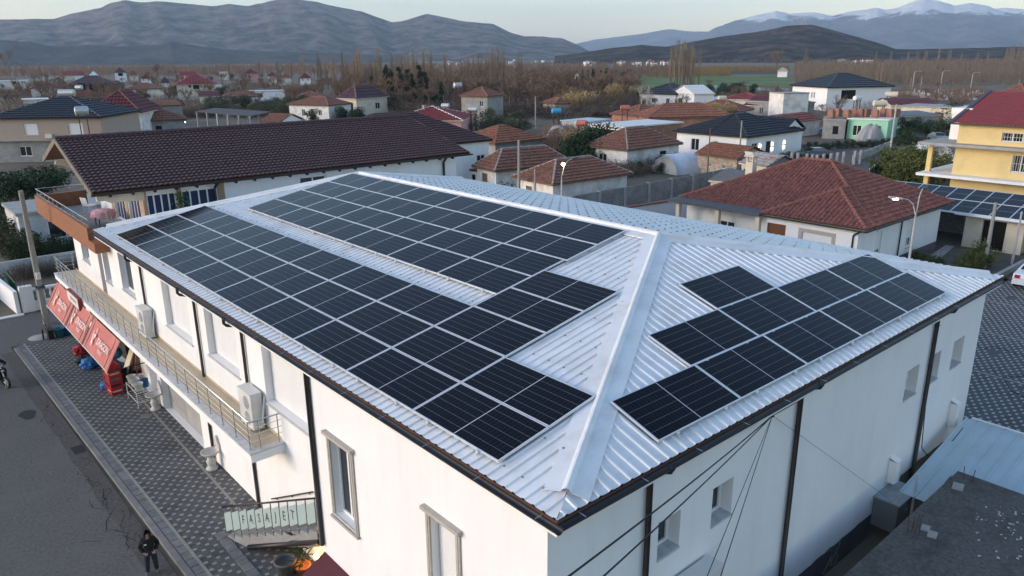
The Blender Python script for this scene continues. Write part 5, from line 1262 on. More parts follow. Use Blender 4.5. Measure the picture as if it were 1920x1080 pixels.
m = MB(); m.box((hx-.02,hy-.02,0),(hx+13.2,hy-.002,.62)); part('plinth', m, mat('purple_grey_plinth',(.13,.105,.125),.8,.1,3), rh)
for y in (19.6,22.9,26.4): m = MB(); m.box((39.5,y-.16,0),(39.82,y+.16,hz_-.12)); part('porch_column', m, W_CREAM, rh)
m = MB(); m.tube([(39.5,12.3,hz_-.1),(39.62,12.75,hz_-.35),(39.68,12.9,hz_-.5),(39.68,12.9,.1)], .05, 7); m.tube([(46.0,12.0,hz_-.1),(46.0,12.5,hz_-.35),(46.0,12.52,.1)], .05, 7); part('downpipe', m, GUT, rh)
m = MB(); c_ = V(45.2,23.9,5.2); m.box((c_.x-.3,c_.y-.3,4.9),(c_.x+.3,c_.y+.3,6.2))
for sx in (-1,1):
    for sy in (-1,1): m.box((c_.x+sx*.22-.06,c_.y+sy*.22-.06,6.2),(c_.x+sx*.22+.06,c_.y+sy*.22+.06,6.6))
m.box((c_.x-.42,c_.y-.42,6.6),(c_.x+.42,c_.y+.42,6.7)); m.extrude([(c_.x-.35,c_.y-.35,6.7),(c_.x+.35,c_.y-.35,6.7),(c_.x,c_.y,6.95)], (0,.7,0)); part('chimney', m, W_CREAM, rr_)
# street lamps
def street_lamp(x, y, label, h, heads, lit):
    o = thing('street_lamp', label, 'street lamp', (x,y,0)); m = MB(); m.tube([(x,y,0),(x,y,h*.72),(x,y,h*.8)], [.085,.065,.05], 8); part('pole', m, POLE_W, o, smooth=True)
    for k, (dx, dy, hh, r) in enumerate(heads):
        m = MB(); m.tube([(x,y,h*.76),(x+dx*.25,y+dy*.25,hh-.35),(x+dx*.6,y+dy*.6,hh-.06),(x+dx,y+dy,hh)], .035, 7); a = part('arm', m, POLE_W, o, smooth=True)
        d = V(dx,dy,.12).normalized(); s = V(-d.y,d.x,0); m = MB(); c = V(x+dx,y+dy,hh)+d*.3; m.obox(c, d*.38, s*.15, V(0,0,.05)); part('lamp_head', m, GUT if not (lit and k == 0) else POLE_W, a)
        if lit and k == 0:
            m = MB(); m.lathe((c.x,c.y,c.z-.05), [(0,-.10),(.16,-.06),(.2,.02),(.14,.04)], 10); m2_ = part('lit_lens', m, LAMP, a, smooth=True)
    return o
pL = at(1728,360,5.9); street_lamp(pL.x-.9, pL.y-.2, 'double-armed street lamp, one head lit, before the red-tiled house', 6.0, [(-.75,.62,5.72),(.95,.15,6.05)][:0] or [(-.80,.72,5.65,1),(.95,.15,6.1,1)], True)
pM = at(1062,345,0); 
lx, ly = 36.2, 35.6; street_lamp(lx, ly, 'street lamp with a lit head behind the white roof ridge', 6.1, [(1.5,.3,6.0,1)], False)
o = thing('lamp_bulb', 'lit bulb fixed on the street lamp behind the white ridge', 'lamp', (lx,ly,5.6)); m = MB(); m.lathe((lx+.15,ly,5.72), [(0,-.14),(.13,-.09),(.16,0),(.11,.1),(0,.13)], 10); part('bulb', m, LAMP, o, smooth=True); m = MB(); m.bar((lx,ly,5.75),(lx+.1,ly,5.78),.06); part('bracket', m, POLE_W, o)
def pole(b, top, r, label, mt=POLE_C, arms=0, name='utility_pole', cat='pole'):
    o = thing(name, label, cat, (b.x,b.y,b.z)); m = MB(); m.tube([b, top], [r, r*.68], 8); part('shaft', m, mt, o)
    if arms:
        m = MB(); d = V(-.55,.45,0); m.bar(top-V(0,0,.25)-d, top-V(0,0,.25)+d, .07)
        for t in (-1,0,1): m.lathe(top-V(0,0,.22)+d*t*.9, [(.04,0),(.05,.08),(.02,.14),(0,.16)], 6)
        part('crossarm', m, POLE_C, o)
    return o
pole(V(-.77,39.0,0), V(-1.0,37.2,7.75), .17, 'leaning concrete utility pole beside the shop corner', arms=0)
m = MB(); m.box((-.98,37.75,2.9),(-.78,37.95,3.25)); single('meter_box', m, WHITEP, 'small white box fixed on the leaning concrete pole', 'box')
m = MB(); m.tube([(-.86+.2*math.cos(t),38.25+.2*math.sin(t),2.35+.05*math.sin(3*t)) for t in np.linspace(0,6.2,14)], .06, 6); single('cable_loop', m, mat('blue_black_cable',(.02,.05,.09),.6,.4,8), 'coil of dark cable round the leaning concrete pole', 'cable')
def topz(xp, yp, b):                                  # height whose image lies at yp above base b
    lo, hi = 0., 14.
    for _ in range(40):
        mz = (lo+hi)/2; d = V(b.x,b.y,mz)-CAM; yy = 540-FPX*d.dot(up)/d.dot(fw)
        if yy > yp: lo = mz
        else: hi = mz
    return (lo+hi)/2
def pxpole(xb, yb, yt, r, label, mt=POLE_C, arms=0, b=None):
    b = b or at(xb, yb); return pole(b, V(b.x,b.y,topz(xb, yt, b)), r, label, mt, arms)
pxpole(1845,503,380,.15,'bare grey concrete pole in the garden in front of the carport')
pxpole(1897,496,397,.09,'thin pale post at the garden edge right of the concrete pole', POLE_W)
pxpole(966,348,263,.16,'concrete utility pole with a lamp box before the long old house', b=V(40.4,45.6,0))
pxpole(992,352,318,.10,'short thin post before the long old house', b=V(38.4,41.2,0))
pxpole(1322,400,240,.09,'thin dark pole beside the cinder-block wall', OLDWOOD, b=at(1325,345))
pxpole(1384,320,226,.12,'tall concrete pole beside the shed with the rusty roof', b=at(1384,318))
pxpole(1668,290,195,.15,'white concrete pole beside the mint-green house', POLE_W)
pxpole(1004,242,180,.16,'lone concrete pole standing in the scrub')
pxpole(987,252,228,.14,'short white post in the scrub', POLE_W)
for k, (xb, yb, yt) in enumerate([(1712,170,134),(1764,172,133),(1821,170,136)]):
    b = at(xb-2, yb); z = topz(xb+2, yt, b); o = thing('street_lamp', ['far road lamp nearest to the white villa','far road lamp in the middle of the row','far road lamp nearest to the yellow house'][k], 'street lamp', (b.x,b.y,0), 0, 'road lamps by the cemetery'); m = MB(); m.tube([b, V(b.x,b.y,z*.9), V(b.x+.4,b.y-.3,z), V(b.x+1.6,b.y-1.1,z+.05)], [.14,.11,.09,.07], 6); part('pole', m, POLE_W, o); m = MB(); m.obox((b.x+2.0,b.y-1.35,z+.02), (.5,-.35,0), (.1,.14,0), (0,0,.07)); part('lamp_head', m, GALV, o)
pxpole(1725,172,142,.16,'leaning concrete pole by the far road lamps'); pxpole(1706,168,146,.12,'pale short pole by the far road')
pxpole(1908,172,148,.16,'concrete pole at the far right edge above the yellow house')

# ------------------------------------------------------------------ yellow house and carport
yh = thing('yellow_house', 'tall yellow house with red metal-tile roof at the right edge', 'house', (77,8,0))
Yx, Yy0, Yy1 = 70.4, -8., 18.2
m = MB()
wall(m, (Yx,Yy1,0), (0,-1,0), Yy1-Yy0, 0, 3.3, [], (1,0,0)); opy = [(4.75,6.1,3.95,5.45),(15,16.5,3.95,5.45)]; opz = [(3.6,5.25,6.55,7.35),(14,15.6,6.55,7.35)]
wall(m, (Yx,Yy1,0), (0,-1,0), Yy1-Yy0, 3.3, 6.0, opy, (1,0,0)); wall(m, (Yx,Yy1,0), (0,-1,0), Yy1-Yy0, 6.0, 8.0, opz, (1,0,0))
m.poly([(Yx,Yy1,0),(Yx+13,Yy1,0),(Yx+13,Yy1,8.0),(Yx,Yy1,8.0)]); part('wall', m, W_YELLOW, yh)
for a, b, c, d in opy+opz:
    o = window(yh, (Yx,Yy1,0), (0,-1,0), (1,0,0), a, b, c, d, .16, 'w', True, 1); mm = MB()
    for u in np.linspace(a, b, 8): mm.tube([(Yx-.03,Yy1-u,c),(Yx-.03,Yy1-u,d)], .016, 5)
    for z in (c+.02,(c+d)/2,d-.02): mm.tube([(Yx-.03,Yy1-a,z),(Yx-.03,Yy1-b,z)], .016, 5)
    part('window_bars', mm, WHITEP, o)
for z, ov_, yv in ((3.05,1.5,2.6),(5.9,1.3,2.9)):
    m = MB(); m.box((Yx-ov_,Yy0,z),(Yx-.002,Yy1+yv,z+.24)); m.box((Yx,Yy1+.002,z),(Yx+10,Yy1+yv,z+.24)); part('ledge_slab', m, CONC if z > 4 else W_WHITE, yh)
m = MB(); m.box((Yx+.05,Yy1+2.0,3.29),(Yx+.45,Yy1+2.4,5.9)); m.box((Yx+.05,Yy1+2.0,0),(Yx+.45,Yy1+2.4,3.05)); part('corner_column', m, W_YELLOW, yh)
m = MB(); roof_plane(m, (Yx-.5,Yy1+.5,8.0), (Yx-.5,Yy0,8.0), (Yx+8.5,Yy1+.5,10.5), (Yx+8.5,Yy0,10.5), .30, .40, .03, .04, 5)
yr = part('roof', m, T_REDM, yh)
m = MB(); m.bar((Yx-.55,Yy1+.58,7.98),(Yx+8.5,Yy1+.58,10.5), .35, .22); part('verge_trim', m, mat('blue_grey_verge',(.05,.055,.075),.5,.1,3), yr)
m = MB(); m.box((Yx-.62,Yy0,7.84),(Yx-.48,Yy1+.5,7.99)); part('fascia', m, GUT, yr)
m = MB(); m.extrude([(Yx,Yy1,8.0),(Yx+13,Yy1,8.0),(Yx+13,Yy1,9.4),(Yx+8.5,Yy1,10.4)], (0,-.1,0)); part('gable', m, W_YELLOW, yh)
m = MB(); m.box((Yx+3.0,Yy1+.1,8.55),(Yx+6.5,Yy1+1.9,9.1)); m.box((Yx+3.1,Yy1+.1,6.14),(Yx+3.5,Yy1+1.8,8.55)); part('balcony_head', m, W_WHITE, yh)
cp = thing('carport', 'pale garden building and carport roofed with solar panels at right', 'carport', (58,8,0))
m = MB(); ops_c = [(1.2,2.75,.05,2.25)]
wall(m, (55.3,11.6,0), (0,-1,0), 3.9, 0, 2.55, ops_c, (1,0,0), .25); m.poly([(55.3,11.6,0),(59.5,11.6,0),(59.5,11.6,3.4),(55.3,11.6,2.55)]); m.poly([(55.3,7.7,0),(59.5,7.7,0),(59.5,7.7,3.4),(55.3,7.7,2.55)]); part('wall', m, W_CREAM, cp)
window(cp, (55.3,11.6,0), (0,-1,0), (1,0,0), *ops_c[0], .3, 'o', False)
m = MB(); m.extrude([(54.7,14.2,2.55),(54.7,-2,2.55),(59.8,-2,3.65),(59.8,19.4,3.65),(54.7,19.4,2.55)], (0,0,.06)); part('roof_frame', m, ALU, cp)
m = MB(); m.box((54.5,7.4,2.50),(54.7,12.2,2.56)); part('roof_edge', m, ALU, cp)
for y in (13.6,17.5,4.0,0.): m = MB(); m.tube([(55.0,y,0),(55.0,y,2.56)], .05, 7); part('post', m, POLE_W, cp)
m = MB(); m.poly([(59.7,-2,0),(59.7,19,0),(59.7,19,3.5),(59.7,-2,3.5)]); part('back_wall', m, BLOCK, cp)
sl_ = math.atan2(1.1,5.1); xd = V(0,-1,0); yd_ = V(math.cos(sl_),0,math.sin(sl_))
for r_ in range(2):
    for c in range(13):
        s_ = .10+2.52*r_+1.24; y = 19.2-1.32*c-.66
        o = bpy.data.objects.new('solar_panel', None); COL.objects.link(o); ct_ = V(54.7,y,2.645)+yd_*s_; z = yd_.cross(V(0,1,0)); xx = yd_; yy_ = V(0,1,0); zz_ = xx.cross(yy_)
        o.matrix_world = Matrix(((xx.x,yy_.x,zz_.x,ct_.x),(xx.y,yy_.y,zz_.y,ct_.y),(xx.z,yy_.z,zz_.z,ct_.z),(0,0,0,1))); o.scale = (.885,1.,1.)
        o['label'] = 'solar panel on the carport, %s row from its low edge, %s from the red house' % (['first','second','third'][r_], (ORD+['tenth','eleventh','twelfth','thirteenth'])[c]); o['category'] = 'solar panel'; o['group'] = 'panels on the carport'
        for nm, me in zip(('frame','glass'), PM[:2]): k = bpy.data.objects.new(nm, me); COL.objects.link(k); k.parent = o
m = MB(); m.poly([(47.5,5.5,.02),(62,5.5,.02),(62,20,.02),(53.6,20,.02),(53.6,12.2,.02),(47.5,12.2,.02)]); struct('yard_ground', m, DIRT)
m = MB(); m.poly([(49.5,11.9,.028),(49.5,11.1,.028),(54.8,11.9,.028),(54.8,12.5,.028)]); struct('gravel_strip', m, mat('pale_gravel',(.36,.35,.33),.9,.6,6))
m = MB(); m.box((46.5,6.6,0),(60,6.85,.35)); single('kerb_wall', m, CONC, 'low concrete kerb wall between garden and paved yard', 'wall')

# ------------------------------------------------------------------ walls and gardens behind the roof
def bwall(p, q, h, mt, label, t=.2, posts=0, cop=None, name='garden_wall'):
    p = Vector(p); q = Vector(q); o = thing(name, label, 'wall', ((p+q)/2)[:]); m = MB(); m.bar(p+V(0,0,h/2), q+V(0,0,h/2), t, h); part('wall', m, mt, o)
    if posts:
        L = (q-p).length; n = int(L/posts)
        for k in range(n+1): c = p.lerp(q, k/n); m = MB(); m.box((c.x-.17,c.y-.17,0),(c.x+.17,c.y+.17,h+.04)); part('pier', m, CONC, o)
    if cop: m = MB(); m.bar(p+V(0,0,h+.05), q+V(0,0,h+.05), t+.2, .10); part('coping', m, cop, o)
    return o
bwall((33.5,38.9,0), (66.4,39.3,0), 2.1, BLOCK, 'long grey cinder-block wall behind the white roof ridge', posts=3.6)
bwall((33,34.6,0), (54.0,32.0,0), 1.7, W_WHITE, 'white garden wall with red tile coping beside the red-tiled house', .25, cop=T_RED)
bwall((66.4,39.3,0), (80,41.0,0), 1.9, BLOCK, 'grey cinder-block wall running past the stone shed')
for k in range(3):
    c = at([1223,1247,1273][k], [394,392,388][k], .1); o = thing('young_palm', ['small dark palm by the white garden wall, the left one','small dark palm by the white garden wall, the middle one','larger dark palm by the white garden wall, the right one'][k], 'palm', (c.x,c.y,0), 0, 'young palms by the garden wall'); m = MB()
    for j in range(16):
        a = j*.39; l = .55+.2*(k == 2); m.poly([(0,0,.45),(.35*l*math.cos(a)-.05*math.sin(a),.35*l*math.sin(a)+.05*math.cos(a),.75),(l*math.cos(a),l*math.sin(a),.65),(.35*l*math.cos(a)+.05*math.sin(a),.35*l*math.sin(a)-.05*math.cos(a),.72)])
    part('fronds', m, LEAF, o, local=True); m = MB(); m.tube([(0,0,0),(0,0,.5)], .06, 6); part('trunk', m, BARK, o, local=True)

D = False
# middle distance: old houses and new ones; front edges are read off the eaves
H = house
H('long old white house with a worn terracotta hip roof, the left of the close pair', (884,311), (927,321), 2.8, 9.5, 'hip', 1.9, .45, W_OLD, T_OLD, [('f','x',.25,.55,.9,2.2),('r','o',.35,.45,.4,2.1)], cap=RENDER_GR, debug=D)
H('old white house with patched mortar on its clay roof, right of the pair', (1036,346), (1188,325), 2.8, 5.4, 'hip', 1.7, .45, W_OLD, T_OLD, [('l','x',.25,.42,.8,2.1)], cap=RENDER_GR, debug=D)
H('low lean-to of flaking white plaster beside the long old house', (868,318), (898,322), 2.0, 3, 'flat', .08, .1, W_OLD, RUST, [('f','o',.5,.75,.2,1.6)], name='lean_to', cat='shed', debug=D)
H('flat concrete-roofed white annex at the side of the old patched house', (1100,342), (1145,334), 2.3, 2.6, 'flat', .08, .1, W_OLD, CONC, [], name='annex', cat='annex', debug=D)
H('ruined stone house with a weathered orange-red tile roof', (928,270), (1025,260), 2.6, 8.5, 'hip', 2.0, .4, W_GREY, T_ORANGE, [('f','o',.12,.22,.3,1.9)], cap=T_ORANGE, debug=D)
H('old house with a brown clay hip roof and ivy on its back slope', (1177,282), (1281,269), 2.8, 7.0, 'hip', 2.3, .4, W_OLD, T_OLD, [('f','o',.62,.75,.8,2.1),('l','w',.3,.5,.8,2.0)], cap=RENDER_GR, debug=D)
H('modern white bungalow with a black tiled hip roof and lit wall lamps', (84.6,61.4,3.5), (84.6,48.8,3.5), 3.5, 14, 'hip', 2.5, .5, W_WHITE, T_BLACK, [('f','w',.22,.34,1.0,2.7),('f','w',.55,.61,1.9,2.6),('r','w',.1,.2,1.0,2.5),('r','o',.36,.45,.1,2.5)], cap=T_BLACK, debug=D)
H('white garage wing of the black-roofed bungalow', (95.5,49.6,3.6), (101.5,49.6,3.6), 3.6, 5.5, 'gable', 1.6, .35, W_WHITE, T_BLACK, [('f','g',.18,.72,.05,2.3)], name='garage_wing', cat='garage', cap=T_BLACK, axis='b', debug=D)
for k, px_ in enumerate([1403,1428,1449]):
    o = thing('wall_light', 'lit up-and-down wall light on the black-roofed bungalow, %s from the left' % ORD[k], 'lamp', (88.5+k*3.2,49.22,1.8), 0, 'wall lights of the bungalow'); m = MB(); m.box((88.4+k*3.2,49.12,1.62),(88.6+k*3.2,49.26,1.80)); part('case', m, INK, o)
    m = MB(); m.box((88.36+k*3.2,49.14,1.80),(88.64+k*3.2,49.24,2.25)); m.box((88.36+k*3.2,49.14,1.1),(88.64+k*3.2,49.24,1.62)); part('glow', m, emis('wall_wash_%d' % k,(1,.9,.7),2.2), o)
H('small stone shed with an orange tile roof before the bungalow', (1302,288), (1383,298), 2.4, 5.5, 'gable', 1.2, .25, STONE, T_ORANGE, [('f','w',.3,.36,1.0,1.5),('f','w',.65,.72,1.0,1.5)], name='stone_shed', cat='shed', cap=None, debug=D)
H('block shed with rust-streaked pale sheet roof', (1385,305), (1437,314), 2.5, 4.6, 'gable', 1.1, .25, W_CREAM, mat('rust_streaked_sheet',(.40,.37,.34),.7,.2,1,dirt=(.17,.04,.035),dirt_amt=.95,dirt_scale=1.1), [('f','o',.1,.35,.9,1.9)], name='block_shed', cat='shed', cap=None, side_m=('r',BLOCK), debug=D)
H('low grey sheet-roofed shelter behind the cinder-block wall', (1328,338), (1400,344), 2.2, 4.5, 'shed', .5, .2, W_CREAM, mat('grey_sheet',(.14,.155,.17),.5,.15,2), [('f','o',.15,.6,.6,1.8)], name='shelter', cat='shed', cap=None, debug=D)
H('two-storey white villa with a black hip roof, far right of centre', (1481,160), (1551,164), 6.0, 19, 'hip', 3.2, .6, W_WHITE, T_BLACK, [('f','w',.28,.34,3.4,4.2),('f','w',.56,.60,3.0,4.6),('f','w',.63,.67,3.0,4.6),('r','o',.22,.45,2.9,5.2)], cap=T_BLACK, debug=D)
H('open barn with a dark red metal roof and pale block gable', (1483,201), (1525,197), 3.4, 11, 'gable', 2.0, .3, BLOCK, T_DKRED, [('r','o',.05,.95,.4,2.8)], name='barn', cat='barn', cap=None, axis='b', debug=D)
H('unfinished grey two-storey house with a flat slab', (1395,190), (1446,193), 4.2, 9, 'flat', .08, .4, W_GREY, CONC, [('f','w',.15,.3,1.6,3.2),('f','w',.55,.7,1.6,3.2)], debug=D)
H('white rooftop room on the unfinished grey house', (1442,174), (1470,176), 6.4, 6, 'flat', .08, .1, W_OLD, CONC, [], name='rooftop_room', cat='room', debug=D)
H('grey plastered house beside the unfinished slab with one white-framed window', (1440,189), (1469,193), 4.0, 7, 'flat', .08, .2, W_GREY, CONC, [('f','w',.35,.65,1.6,3.0)], debug=D)
H('low shed with reddish tile roof in front of the barn', (1478,232), (1540,225), 2.6, 6, 'gable', 1.3, .2, W_OLD, T_RED, [], name='low_shed', cat='shed', cap=None, debug=D)
mg, *_ = H('mint-green and white house with a flat roof stacked with orange blocks', (1588,223), (1668,226), 3.4, 8, 'flat', .08, .2, W_GREEN, WHITEP, [('f','w',.14,.36,.6,2.4),('f','x',.62,.84,.2,2.4)], debug=D)
H('grey block lean-to left of the mint-green house', (1543,225), (1588,226), 3.2, 6, 'flat', .08, .1, W_GREY, CONC, [('f','o',.45,.7,.8,2.2)], name='lean_to', cat='shed', debug=D)
for k, xk in enumerate([1558,1570,1588,1601,1612,1622,1640,1657,1668,1679]):
    c = at(xk, 221-R.uniform(0,3), 3.55); o = thing('block_pallet', 'pallet of orange hollow blocks on the flat roof, %s from the left' % (ORD+['tenth'])[k], 'pallet', (c.x,c.y,3.55), R.uniform(-.2,.2), 'pallets of orange blocks')
    m = MB(); m.box((-.55,-.5,.12),(.55,.5,1.2)); m.box((-.5,-.45,1.2),(.1+.3*(k % 2),.45,1.42)); part('blocks', m, BRICK, o, local=True); m = MB(); m.box((-.6,-.55,0),(.6,.55,.12)); part('pallet', m, OLDWOOD, o, local=True)
H('long cream flat-roofed outbuilding behind the mint-green house', (1686,199), (1798,203), 3.4, 9, 'flat', .08, .4, W_CREAM, CONC, [('f','o',.24,.34,.2,2.6),('f','x',.62,.78,.2,2.4)], name='outbuilding', cat='building', debug=D)
H('low dark red roof behind the cream outbuilding', (1670,197), (1760,197), 3.2, 12, 'gable', 1.2, .2, W_CREAM, T_DKRED, [], name='low_house', cat='house', cap=None, debug=D)
H('grey sheet shelter beside the yellow house garden', (1690,218), (1765,215), 2.4, 6, 'shed', .4, .2, W_GREY, mat('blue_grey_sheet',(.20,.22,.24),.5,.2,2), [], name='shelter', cat='shed', cap=None, debug=D)
H('red-roofed low house peeping over the yellow house', (1868,176), (1925,178), 4.5, 14, 'hip', 2.4, .4, W_CREAM, T_RED, [], debug=D)
H('white flat-roofed garage in the middle with dark openings', (1103,234), (1170,240), 3.2, 14, 'flat', .08, .3, W_WHITE, mat('white_slab',(.66,.66,.64),.8,.06,1), [('f','o',.10,.85,.2,2.7)], name='flat_garage', cat='garage', side_m=('r',BRICK), debug=D)
H('low pale-blue sheet roof left of the white garage', (1050,227), (1098,230), 2.6, 8, 'flat', .08, .2, W_WHITE, SHEET2, [], name='low_shed', cat='shed', debug=D)
H('unfinished red-brick building with an orange hip roof', (1188,214), (1215,221), 3.2, 16, 'hip', 2.2, .3, BRICK, T_ORANGE, [('f','o',.3,.45,.8,2.2)], cap=T_ORANGE, debug=D)
H('small old house with orange tiles right of the red-brick building', (1196,218), (1262,214), 3.0, 8, 'hip', 1.8, .4, BRICK, T_OLD, [], debug=D)
H('two joined old houses with clay roofs behind the bungalow', (1288,207), (1390,210), 3.0, 9, 'hip', 2.0, .4, W_OLD, T_OLD, [('f','o',.3,.36,1,2),('f','w',.8,.85,1,2)], debug=D)
H('orange-roofed low building behind the reeds near the grey house', (1355,186), (1435,187), 3.2, 10, 'hip', 1.4, .3, W_CREAM, T_REDM, [], debug=D)
H('white bungalow with a blue-black hip roof left of the tall poplars', (1194,175), (1268,177), 3.6, 14, 'hip', 2.6, .6, W_WHITE, T_BLACK, [('f','w',.35,.45,1,2.4),('f','w',.75,.85,1,2.4)], cap=T_BLACK, debug=D)
H('white porch gable of the blue-black roofed bungalow', (1258,173), (1301,177), 4.0, 6, 'gable', 2.2, .3, W_WHITE, WHITEP, [('f','o',.3,.5,.1,2.6)], name='porch', cat='porch', cap=None, axis='b', debug=D)
H('old two-storey cream and stone house in the scrub', (860,180), (915,181), 5.6, 7.5, 'hip', 1.9, .4, W_GREY, T_OLD, [('f','w',.7,.84,3.3,4.6),('f','w',.7,.84,.7,2.1),('l','w',.3,.55,3.3,4.6),('l','w',.3,.55,.7,2.1)], side_m=('l',W_CREAM), debug=D)
H('hut half hidden in dry reeds', (1015,192), (1040,195), 2.8, 5, 'hip', 1.2, .3, W_CREAM, T_OLD, [('f','o',.35,.6,.4,2.0)], name='hut', cat='hut', debug=D)
H('ochre flat-roofed ruin in the woodland', (946,149), (1000,150), 4.2, 9, 'flat', .08, .1, W_CREAM, CONC, [('f','o',.1,.3,.8,1.8),('f','o',.5,.7,.8,1.8)], name='ruin', cat='building', debug=D)
H('small white gabled house far among dark ivy trees', (1075,140), (1088,141), 5, 9, 'gable', 2.5, .3, W_WHITE, T_RED, [], cap=None, axis='b', debug=D)
# left half
H('low white house with brown clay roof in the scrub left of the old two-storey house', (762,179), (800,180), 3.4, 8, 'hip', 1.6, .4, W_OLD, T_OLD, [('f','w',.6,.75,1,2.2)], debug=D)
H('house with a plum-coloured hip roof and grey porch', (630,184), (668,185), 4.4, 12, 'hip', 3.0, .5, W_CREAM, mat('plum_tile',(.075,.035,.045),.5,.15,1.5), [('f','o',.65,.8,.3,3.2),('r','w',.6,.75,1.4,3.0)], debug=D)
H('wide house with a crimson metal hip roof just beyond the brown ridge', (724,226), (868,226), 3.6, 13, 'hip', 2.0, .4, W_PINK, T_REDM, [], cap=WHITEP, chimney=(.42,.4,2.2), debug=D)
H('long low white house with a terracotta hip roof', (537,196), (616,198), 3.8, 8, 'hip', 1.6, .4, W_OLD, T_OLD, [('f','w',.32,.40,1.2,2.8),('f','x',.55,.62,.2,2.8),('f','w',.74,.82,1.4,2.8),('r','w',.5,.7,1.4,2.8)], debug=D)
H('small hip-roofed cottage beyond the long low white house', (560,182), (605,182), 3.4, 7, 'hip', 1.5, .3, W_OLD, T_OLD, [], debug=D)
H('small shed with a rusty gable just over the brown ridge', (485,228), (525,230), 2.6, 6, 'gable', 1.4, .3, W_WHITE, T_ORANGE, [], name='low_shed', cat='shed', cap=None, debug=D)
H('low white house with several clay roofs behind the olive trees', (415,182), (493,181), 3.0, 8, 'hip', 1.6, .3, W_OLD, T_OLD, [('f','o',.25,.35,.8,2.2),('f','x',.45,.55,.2,2.2),('f','w',.8,.9,1,2.2)], debug=D)
H('pale long shed roof behind the low white house', (448,170), (535,173), 3.6, 9, 'flat', .08, .2, W_WHITE, mat('pale_sheet',(.50,.53,.56),.6,.1,2), [], name='long_shed', cat='shed', debug=D)
H('large cream two-storey house with a crimson hip roof', (325,152), (407,150), 7.0, 15, 'hip', 3.6, .8, W_CREAM, T_REDM, [('f','w',.30,.38,4.4,5.8),('f','w',.70,.76,4.2,6.0),('f','o',.42,.58,3.9,6.2)], cap=None, chimney=(.28,.3,3.), debug=D)
H('second crimson roof rising behind the large cream house', (335,138), (368,138), 7.5, 10, 'gable', 2.6, .5, BRICK, T_REDM, [], cap=None, debug=D)
H('small red-roofed annex before the large cream house', (372,180), (412,182), 3.6, 8, 'gable', 1.5, .3, W_OLD, T_DKRED, [], name='annex', cat='annex', cap=None, debug=D)
H('unfinished brick house with a brown hip roof and open veranda', (124,153), (221,153), 6.2, 13, 'hip', 3.2, .7, BRICK, T_BROWN, [('f','o',.08,.14,3.4,5.2),('f','o',.20,.34,3.0,5.6),('f','o',.42,.58,3.0,5.6),('f','o',.66,.72,3.4,5.2)], cap=T_BROWN, debug=D)
H('white flat-roofed two-storey house at the left edge', (-20,147), (54,148), 6.2, 11, 'flat', .4, .2, W_OLD, W_OLD, [('f','o',.55,.66,3.4,5.0),('f','w',.80,.84,3.6,4.8),('f','w',.86,.90,3.6,4.8)], debug=D)
H('small white gable house with a red roof in the far village', (114,131), (157,133), 6.0, 12, 'gable', 3.0, .4, W_WHITE, T_REDM, [('f','w',.3,.4,3.2,4.4)], cap=None, debug=D)
H('long low cream building behind the unfinished brick house', (78,141), (140,144), 4.5, 9, 'flat', .08, .2, W_CREAM, CONC, [('f','w',.3,.36,1.6,3)], debug=D)
H('dark-roofed two-storey house in the far village', (211,124), (236,124), 8, 12, 'hip', 3.5, .5, W_WHITE, T_BROWN, [('f','o',.3,.7,4,6)], debug=D)
H('cream house with orange roof in the far village', (239,126), (258,126), 6, 12, 'hip', 3, .5, W_CREAM, T_RED, [], debug=D)
H('dark red pyramid-roofed house behind the beige block', (158,214), (266,212), 5.2, 13, 'hip', 3.8, .5, W_OLD, T_DKRED, [], cap=T_RED, debug=D)
H('low grey stone house with lit lamps and clay roof', (190,230), (350,224), 3.4, 7, 'hip', 1.7, .4, W_GREY, T_OLD, [('f','x',.15,.25,.2,2.6),('f','o',.42,.50,1,2.4),('f','o',.62,.70,.8,2.4)], debug=D)
H('old stone barn with dark brown roof and rusty wing', (200,203), (292,196), 4.4, 9, 'gable', 2.0, .3, W_GREY, mat('dark_old_tile',(.075,.052,.04),.9,.4,1.5), [], name='barn', cat='barn', cap=None, debug=D)
H('low rusty-roofed wing of the old stone barn', (290,199), (343,197), 3.4, 6, 'shed', .9, .2, W_GREY, T_ORANGE, [], name='barn_wing', cat='barn', cap=None, debug=D)
H('low clay roof beyond the stone barn', (236,168), (308,166), 4, 10, 'hip', 2, .4, W_OLD, T_OLD, [], debug=D)
H('small dark red hip roof before the far village', (55,166), (120,166), 4.0, 11, 'hip', 2.4, .4, W_OLD, T_DKRED, [], debug=D)
H('white flat-roofed shed with small dark windows', (40,186), (92,188), 3.6, 8, 'flat', .08, .3, W_OLD, WHITEP, [('f','o',.15,.3,1.4,2.4),('f','o',.55,.7,1.4,2.4)], name='low_shed', cat='shed', debug=D)
H('pink two-storey house with a red hip roof', (454,134), (486,135), 7.0, 12, 'hip', 3.2, .5, W_PINK, T_DKRED, [('f','w',.3,.4,4,5.4),('f','w',.4,.5,1,2.4)], debug=D)
H('white flat house left of the pink house', (408,130), (430,129), 7, 11, 'flat', .2, .5, W_OLD, WHITEP, [], debug=D)
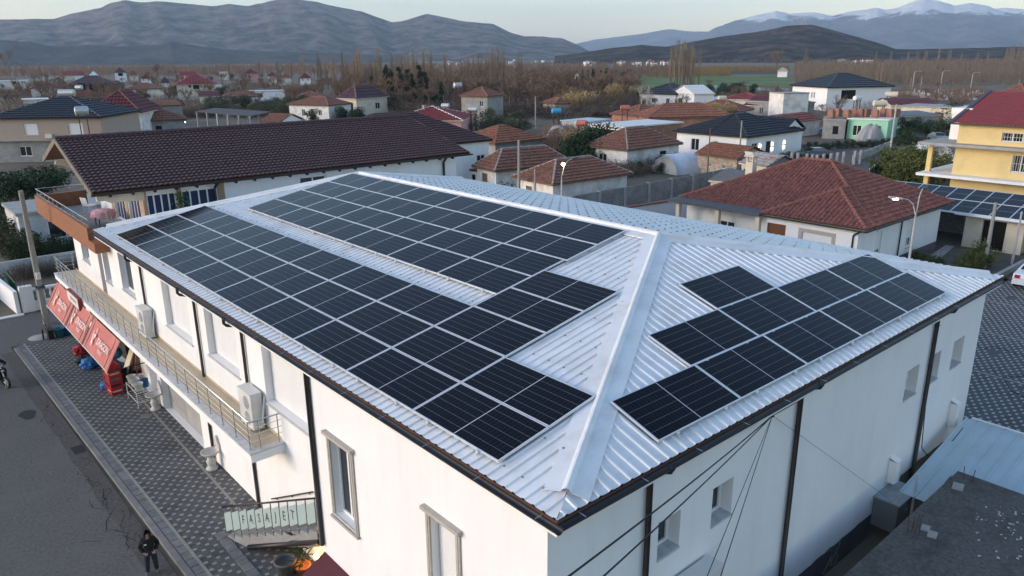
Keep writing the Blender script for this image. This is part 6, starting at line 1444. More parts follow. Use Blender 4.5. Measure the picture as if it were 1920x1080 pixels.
for k, (x0, x1, y, mt, rm_, t) in enumerate([(165,182,126,W_WHITE,WHITEP,'white block in the far village beyond the poplars'),(500,520,139,W_CREAM,T_DKRED,'far cream house right of the pink house'),(525,548,146,W_OLD,T_RED,'far low house with a dull red roof'),(560,584,142,W_WHITE,T_DKRED,'far white house with a dark red roof'),(262,284,143,W_WHITE,T_DKRED,'white house with dark red roof left of the big cream one'),(300,318,149,W_OLD,T_BROWN,'small brown-roofed house left of the big cream one'),(1642,1672,116,W_WHITE,T_RED,'far white terrace of houses above the wood'),(1692,1712,114,W_YELLOW,T_REDM,'far yellow house with an orange roof above the wood'),(1718,1742,120,W_CREAM,T_RED,'far cream house above the wood'),(1833,1866,118,W_WHITE,T_DKRED,'far white house with dark red roof above the wood'),(1575,1600,119,W_OLD,T_RED,'far low house at the wood edge'),(1457,1478,133,W_WHITE,CONC,'small white hut at the field edge')]):
    H(t, (x0,y), (x1,y+.4), 6 if k not in (2,11) else 4, 9, 'hip', 2.6, .5, mt, rm_, [('f','w',.2,.3,3.4,4.8),('f','w',.7,.8,3.4,4.8)] if k not in (2,11) else [], cap=None, debug=D, group='far village houses')
# beige block with black roof, left edge
bb = H('beige two-storey block with black hip roof, white shutters and bare ground floor', (-30,223), (190,220), 6.3, 14, 'hip', 2.6, .4, W_BEIGE, T_BLACK, [('f','s',.30,.42,3.9,5.5),('f','s',.70,.83,3.9,5.5),('f','w',.22,.33,.9,2.3)], cap=T_BLACK, debug=D)
a, bE, bC, bux, bn = bb
c0, c1 = bC[0]-bn*.03, bC[1]-bn*.03; m = MB(); Lb = (bC[1]-bC[0]).length; wall(m, c0, bux, Lb, 0, 3.1, [(Lb*.22-.1,Lb*.33+.1,.8,2.4)], bn, .03); part('ground_floor_render', m, W_GREY, a)
m = MB(); m.bar(c0+V(0,0,3.15)-bn*.25, c1+V(0,0,3.15)-bn*.25, .6, .12); part('string_course', m, CONC, a)
o = ac(tuple(bC[0]+bux*(bC[1]-bC[0]).length*.52-bn*.3+V(0,0,3.4)), math.atan2(-bux.y,-bux.x)+math.pi/2, 'small air conditioner on the beige block', two=False)
m = MB(); c = at(152,214,6.4); m.tube([(c.x,c.y,6.4),(c.x,c.y,9)], .08, 6); 
# white cottage below the terrace, hedge and garden walls
wc = H('whitewashed brick cottage below the terrace at the left', (1.2,58.2,3.0), (8.5,58.2,3.0), 3.0, 6, 'flat', .08, .15, brickmat('whitewashed_brick',(.66,.66,.65),(.60,.60,.59),(.52,.52,.51),.35,.18), CONC, [('f','w',.26,.60,.9,2.3)], debug=D, name='cottage')
bwall((-1.6,52.2,0), (6,52.4,0), 1.0, brickmat('white_wall_blocks',(.60,.60,.58),(.54,.54,.52),(.46,.46,.45),.4,.2), 'low whitewashed block wall in the left garden', .2)
bwall((-1.95,47.5,0), (-1.6,42.15,0), 1.35, W_WHITE, 'short white drive wall beside the green gate at the left edge', .2)
bwall((-9,46.2,0), (-1.95,47.5,0), 1.3, W_WHITE, 'white wall at the left edge beyond the drive', .2)
gg = thing('garden_gate', 'open green metal gate beside the white fence post', 'gate', (-1.24,46,0)); m = MB()
for y in np.arange(44.4,48.1,.16): m.tube([(-1.24,y,.08),(-1.24,y,1.35)], .014, 5)
m.tube([(-1.24,44.4,.1),(-1.24,48.0,.1),(-1.24,48.0,1.32),(-1.24,44.4,1.32),(-1.24,44.4,.1)], .03, 6); part('bars', m, GREENP, gg); m = MB(); m.box((-1.235,44.4,.12),(-1.225,48,1.25)); part('sheet', m, GREENP, gg)
bf = thing('baluster_fence', 'white concrete fence with turned balusters and a broad post', 'fence', (.4,42.4,0)); m = MB(); m.box((-1.38,42.1,0),(-.72,42.5,1.55)); part('gate_post', m, W_WHITE, bf)
m = MB(); m.box((-.719,42.2,0),(6,42.45,.55)); part('base', m, W_WHITE, bf); m = MB(); m.box((-.719,42.18,1.22),(6,42.47,1.34)); part('top_rail', m, W_WHITE, bf)
for x in np.arange(-.5,6,.34): m = MB(); m.lathe((x,42.32,.55), [(.07,0),(.07,.06),(.04,.12),(.085,.30),(.04,.50),(.06,.6),(.06,.67)], 8); part('baluster', m, W_WHITE, bf, smooth=True)
m = MB()
for dx in (-.2,0,.2): m.tube([(-1.05+dx,42.3,1.5),(-1.05+dx,42.3,1.8)], .01, 4)
part('starter_bars', m, RUST, bf)
m = MB(); m.box((-3.4,41.6,.005),(-1.42,42.0,.07)); single('kerb_strip', m, WHITEP, 'white painted kerb across the drive mouth', 'kerb')
m = MB(); c = V(-1.5,36.9,0); m.lathe(c, [(0,.09),(.3,.07),(.55,0)], 14); struct('cement_spill', m, CONC)
# ------------------------------------------------------------------ vegetation: shared meshes, every plant its own object
RT = random.Random(21)
def twig(mb, p, q, w):
    d = (q-p); s = d.cross(V(RT.uniform(-1,1),RT.uniform(-1,1),RT.uniform(-.3,.3)))
    if s.length < 1e-5: s = V(1,0,0)
    s = s.normalized()*w; mb.poly([p-s, p+s, q])
def bare_mesh(h, spread, levels, w0, nb, seed, mt_twig, mt_trunk, upb=.35, tw=.03):
    global RT; RT = random.Random(seed); tr_, cr_ = MB(), MB()
    def grow(p, d, L, r, lv):
        q = p+d*L+V(RT.gauss(0,.05),RT.gauss(0,.05),0)*L
        m_ = p.lerp(q,.5)+V(RT.gauss(0,.04),RT.gauss(0,.04),0)*L
        if lv >= levels-1: tr_.tube([p, m_, q], [r, r*.85, r*.65], 5, False)
        elif lv >= 1: cr_.tube([p, q], [r, r*.55], 3, False)
        if lv == 0:
            twig(cr_, p, q, tw)
            for k in range(3):
                t = RT.uniform(.2,.95); b = p.lerp(q,t); e = b+(d*.6+V(RT.gauss(0,.6),RT.gauss(0,.6),RT.uniform(0,.5))).normalized()*L*RT.uniform(.35,.7); twig(cr_, b, e, tw*.75)
            return
        for k in range(nb):
            t = RT.uniform(.45,1.0) if lv < levels else RT.uniform(.7,1.0)
            b = p.lerp(q,t); a = RT.uniform(0,6.283); side = V(math.cos(a),math.sin(a),0)
            nd = (d*RT.uniform(.6,1.0)+side*spread*RT.uniform(.6,1.2)+V(0,0,upb)).normalized()
            grow(b, nd, L*RT.uniform(.55,.80), max(r*.55,.012), lv-1)
    grow(V(0,0,-.1), V(0,0,1), h*.30, w0, levels)
    zmax = max(v[2] for v in cr_.v); s = h/zmax
    for mb in (tr_, cr_): mb.v = [(x*s,y*s,z*s) for x,y,z in mb.v]
    a = tr_.mesh('trunk'); a.materials.append(mt_trunk); b = cr_.mesh('crown'); b.materials.append(mt_twig); return a, b
def poplar_mesh(h, rad, n, seed, mt):
    global RT; RT = random.Random(seed); tr_, cr_ = MB(), MB()
    ns = RT.choice([1,2,2,3])
    for s in range(ns):
        x, y = RT.gauss(0,rad*.25), RT.gauss(0,rad*.25); hh = h*RT.uniform(.86,1.0)
        tr_.tube([(x,y,-.1),(x*1.1,y*1.1,hh*.45),(x*1.2,y*1.2,hh*.82)], [.22,.15,.05], 5, False)
        for k in range(n//ns):
            z0 = hh*RT.uniform(.10,.90)**1.0; a = RT.uniform(0,6.283); L = (hh-z0)*RT.uniform(.18,.34)+1.2; o_ = RT.uniform(.12,.34)
            p = V(x*(1+.2*z0/hh),y,z0); q = p+V(math.cos(a)*L*o_*min(1,rad/1.2),math.sin(a)*L*o_*min(1,rad/1.2),L*.96); m_ = p.lerp(q,.5)+V(math.cos(a),math.sin(a),0)*L*.05
            cr_.tube([p,m_,q],[.036,.026,.012],3,False)
            for j in range(5):
                b = p.lerp(q, RT.uniform(.25,1)); a2 = a+RT.gauss(0,1.1); l2 = L*RT.uniform(.2,.45); twig(cr_, b, b+V(math.cos(a2)*l2*.3,math.sin(a2)*l2*.3,l2*.95), .03)
    a = tr_.mesh('trunk'); a.materials.append(BARK); b = cr_.mesh('crown'); b.materials.append(mt); return a, b
def leafy_mesh(h, rx, n, seed, mt, leaf=.16, col=False, clumps=16):
    global RT; RT = random.Random(seed); tr_, cr_ = MB(), MB()
    tr_.tube([(0,0,-.1),(.05,0,h*.35),(0,.05,h*.7)], [.09*h/3,.07*h/3,.03], 6, False)
    cl = []
    for k in range(clumps):
        a = RT.uniform(0,6.283); t = RT.random()
        if col: z = h*RT.uniform(.04,.97); r = rx*RT.uniform(.1,.7)*(1-.55*z/h)
        else: z = h*(.18+.72*t); r = rx*math.sqrt(RT.random())*math.sqrt(max(.05,1-(2*t-.85)**2*.7))*.8
        c = V(r*math.cos(a), r*math.sin(a), z); cl.append((c, rx*RT.uniform(.28,.55))); tr_.tube([(0,0,max(.1,z*.45)), c], [.035,.012], 3, False)
    for k in range(n):
        c, r = RT.choice(cl); d = V(RT.gauss(0,1),RT.gauss(0,1),RT.gauss(0,.8)).normalized()*r*RT.uniform(.45,1.05)
        p = c+d; u = V(RT.gauss(0,1),RT.gauss(0,1),RT.gauss(0,1)).normalized()*leaf*RT.uniform(.6,1.3); v_ = u.cross(V(RT.gauss(0,1),RT.gauss(0,1),RT.gauss(0,1))).normalized()*leaf*.5
        if p.z < .02: p.z = .05
        cr_.poly([p-u, p+v_, p+u, p-v_])
    a = tr_.mesh('trunk'); a.materials.append(BARK); b = cr_.mesh('crown'); b.materials.append(mt); return a, b
def stems_mesh(h, rx, n, seed, mt, w=.03, lean=.25, tuft=True, side=3):
    global RT; RT = random.Random(seed); st_, cr_ = MB(), MB()
    for k in range(n):
        a = RT.uniform(0,6.283); r = rx*math.sqrt(RT.random()); p = V(r*math.cos(a),r*math.sin(a),0); l = h*RT.uniform(.55,1.0)
        d = V(math.cos(a)*lean*r/rx+RT.gauss(0,.10), math.sin(a)*lean*r/rx+RT.gauss(0,.10), 1).normalized(); q = p+d*l
        twig(st_ if k % 3 == 0 else cr_, p, q, w)
        for j in range(side):
            b = p.lerp(q, RT.uniform(.35,1)); e = b+V(RT.gauss(0,.5),RT.gauss(0,.5),RT.uniform(.1,.8)).normalized()*l*RT.uniform(.12,.28); twig(cr_, b, e, w*(1.6 if tuft and b.z > h*.55 else .8))
    a = st_.mesh('stems'); a.materials.append(mt); b = cr_.mesh('crown'); b.materials.append(mt); return a, b
PROTO = {
 'bare': [bare_mesh(8,.75,4,.17,4,s,TWIG,BARK) for s in (1,2,3,4)],
 'pale': [bare_mesh(8,.55,4,.14,3,s,BARKP,BARKP,.45,.022) for s in (5,6)],
 'poplar': [poplar_mesh(18,2.6,150,s,TWIGP) for s in (11,12,13,14)],
 'thicket': [stems_mesh(3.2,2.2,150,s,TWIG,.022,.5,False,5) for s in (21,22,23)],
 'bramble': [stems_mesh(2.0,2.0,170,s,TWIGD,.022,.8,False,6) for s in (24,25)],
 'reed': [stems_mesh(4.0,1.6,230,s,REED,.035,.25,True,4) for s in (31,32)],
 'ever': [leafy_mesh(3,1.6,1500,s,LEAF,.13) for s in (41,42)],
 'olive': [leafy_mesh(3.2,1.9,1500,s,OLIVE,.12) for s in (43,44)],
 'citrus': [leafy_mesh(2.8,1.5,1700,s,LEAFY,.11) for s in (45,46)],
 'ivy': [leafy_mesh(9,1.3,1600,s,IVY,.22,True,30) for s in (51,52)],
 'bush': [leafy_mesh(1.6,1.3,1100,s,LEAF,.09,False,12) for s in (53,54)],
}
BASEH = dict(bare=8,pale=8,poplar=18,thicket=3.2,bramble=2,reed=4,ever=3,olive=3.2,citrus=2.8,ivy=9,bush=1.6)
NM = dict(bare='bare_tree',pale='bare_tree',poplar='poplar_tree',thicket='bare_thicket',bramble='bramble_thicket',reed='reed_clump',ever='evergreen_shrub',olive='olive_tree',citrus='citrus_tree',ivy='ivy_tree',bush='evergreen_bush')
CT = dict(bare='tree',pale='tree',poplar='tree',thicket='thicket',bramble='thicket',reed='reeds',ever='shrub',olive='tree',citrus='tree',ivy='tree',bush='bush')
RP = random.Random(5)
def plant(kind, p, h, label, group=None, wide=1.0):
    a, b = RP.choice(PROTO[kind]); s = h/BASEH[kind]
    o = thing(NM[kind], label, CT[kind], (p[0],p[1],0), RP.uniform(0,6.28), group); o.scale = (s*wide, s*wide, s)
    for me in (a, b):
        k = bpy.data.objects.new('trunk' if me.name.startswith('trunk') else 'stems' if me.name.startswith('stems') else 'crown', me); COL.objects.link(k); k.parent = o
    return o
def htop(x, yb, yt): b = at(x, yb); return max(.5, topz2(x, yt, b))
def topz2(xp, yp, b):
    lo, hi = 0., 60.
    for _ in range(40):
        mz = (lo+hi)/2; d = V(b.x,b.y,mz)-CAM; yy = 540-FPX*d.dot(up)/d.dot(fw)
        if yy > yp: lo = mz
        else: hi = mz
    return (lo+hi)/2
def pxplant(kind, x, yb, yt, label, group=None, wide=1.0): return plant(kind, at(x,yb), htop(x,yb,yt), label, group, wide)
HB = [(o.location.x, o.location.y) for o in COL.objects if o.get('category') in ('house','building','barn','shed','garage','annex')]
def scatter(kind, n, x0, x1, y0, y1, h0, h1, label, group, wide=1.0, clear=5.5):
    k = 0; tries = 0
    while k < n and tries < n*12:
        tries += 1; x = RP.uniform(x0,x1); y = RP.uniform(y0,y1); p = at(x,y)
        if any((p.x-a)**2+(p.y-b)**2 < clear**2 for a, b in HB): continue
        plant(kind, p, RP.uniform(h0,h1), label, group, wide*RP.uniform(.85,1.2)); k += 1
# poplars that can be told apart
def pops(lst, label, group):
    for x, yb, yt in lst: pxplant('poplar', x, yb, yt, label, group, 1.0)
pops([(668,186,84),(677,184,82),(690,190,112),(712,186,84),(722,188,98),(737,184,90),(750,190,96),(768,184,92),(778,186,88),(792,184,86),(806,182,84),(832,180,92),(872,186,100),(886,182,98),(898,184,92),(912,182,90),(925,186,82),(936,184,80),(944,186,88),(972,180,94),(640,182,90),(628,180,92),(655,190,104),(700,186,104),(760,182,98),(845,182,106),(860,184,110)], 'tall bare poplar in the row before the blue mountain, left of centre', 'bare poplars left of centre')
pops([(1262,170,78),(1270,166,68),(1278,170,72),(1287,166,70),(1295,170,76),(1301,168,82)], 'tall poplar of the dense clump standing alone right of centre', 'clump of tall poplars right of centre')
pops([(545,160,108),(570,158,100),(600,160,96),(612,158,104),(430,150,112),(520,156,110),(487,150,102),(75,146,114),(45,144,112),(20,143,110)], 'slender bare poplar among the village houses on the left', 'poplars in the left village')
pops([(1646,166,112),(1508,132,88),(1512,132,92),(1640,128,92),(1668,126,94),(1700,126,94),(1718,124,92),(1735,124,90),(1757,124,88),(1778,122,92),(1880,134,84),(1890,132,82),(1898,136,80),(1906,134,78),(1914,132,86),(1850,126,94),(1830,124,96),(1800,124,96)], 'bare poplar above the brown wood at the right', 'poplars at the right')
# single trees
pxplant('pale', 1205, 236, 152, 'pale leafless tree with forked trunk beside the white garage', None, .8)
pxplant('pale', 918, 215, 182, 'small pale leafless tree beside the old two-storey house')
pxplant('bare', 10, 140, 90, 'large rounded bare tree at the left edge of the village', None, 1.25)
pxplant('bare', 296, 160, 114, 'round-headed bare tree right of the far village houses', None, 1.1)
pxplant('bare', 548, 224, 150, 'thin bare tree before the long low white house')
pxplant('bare', 500, 182, 150, 'bare tree behind the low white house roofs')
pxplant('bare', 1065, 390, 352, 'low bare bush-like tree beside the lamp behind the white ridge', None, 1.5)
pxplant('bare', 945, 360, 318, 'scraggly bare tree in the court of the long old house', None, 1.0)
plant('bush', (41.2,49.2), 2.0, 'round dark green bush against the long old white house', None, 1.2)
pxplant('pale', 1420, 218, 190, 'small pale bare tree before the grey house')
pxplant('bare', 1455, 134, 92, 'lone bare tree standing in the far field')
plant('ever', at(1584,258), 3.6, 'dark evergreen tree left of the mint-green house', None, .9)
plant('ever', at(1778,232), 4.2, 'dark rounded evergreen beside the cream outbuilding', None, 1.5)
for k, (x, y, h, w_) in enumerate([(1655,330,3.4,1.1),(1690,335,3.8,1.2),(1720,338,3.6,1.2),(1672,350,3.0,1.1),(1700,352,3.2,1.2),(1742,350,3.4,1.1),(1770,342,3.6,1.0),(1668,312,2.8,1.1),(1705,318,3.0,1.2),(1735,322,3.2,1.1)]):
    plant('citrus', at(x,y), h, 'yellowish-green citrus tree in the garden beside the yellow house', 'citrus trees in the garden', w_)
for k, (x, y, h) in enumerate([(1715,495,1.1),(1730,500,1.0),(1745,498,.8),(1812,510,1.5),(1828,505,1.2),(1760,498,.7),(1836,500,1.9),(1895,470,.9)]):
    plant('citrus', at(x,y), h, 'low yellow-green shrub in the bed beyond the white roof', 'low shrubs by the carport yard', 1.2)
for x, y, h in [(1690,255,3.2),(1715,250,2.8),(1740,258,3.0),(1765,262,3.2),(1700,268,2.5)]: plant('ever', at(x,y), h, 'dark shrub in the plot behind the polytunnels', 'shrubs behind the polytunnels', 1.4)
# ivy trees
for x, yb, yt in [(700,195,140),(720,205,150),(738,205,128),(752,206,126),(765,204,130),(775,206,138),(790,204,122),(800,200,135),(1092,166,130),(1102,168,132),(1112,170,128),(1124,168,132),(1136,170,128),(1146,168,138),(668,196,160),(828,218,152),(1080,180,142),(725,190,120)]:
    pxplant('ivy', x, yb, yt, 'dark ivy-covered tree trunk in the wood beyond the houses', 'ivy-clad trunks in the wood', .9)
for k in range(9):
    t = k/8; plant('bush', (65.2+5.5*t, 62.4+.6*math.sin(k*2)), 3.4+1.4*t, 'dense dark ivy hedge beside the brown hip roof', 'ivy hedge by the brown hip roof', 1.0)
# reeds
for x, yb, yt in [(1060,210,176),(1075,214,172),(1088,212,168),(1100,210,172),(1045,206,158),(1130,196,160),(1145,196,158),(1158,198,156),(1170,196,158),(1182,194,160)]: pxplant('reed', x, yb, yt, 'tall dry straw-coloured reed clump in the scrub', 'dry reeds in the scrub', 1.1)
for x, yb, yt in [(1310,232,196),(1325,236,192),(1340,238,190),(1355,236,194),(1370,232,198)]: pxplant('reed', x, yb, yt, 'tall dry reed clump between the clay-roofed houses', 'dry reeds between the clay roofs', 1.1)
for x, yb, yt in [(1075,292,240),(1082,290,244),(1088,296,250)]: pxplant('reed', x, yb, yt, 'sparse dry reeds beside the dark ivy post', 'sparse reeds by the ivy post', .8)
# gardens in the middle
scatter('bramble', 30, 1110, 1245, 292, 335, 1.3, 2.3, 'dark leafless brambles in the plot behind the block wall', 'brambles behind the block wall', 1.1, 0)
scatter('ever', 9, 1195, 1262, 305, 332, 1.2, 1.9, 'dark leafy shrub in the plot behind the block wall', 'shrubs behind the block wall', 1.1, 0)
scatter('thicket', 22, 1030, 1120, 258, 300, 2.2, 3.6, 'bare brush between the old houses', 'brush between the old houses', 1.1, 4)
scatter('olive', 14, 870, 985, 228, 262, 2.6, 3.8, 'grey-green olive tree beyond the brown hip roof', 'olive trees beyond the brown hip', 1.1, 5)
scatter('olive', 20, 390, 545, 200, 226, 3.0, 4.6, 'grey-green olive tree behind the long brown roof', 'olive trees behind the brown ridge', 1.2, 5)
scatter('ever', 10, 555, 700, 205, 232, 2.5, 4.0, 'dark shrub before the plum-roofed house', 'shrubs by the plum roof', 1.1, 6)
# scrub and woodland that can still be told apart
scatter('bare', 190, 640, 1190, 150, 212, 5.5, 11.5, 'bare brown tree in the scrub wood behind the houses', 'bare trees of the scrub wood', 1.1, 6)
scatter('thicket', 120, 640, 1190, 150, 215, 3.0, 5.0, 'bare brown thicket in the scrub wood behind the houses', 'thickets of the scrub wood', 1.6, 6)
scatter('ever', 26, 680, 830, 176, 212, 3.0, 6.5, 'dark evergreen in the wood left of the old two-storey house', 'evergreens of the scrub wood', 1.0, 6)
scatter('bramble', 50, 860, 1190, 190, 222, 2.5, 4.5, 'dark bramble thicket at the edge of the scrub wood', 'brambles of the scrub wood', 1.5, 6)
scatter('bare', 150, -10, 660, 131, 205, 4.0, 8.5, 'bare tree between the houses of the left village', 'bare trees of the left village', 1.1, 7)
scatter('thicket', 130, 0, 660, 132, 222, 2.5, 4.5, 'bare shrub between the houses of the left village', 'bare shrubs of the left village', 1.6, 7)
scatter('ever', 24, 60, 640, 140, 222, 2.5, 5.0, 'dark evergreen shrub between the houses of the left village', 'evergreens of the left village', 1.2, 7)
scatter('thicket', 60, 1200, 1700, 165, 235, 1.8, 3.2, 'bare shrub between the houses of the right village', 'bare shrubs of the right village', 1.4, 8)
scatter('bare', 40, 1200, 1800, 165, 235, 3.0, 6.0, 'small bare tree between the houses of the right village', 'bare trees of the right village', 1.0, 8)
scatter('ever', 22, 1310, 1420, 168, 186, 2.5, 3.6, 'dark shrub in the hedge by the country road', 'hedge shrubs by the country road', 1.4, 6)
scatter('thicket', 26, 1690, 1860, 172, 192, 2.2, 3.6, 'bare shrub along the cemetery edge', 'shrubs along the cemetery', 1.4, 6)
# left gardens
for k, (x, y, h) in enumerate([(20,470,2.6),(45,455,3.0),(8,445,3.2),(30,430,2.4),(52,478,2.0)]): plant('bramble' if k % 2 else 'ever', at(x,y), h, 'dark tangled shrub in the garden behind the leaning pole', 'shrubs behind the leaning pole', 1.2)
for k in range(12): plant('bush', (.2+k*.55, 55.6+.15*math.sin(k*2)), 1.5, 'clipped dark hedge below the whitewashed cottage', 'hedge below the cottage', .8)
for k in range(7): plant('bramble', (-.6+k*.75, 50.6+.3*math.sin(k)), 1.1, 'dry reddish shrub by the low whitewashed wall', 'dry shrubs by the low wall', .8)
for x, y, h in [(20,385,3.4),(45,380,3.0),(75,372,3.2),(100,362,3.0)]: plant('ever', at(x,y), h, 'dark green bush before the beige block', 'bushes before the beige block', 1.5)
for k in range(10): plant('citrus' if k % 3 else 'ever', (82.5+k*2.1, 46.0), 1.3, 'clipped hedge in front of the black-roofed bungalow', 'hedge before the bungalow', 1.2)
for k in range(16): plant('bush', (104.5+k*1.3, 50.5-k*.55), 1.1, 'clipped hedge beside the bungalow drive', 'hedge by the bungalow drive', 1.1)

# ------------------------------------------------------------------ far woods: uncountable, one object each
def forest(name, mt, n, x0, x1, y0, y1, h0, h1, seed, w=.05, label=None, per=12, spread=1.4):
    r = random.Random(seed); m = MB()
    for k in range(n):
        x = r.uniform(x0,x1); y = y0+(y1-y0)*r.random(); p = at(x, y+(-(x-960)*.0088)); dist = math.hypot(p.x-CAM.x,p.y-CAM.y); h = r.uniform(h0,h1); ww = max(w, dist*.00016)
        p = V(p.x,p.y,0)
        for j in range(per):
            a = r.uniform(0,6.283); z = h*r.uniform(.0,.72); b = p+V(r.gauss(0,.12),r.gauss(0,.12),z if j else 0); l = h*r.uniform(.22,.45) if j else h
            o_ = spread*(1-.2*z/h) if j else .05
            q = b+V(math.cos(a)*o_*r.uniform(.3,1),math.sin(a)*o_*r.uniform(.3,1),l if j else h)
            if q.z > h*1.05: q.z = h*1.05
            s = rt*(ww*(1.3 if not j else 1.0)); m.poly([b-s, b+s, q])
    o = struct(name, m, mt, 'stuff', label); return o
forest('young_wood', TWIGP, 3400, 1490, 1960, 129, 168, 6.0, 10.0, 61, .05, 'dense brown plantation of bare young trees at the right', 14)
forest('young_wood', TWIG, 2200, 1490, 1960, 124, 158, 6.0, 9.5, 62, .05, 'dark undergrowth of the plantation at the right', 12)
forest('far_wood', TWIG, 2600, -80, 700, 121, 138, 6, 11, 63, .06, 'far brown belt of bare trees behind the left village', 12, 2.2)
forest('far_wood', TWIG, 2600, 640, 1260, 119, 150, 5, 9, 64, .06, 'far brown belt of bare trees below the mountain', 12, 2.0)
forest('far_wood', TWIG, 1300, 1150, 1960, 112, 124, 5, 9, 65, .08, 'far brown belt of bare trees below the dark hill', 10, 2.4)
forest('scrub_wood', TWIGD, 1500, 640, 1200, 158, 205, 2.5, 5.5, 66, .035, 'leafless undergrowth of the scrub wood', 16, 1.6)
forest('reedbed', REED2, 1800, 1205, 1480, 131, 139, 2.5, 4.2, 67, .07, 'far straw-coloured reedbed in the fields', 8, 1.0)
forest('reedbed', REED2, 900, 1215, 1370, 141, 147, 2.5, 4.5, 68, .06, 'nearer straw-coloured reedbed by the green field', 8, 1.0)
# far settlement under the mountain
RF = random.Random(8)
for k in range(46):
    x = RF.choice([RF.uniform(800,1060), RF.uniform(1095,1120), RF.uniform(1160,1260), RF.uniform(1520,1640)]); dist = RF.uniform(1500,3300) if x < 1100 else RF.uniform(1100,1750); p = atd(x, 110, dist); s = RF.uniform(4,8); a = RF.uniform(0,1.5); hh = RF.uniform(4,7)
    o = thing('distant_house', 'tiny pale house in the far settlement at the mountain foot', 'house', (p.x,p.y,0), a, 'houses of the far settlement')
    m = MB(); m.box((-s,-s*.6,-4),(s,s*.6,hh)); part('wall', m, W_WHITE if k % 3 else W_CREAM, o, local=True); m = MB(); roof_plane(m, (-s-.5,-s*.6-.5,hh), (s+.5,-s*.6-.5,hh), (-s*.4,0,hh+2.6), (s*.4,0,hh+2.6), 4, 4, .05, .05, 2); roof_plane(m, (s+.5,s*.6+.5,hh), (-s-.5,s*.6+.5,hh), (s*.4,0,hh+2.6), (-s*.4,0,hh+2.6), 4, 4, .05, .05, 2); part('roof', m, T_RED if k % 2 else CONC, o, local=True)

# ------------------------------------------------------------------ water tanks, tarps, polytunnels and other yard things
def tank(x, y, zt, L, r, mt, label, az=0., stand=2.2):
    r *= .8; L *= .9; c = at(x, y, zt); stand = zt-r; o = thing('water_tank', label, 'water tank', (c.x,c.y,0), az, 'rooftop water tanks'); m = MB()
    m.tube([(-L/2-.12,0,stand+r),(-L/2,0,stand+r),(L/2,0,stand+r),(L/2+.12,0,stand+r)], [r*.6,r,r,r*.6], 16); part('drum', m, mt, o, local=True, smooth=False); 
    for sx in (-1,1):
        for sy in (-1,1): m = MB(); m.bar((sx*L*.32,sy*r*.7,0),(sx*L*.32,sy*r*.55,stand+r*.3), .12); part('leg', m, RUST, o, local=True)
for k, (x, y, zt, L, r, mt, t) in enumerate([(125,174,8.6,3.0,.75,GALV,'long galvanised water tank on the roof at left'),(153,208,7.4,1.1,.8,GALV,'round pale water tank on the beige block roof'),(148,164,8.,1.2,.7,GALV,'round water tank before the brick house'),(252,187,6.,1.0,.6,GALV,'white water tank on the stone barn'),(410,162,6.,1.2,.7,GALV,'round water tank beside the cream house'),(638,149,6.,1.6,.8,BLUEP,'blue water tank by the terracotta house'),(835,198,4.6,1.5,.6,GALV,'pale water tank beside the old two-storey house'),(887,205,5.,1.6,.6,GALV,'white water tank on a leaning stand in the scrub'),(858,160,8.,2.,.8,GALV,'white water tank among bare trees'),(1043,208,4.6,.9,.6,mat('sky_blue_plastic',(.05,.36,.58),.4,.1,3),'sky-blue water tank on a pillar'),(1091,231,4.,.7,.6,mat('faded_red_tank',(.42,.13,.10),.6,.15,3),'faded red tank on a pole near the white garage'),(1172,202,5.,.8,.6,bpy.data.materials['faded_red_tank'],'faded red tank behind the white garage'),(1608,184,6.4,1.8,.55,WHITEP,'white water tank on a post by the villa'),(1650,194,5.,2.6,.75,W_CREAM,'long cream water tank behind the orange pallets'),(1672,177,5.,2.8,.8,W_CREAM,'long cream tank in the yard of the villa'),(1354,184,4.6,2.,.7,W_CREAM,'cream tank on the low building roof')]):
    tank(x, y, zt, max(L,1.7), r, mt, t, math.atan2(rt.y,rt.x)+.5*math.sin(k*1.7), 2.0)
def tunnel(x, y, L, r, mt, label, az=0., hgt=None, name='polytunnel', cat='polytunnel'):
    c = at(x, y); o = thing(name, label, cat, (c.x,c.y,0), az); m = MB(); n, k = 12, 9; hh = hgt or r
    for i in range(k+1):
        t = i/k; s = 1 if 0 < i < k else .93
        for j in range(n+1): a = math.pi*j/n; w_ = 1+.03*math.sin(i*2.3+j); m.v.append(((t-.5)*L, r*s*w_*math.cos(a), hh*s*w_*math.sin(a)))
    for i in range(k):
        for j in range(n): q_ = i*(n+1)+j; m.f.append((q_, q_+1, q_+n+2, q_+n+1))
    m.f.append(tuple(range(n+1))); m.f.append(tuple(k*(n+1)+j for j in range(n,-1,-1))); part('film', m, mt, o, local=True, smooth=True); m = MB()
    for i in range(0,k+1,3): m.tube([((i/k-.5)*L, r*1.015*math.cos(a), hh*1.015*math.sin(a)) for a in np.linspace(0,math.pi,12)], .025, 4)
    part('hoop', m, GALV, o, local=True); return o
tunnel(1748,298,7,2.3,POLYT,'white polytunnel beside the yellow house',.5,2.3)
tunnel(1045,262,4,1.9,TARPW,'silvery tarpaulin-covered mound behind the old houses',.8,2.4,'covered_stack','stack')
tunnel(1288,320,8,2.5,TARPW,'long mound under pale tarpaulin beside the brambles',-.15,2.3,'covered_stack','stack')
tunnel(1552,250,4,1.6,POLYT,'small white polytunnel before the low shed',.3,1.3)
tunnel(1338,192,9,2.2,POLYT,'white polytunnel behind the clay-roofed houses',-.1,1.7)
tunnel(1376,164,9,2.6,POLYT,'row of white covered tunnels beside the country road',.2,1.8)
o = thing('tarpaulin_heap', 'large grey tarpaulin draped over a heap before the mint-green house', 'heap', at(1635,262)[:]); m = MB(); n, k = 28, 10
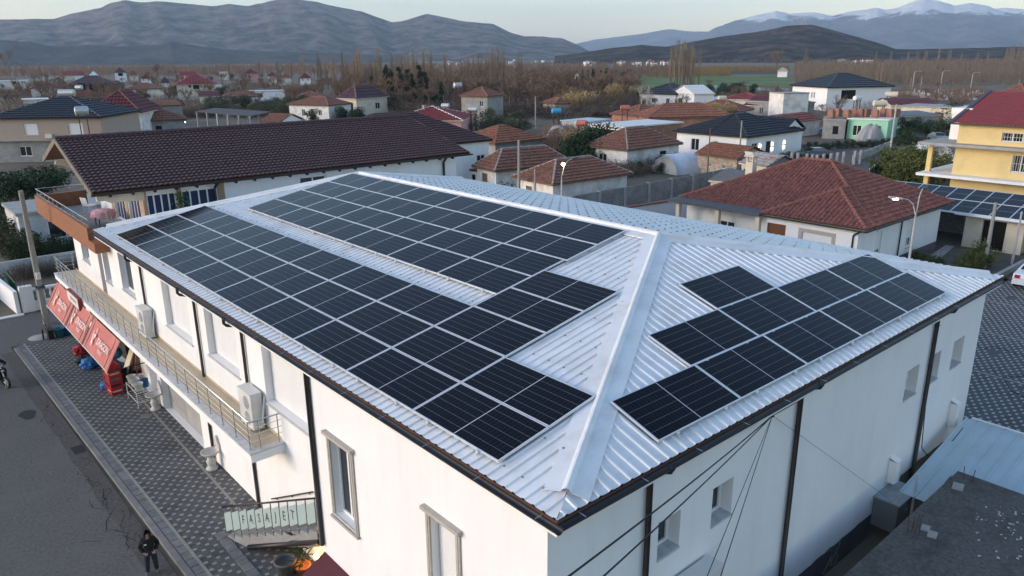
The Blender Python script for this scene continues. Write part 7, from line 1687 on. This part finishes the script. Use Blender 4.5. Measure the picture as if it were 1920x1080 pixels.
for j in range(k+1):
    t = j/k
    for i in range(n):
        a = 2*math.pi*i/n; rr2 = (3.4*(t**.6))*(1+.18*math.cos(2*a+.6)+.07*math.sin(7*a)*t+.05*math.sin(11*a)*t); z = 2.7*(1-t**1.7)*(1+.06*math.sin(5*a)) 
        m.v.append((rr2*math.cos(a), rr2*math.sin(a)*.75, max(0,z)))
for j in range(k):
    for i in range(n): i2 = (i+1) % n; m.f.append((j*n+i, j*n+i2, (j+1)*n+i2, (j+1)*n+i))
part('sheet', m, TARP, o, local=True)
def car(x, y, az, mt, label):
    c = at(x, y); o = thing('parked_car', label, 'car', (c.x,c.y,0), az, 'cars parked in the yards'); b = MB()
    for s in (-1,1): b.v.extend([(px_, s*(.86 if z < 1.1 else .66), z) for px_, z in prof])
    b.f.append(tuple(range(n_-1,-1,-1))); b.f.append(tuple(range(n_,2*n_)))
    for i in range(n_): j = (i+1) % n_; b.f.append((i, j, n_+j, n_+i))
    part('body', b, mt, o, local=True)
    for s in (-1,1):
        g_ = MB(); g_.poly([(-1.0,s*.80,1.08),(1.35,s*.80,1.10),(.68,s*.675,1.43),(-.48,s*.675,1.42)]); part('side_window', g_, GLASS, o, local=True)
        for px_ in (-1.3,1.3): w2 = MB(); w2.tube([(px_,s*.70,.32),(px_,s*.90,.32)], .32, 12); part('wheel', w2, BLACKP, o, local=True)
    g_ = MB(); g_.poly([(-1.145,-.72,1.085),(-1.145,.72,1.085),(-.61,.58,1.435),(-.61,-.58,1.435)]); g_.poly([(1.56,-.72,1.095),(1.56,.72,1.095),(.77,.58,1.485),(.77,-.58,1.485)]); part('windscreen', g_, GLASS, o, local=True)
n_ = len(prof)
car(1528,296,-.6,mat('silver_car_paint',(.12,.13,.14),.3,.05,2,spec=.6),'dark silver car parked by the bungalow garage')
car(1757,265,.7,mat('grey_van_paint',(.20,.23,.23),.4,.05,2),'grey-green car under a hoop in the right yard')
# fences by the lane
for k, x in enumerate([1483,1494,1511,1521,1530,1542,1556,1568,1580,1601,1612]):
    b = at(x, 318-abs(1530-x)*.12); m = MB(); m.box((b.x-.16,b.y-.16,0),(b.x+.16,b.y+.16,1.9)); single('fence_post', m, CONC, 'square concrete fence post along the bungalow drive', 'post', 'concrete posts along the drive')
bwall(at(1600,305), at(1668,277), 1.0, W_GREY, 'low grey wall along the back lane', .2, posts=3.0)
fs = thing('green_fence', 'dark green mesh fence beside the citrus garden', 'fence', at(1650,330)[:]); m = MB(); p, q_ = at(1617,350), at(1662,312); m.bar(p+V(0,0,.7), q_+V(0,0,.7), .03, 1.3); part('mesh_panel', m, GREENP, fs)
for t in np.linspace(0,1,6): c = p.lerp(q_,t); m = MB(); m.tube([c, c+V(0,0,1.6)], .05, 5); part('post', m, POLE_W, fs)
# gravestones of the far cemetery
GRV = mat('white_marble', (.62,.61,.60), .6, .1, 2)
for k in range(70):
    c = at(RF.uniform(1712,1845), RF.uniform(176,188)); o = thing('gravestone', 'white gravestone in the far cemetery', 'gravestone', (c.x,c.y,0), RF.uniform(0,.6), 'gravestones of the far cemetery'); hgt = RF.uniform(.9,1.9); m = MB(); m.extrude([(-.45,0,0),(.45,0,0),(.45,0,hgt*.75),(.25,0,hgt),(-.25,0,hgt),(-.45,0,hgt*.75)], (0,.18,0)); part('headstone', m, GRV, o, local=True); m = MB(); m.box((-.5,-1.9,0),(.5,-.02,.4)); part('tomb', m, GRV, o, local=True)
bwall(at(1630,178), at(1715,178), 1.2, GRV, 'far white cemetery wall', .3)
# open shelter on posts behind the brown ridge
os_ = thing('open_shelter', 'long grey roof on concrete posts behind the brown ridge', 'shelter', at(425,235)[:]); A2, B2 = at(366,210,3.4), at(472,218,3.2); m = MB(); dd = V(-(B2-A2).y,(B2-A2).x,0).normalized()*5; dd = dd if dd.dot(A2-CAM) > 0 else -dd
m.extrude([A2, B2, B2+dd+V(0,0,.5), A2+dd+V(0,0,.5)], (0,0,.12)); part('roof', m, mat('grey_felt_roof',(.085,.08,.085),.8,.15,1), os_)
for t in np.linspace(.03,.97,6): c = A2.lerp(B2,t); m = MB(); m.box((c.x-.15,c.y-.15,0),(c.x+.15,c.y+.15,c.z)); part('post', m, CONC, os_); c = c+dd*.95; m = MB(); m.box((c.x-.15,c.y-.15,0),(c.x+.15,c.y+.15,c.z+.4)); part('post', m, CONC, os_)
for k, (x, y) in enumerate([(209,237),(346,229)]):
    c = at(x, y, 2.2); o = thing('yard_lamp', ['lit lamp on the left end of the grey stone house','lit lamp on the right end of the grey stone house'][k], 'lamp', c[:], 0); m = MB(); m.lathe(c, [(0,-.14),(.14,-.08),(.17,0),(.1,.1),(0,.12)], 8); part('bulb', m, LAMP, o); m = MB(); m.bar(c+V(0,.02,.1), c+V(.02,.4,.2), .06); part('bracket', m, GUT, o)

# ------------------------------------------------------------------ ordinals for the smaller sets of look-alikes
_o1 = 'first second third fourth fifth sixth seventh eighth ninth tenth eleventh twelfth thirteenth fourteenth fifteenth sixteenth seventeenth eighteenth nineteenth'.split()
def ordinal(k):
    if k < 20: return _o1[k-1]
    t = {2:('twenty','twentieth'),3:('thirty','thirtieth')}[k//10]; return t[1] if k % 10 == 0 else t[0]+'-'+_o1[k % 10-1]
sets = {}
for o in COL.objects:
    if o.parent is None and 'label' in o and 'category' in o: sets.setdefault(o['label'], []).append(o)
for lb, os2 in sets.items():
    if 1 < len(os2) <= 30:
        def sx_(o): d = Vector(o.location)-CAM; return d.dot(rt)/d.dot(fw)
        for k, o in enumerate(sorted(os2, key=sx_)): o['label'] = lb+', '+ordinal(k+1)+' from left'
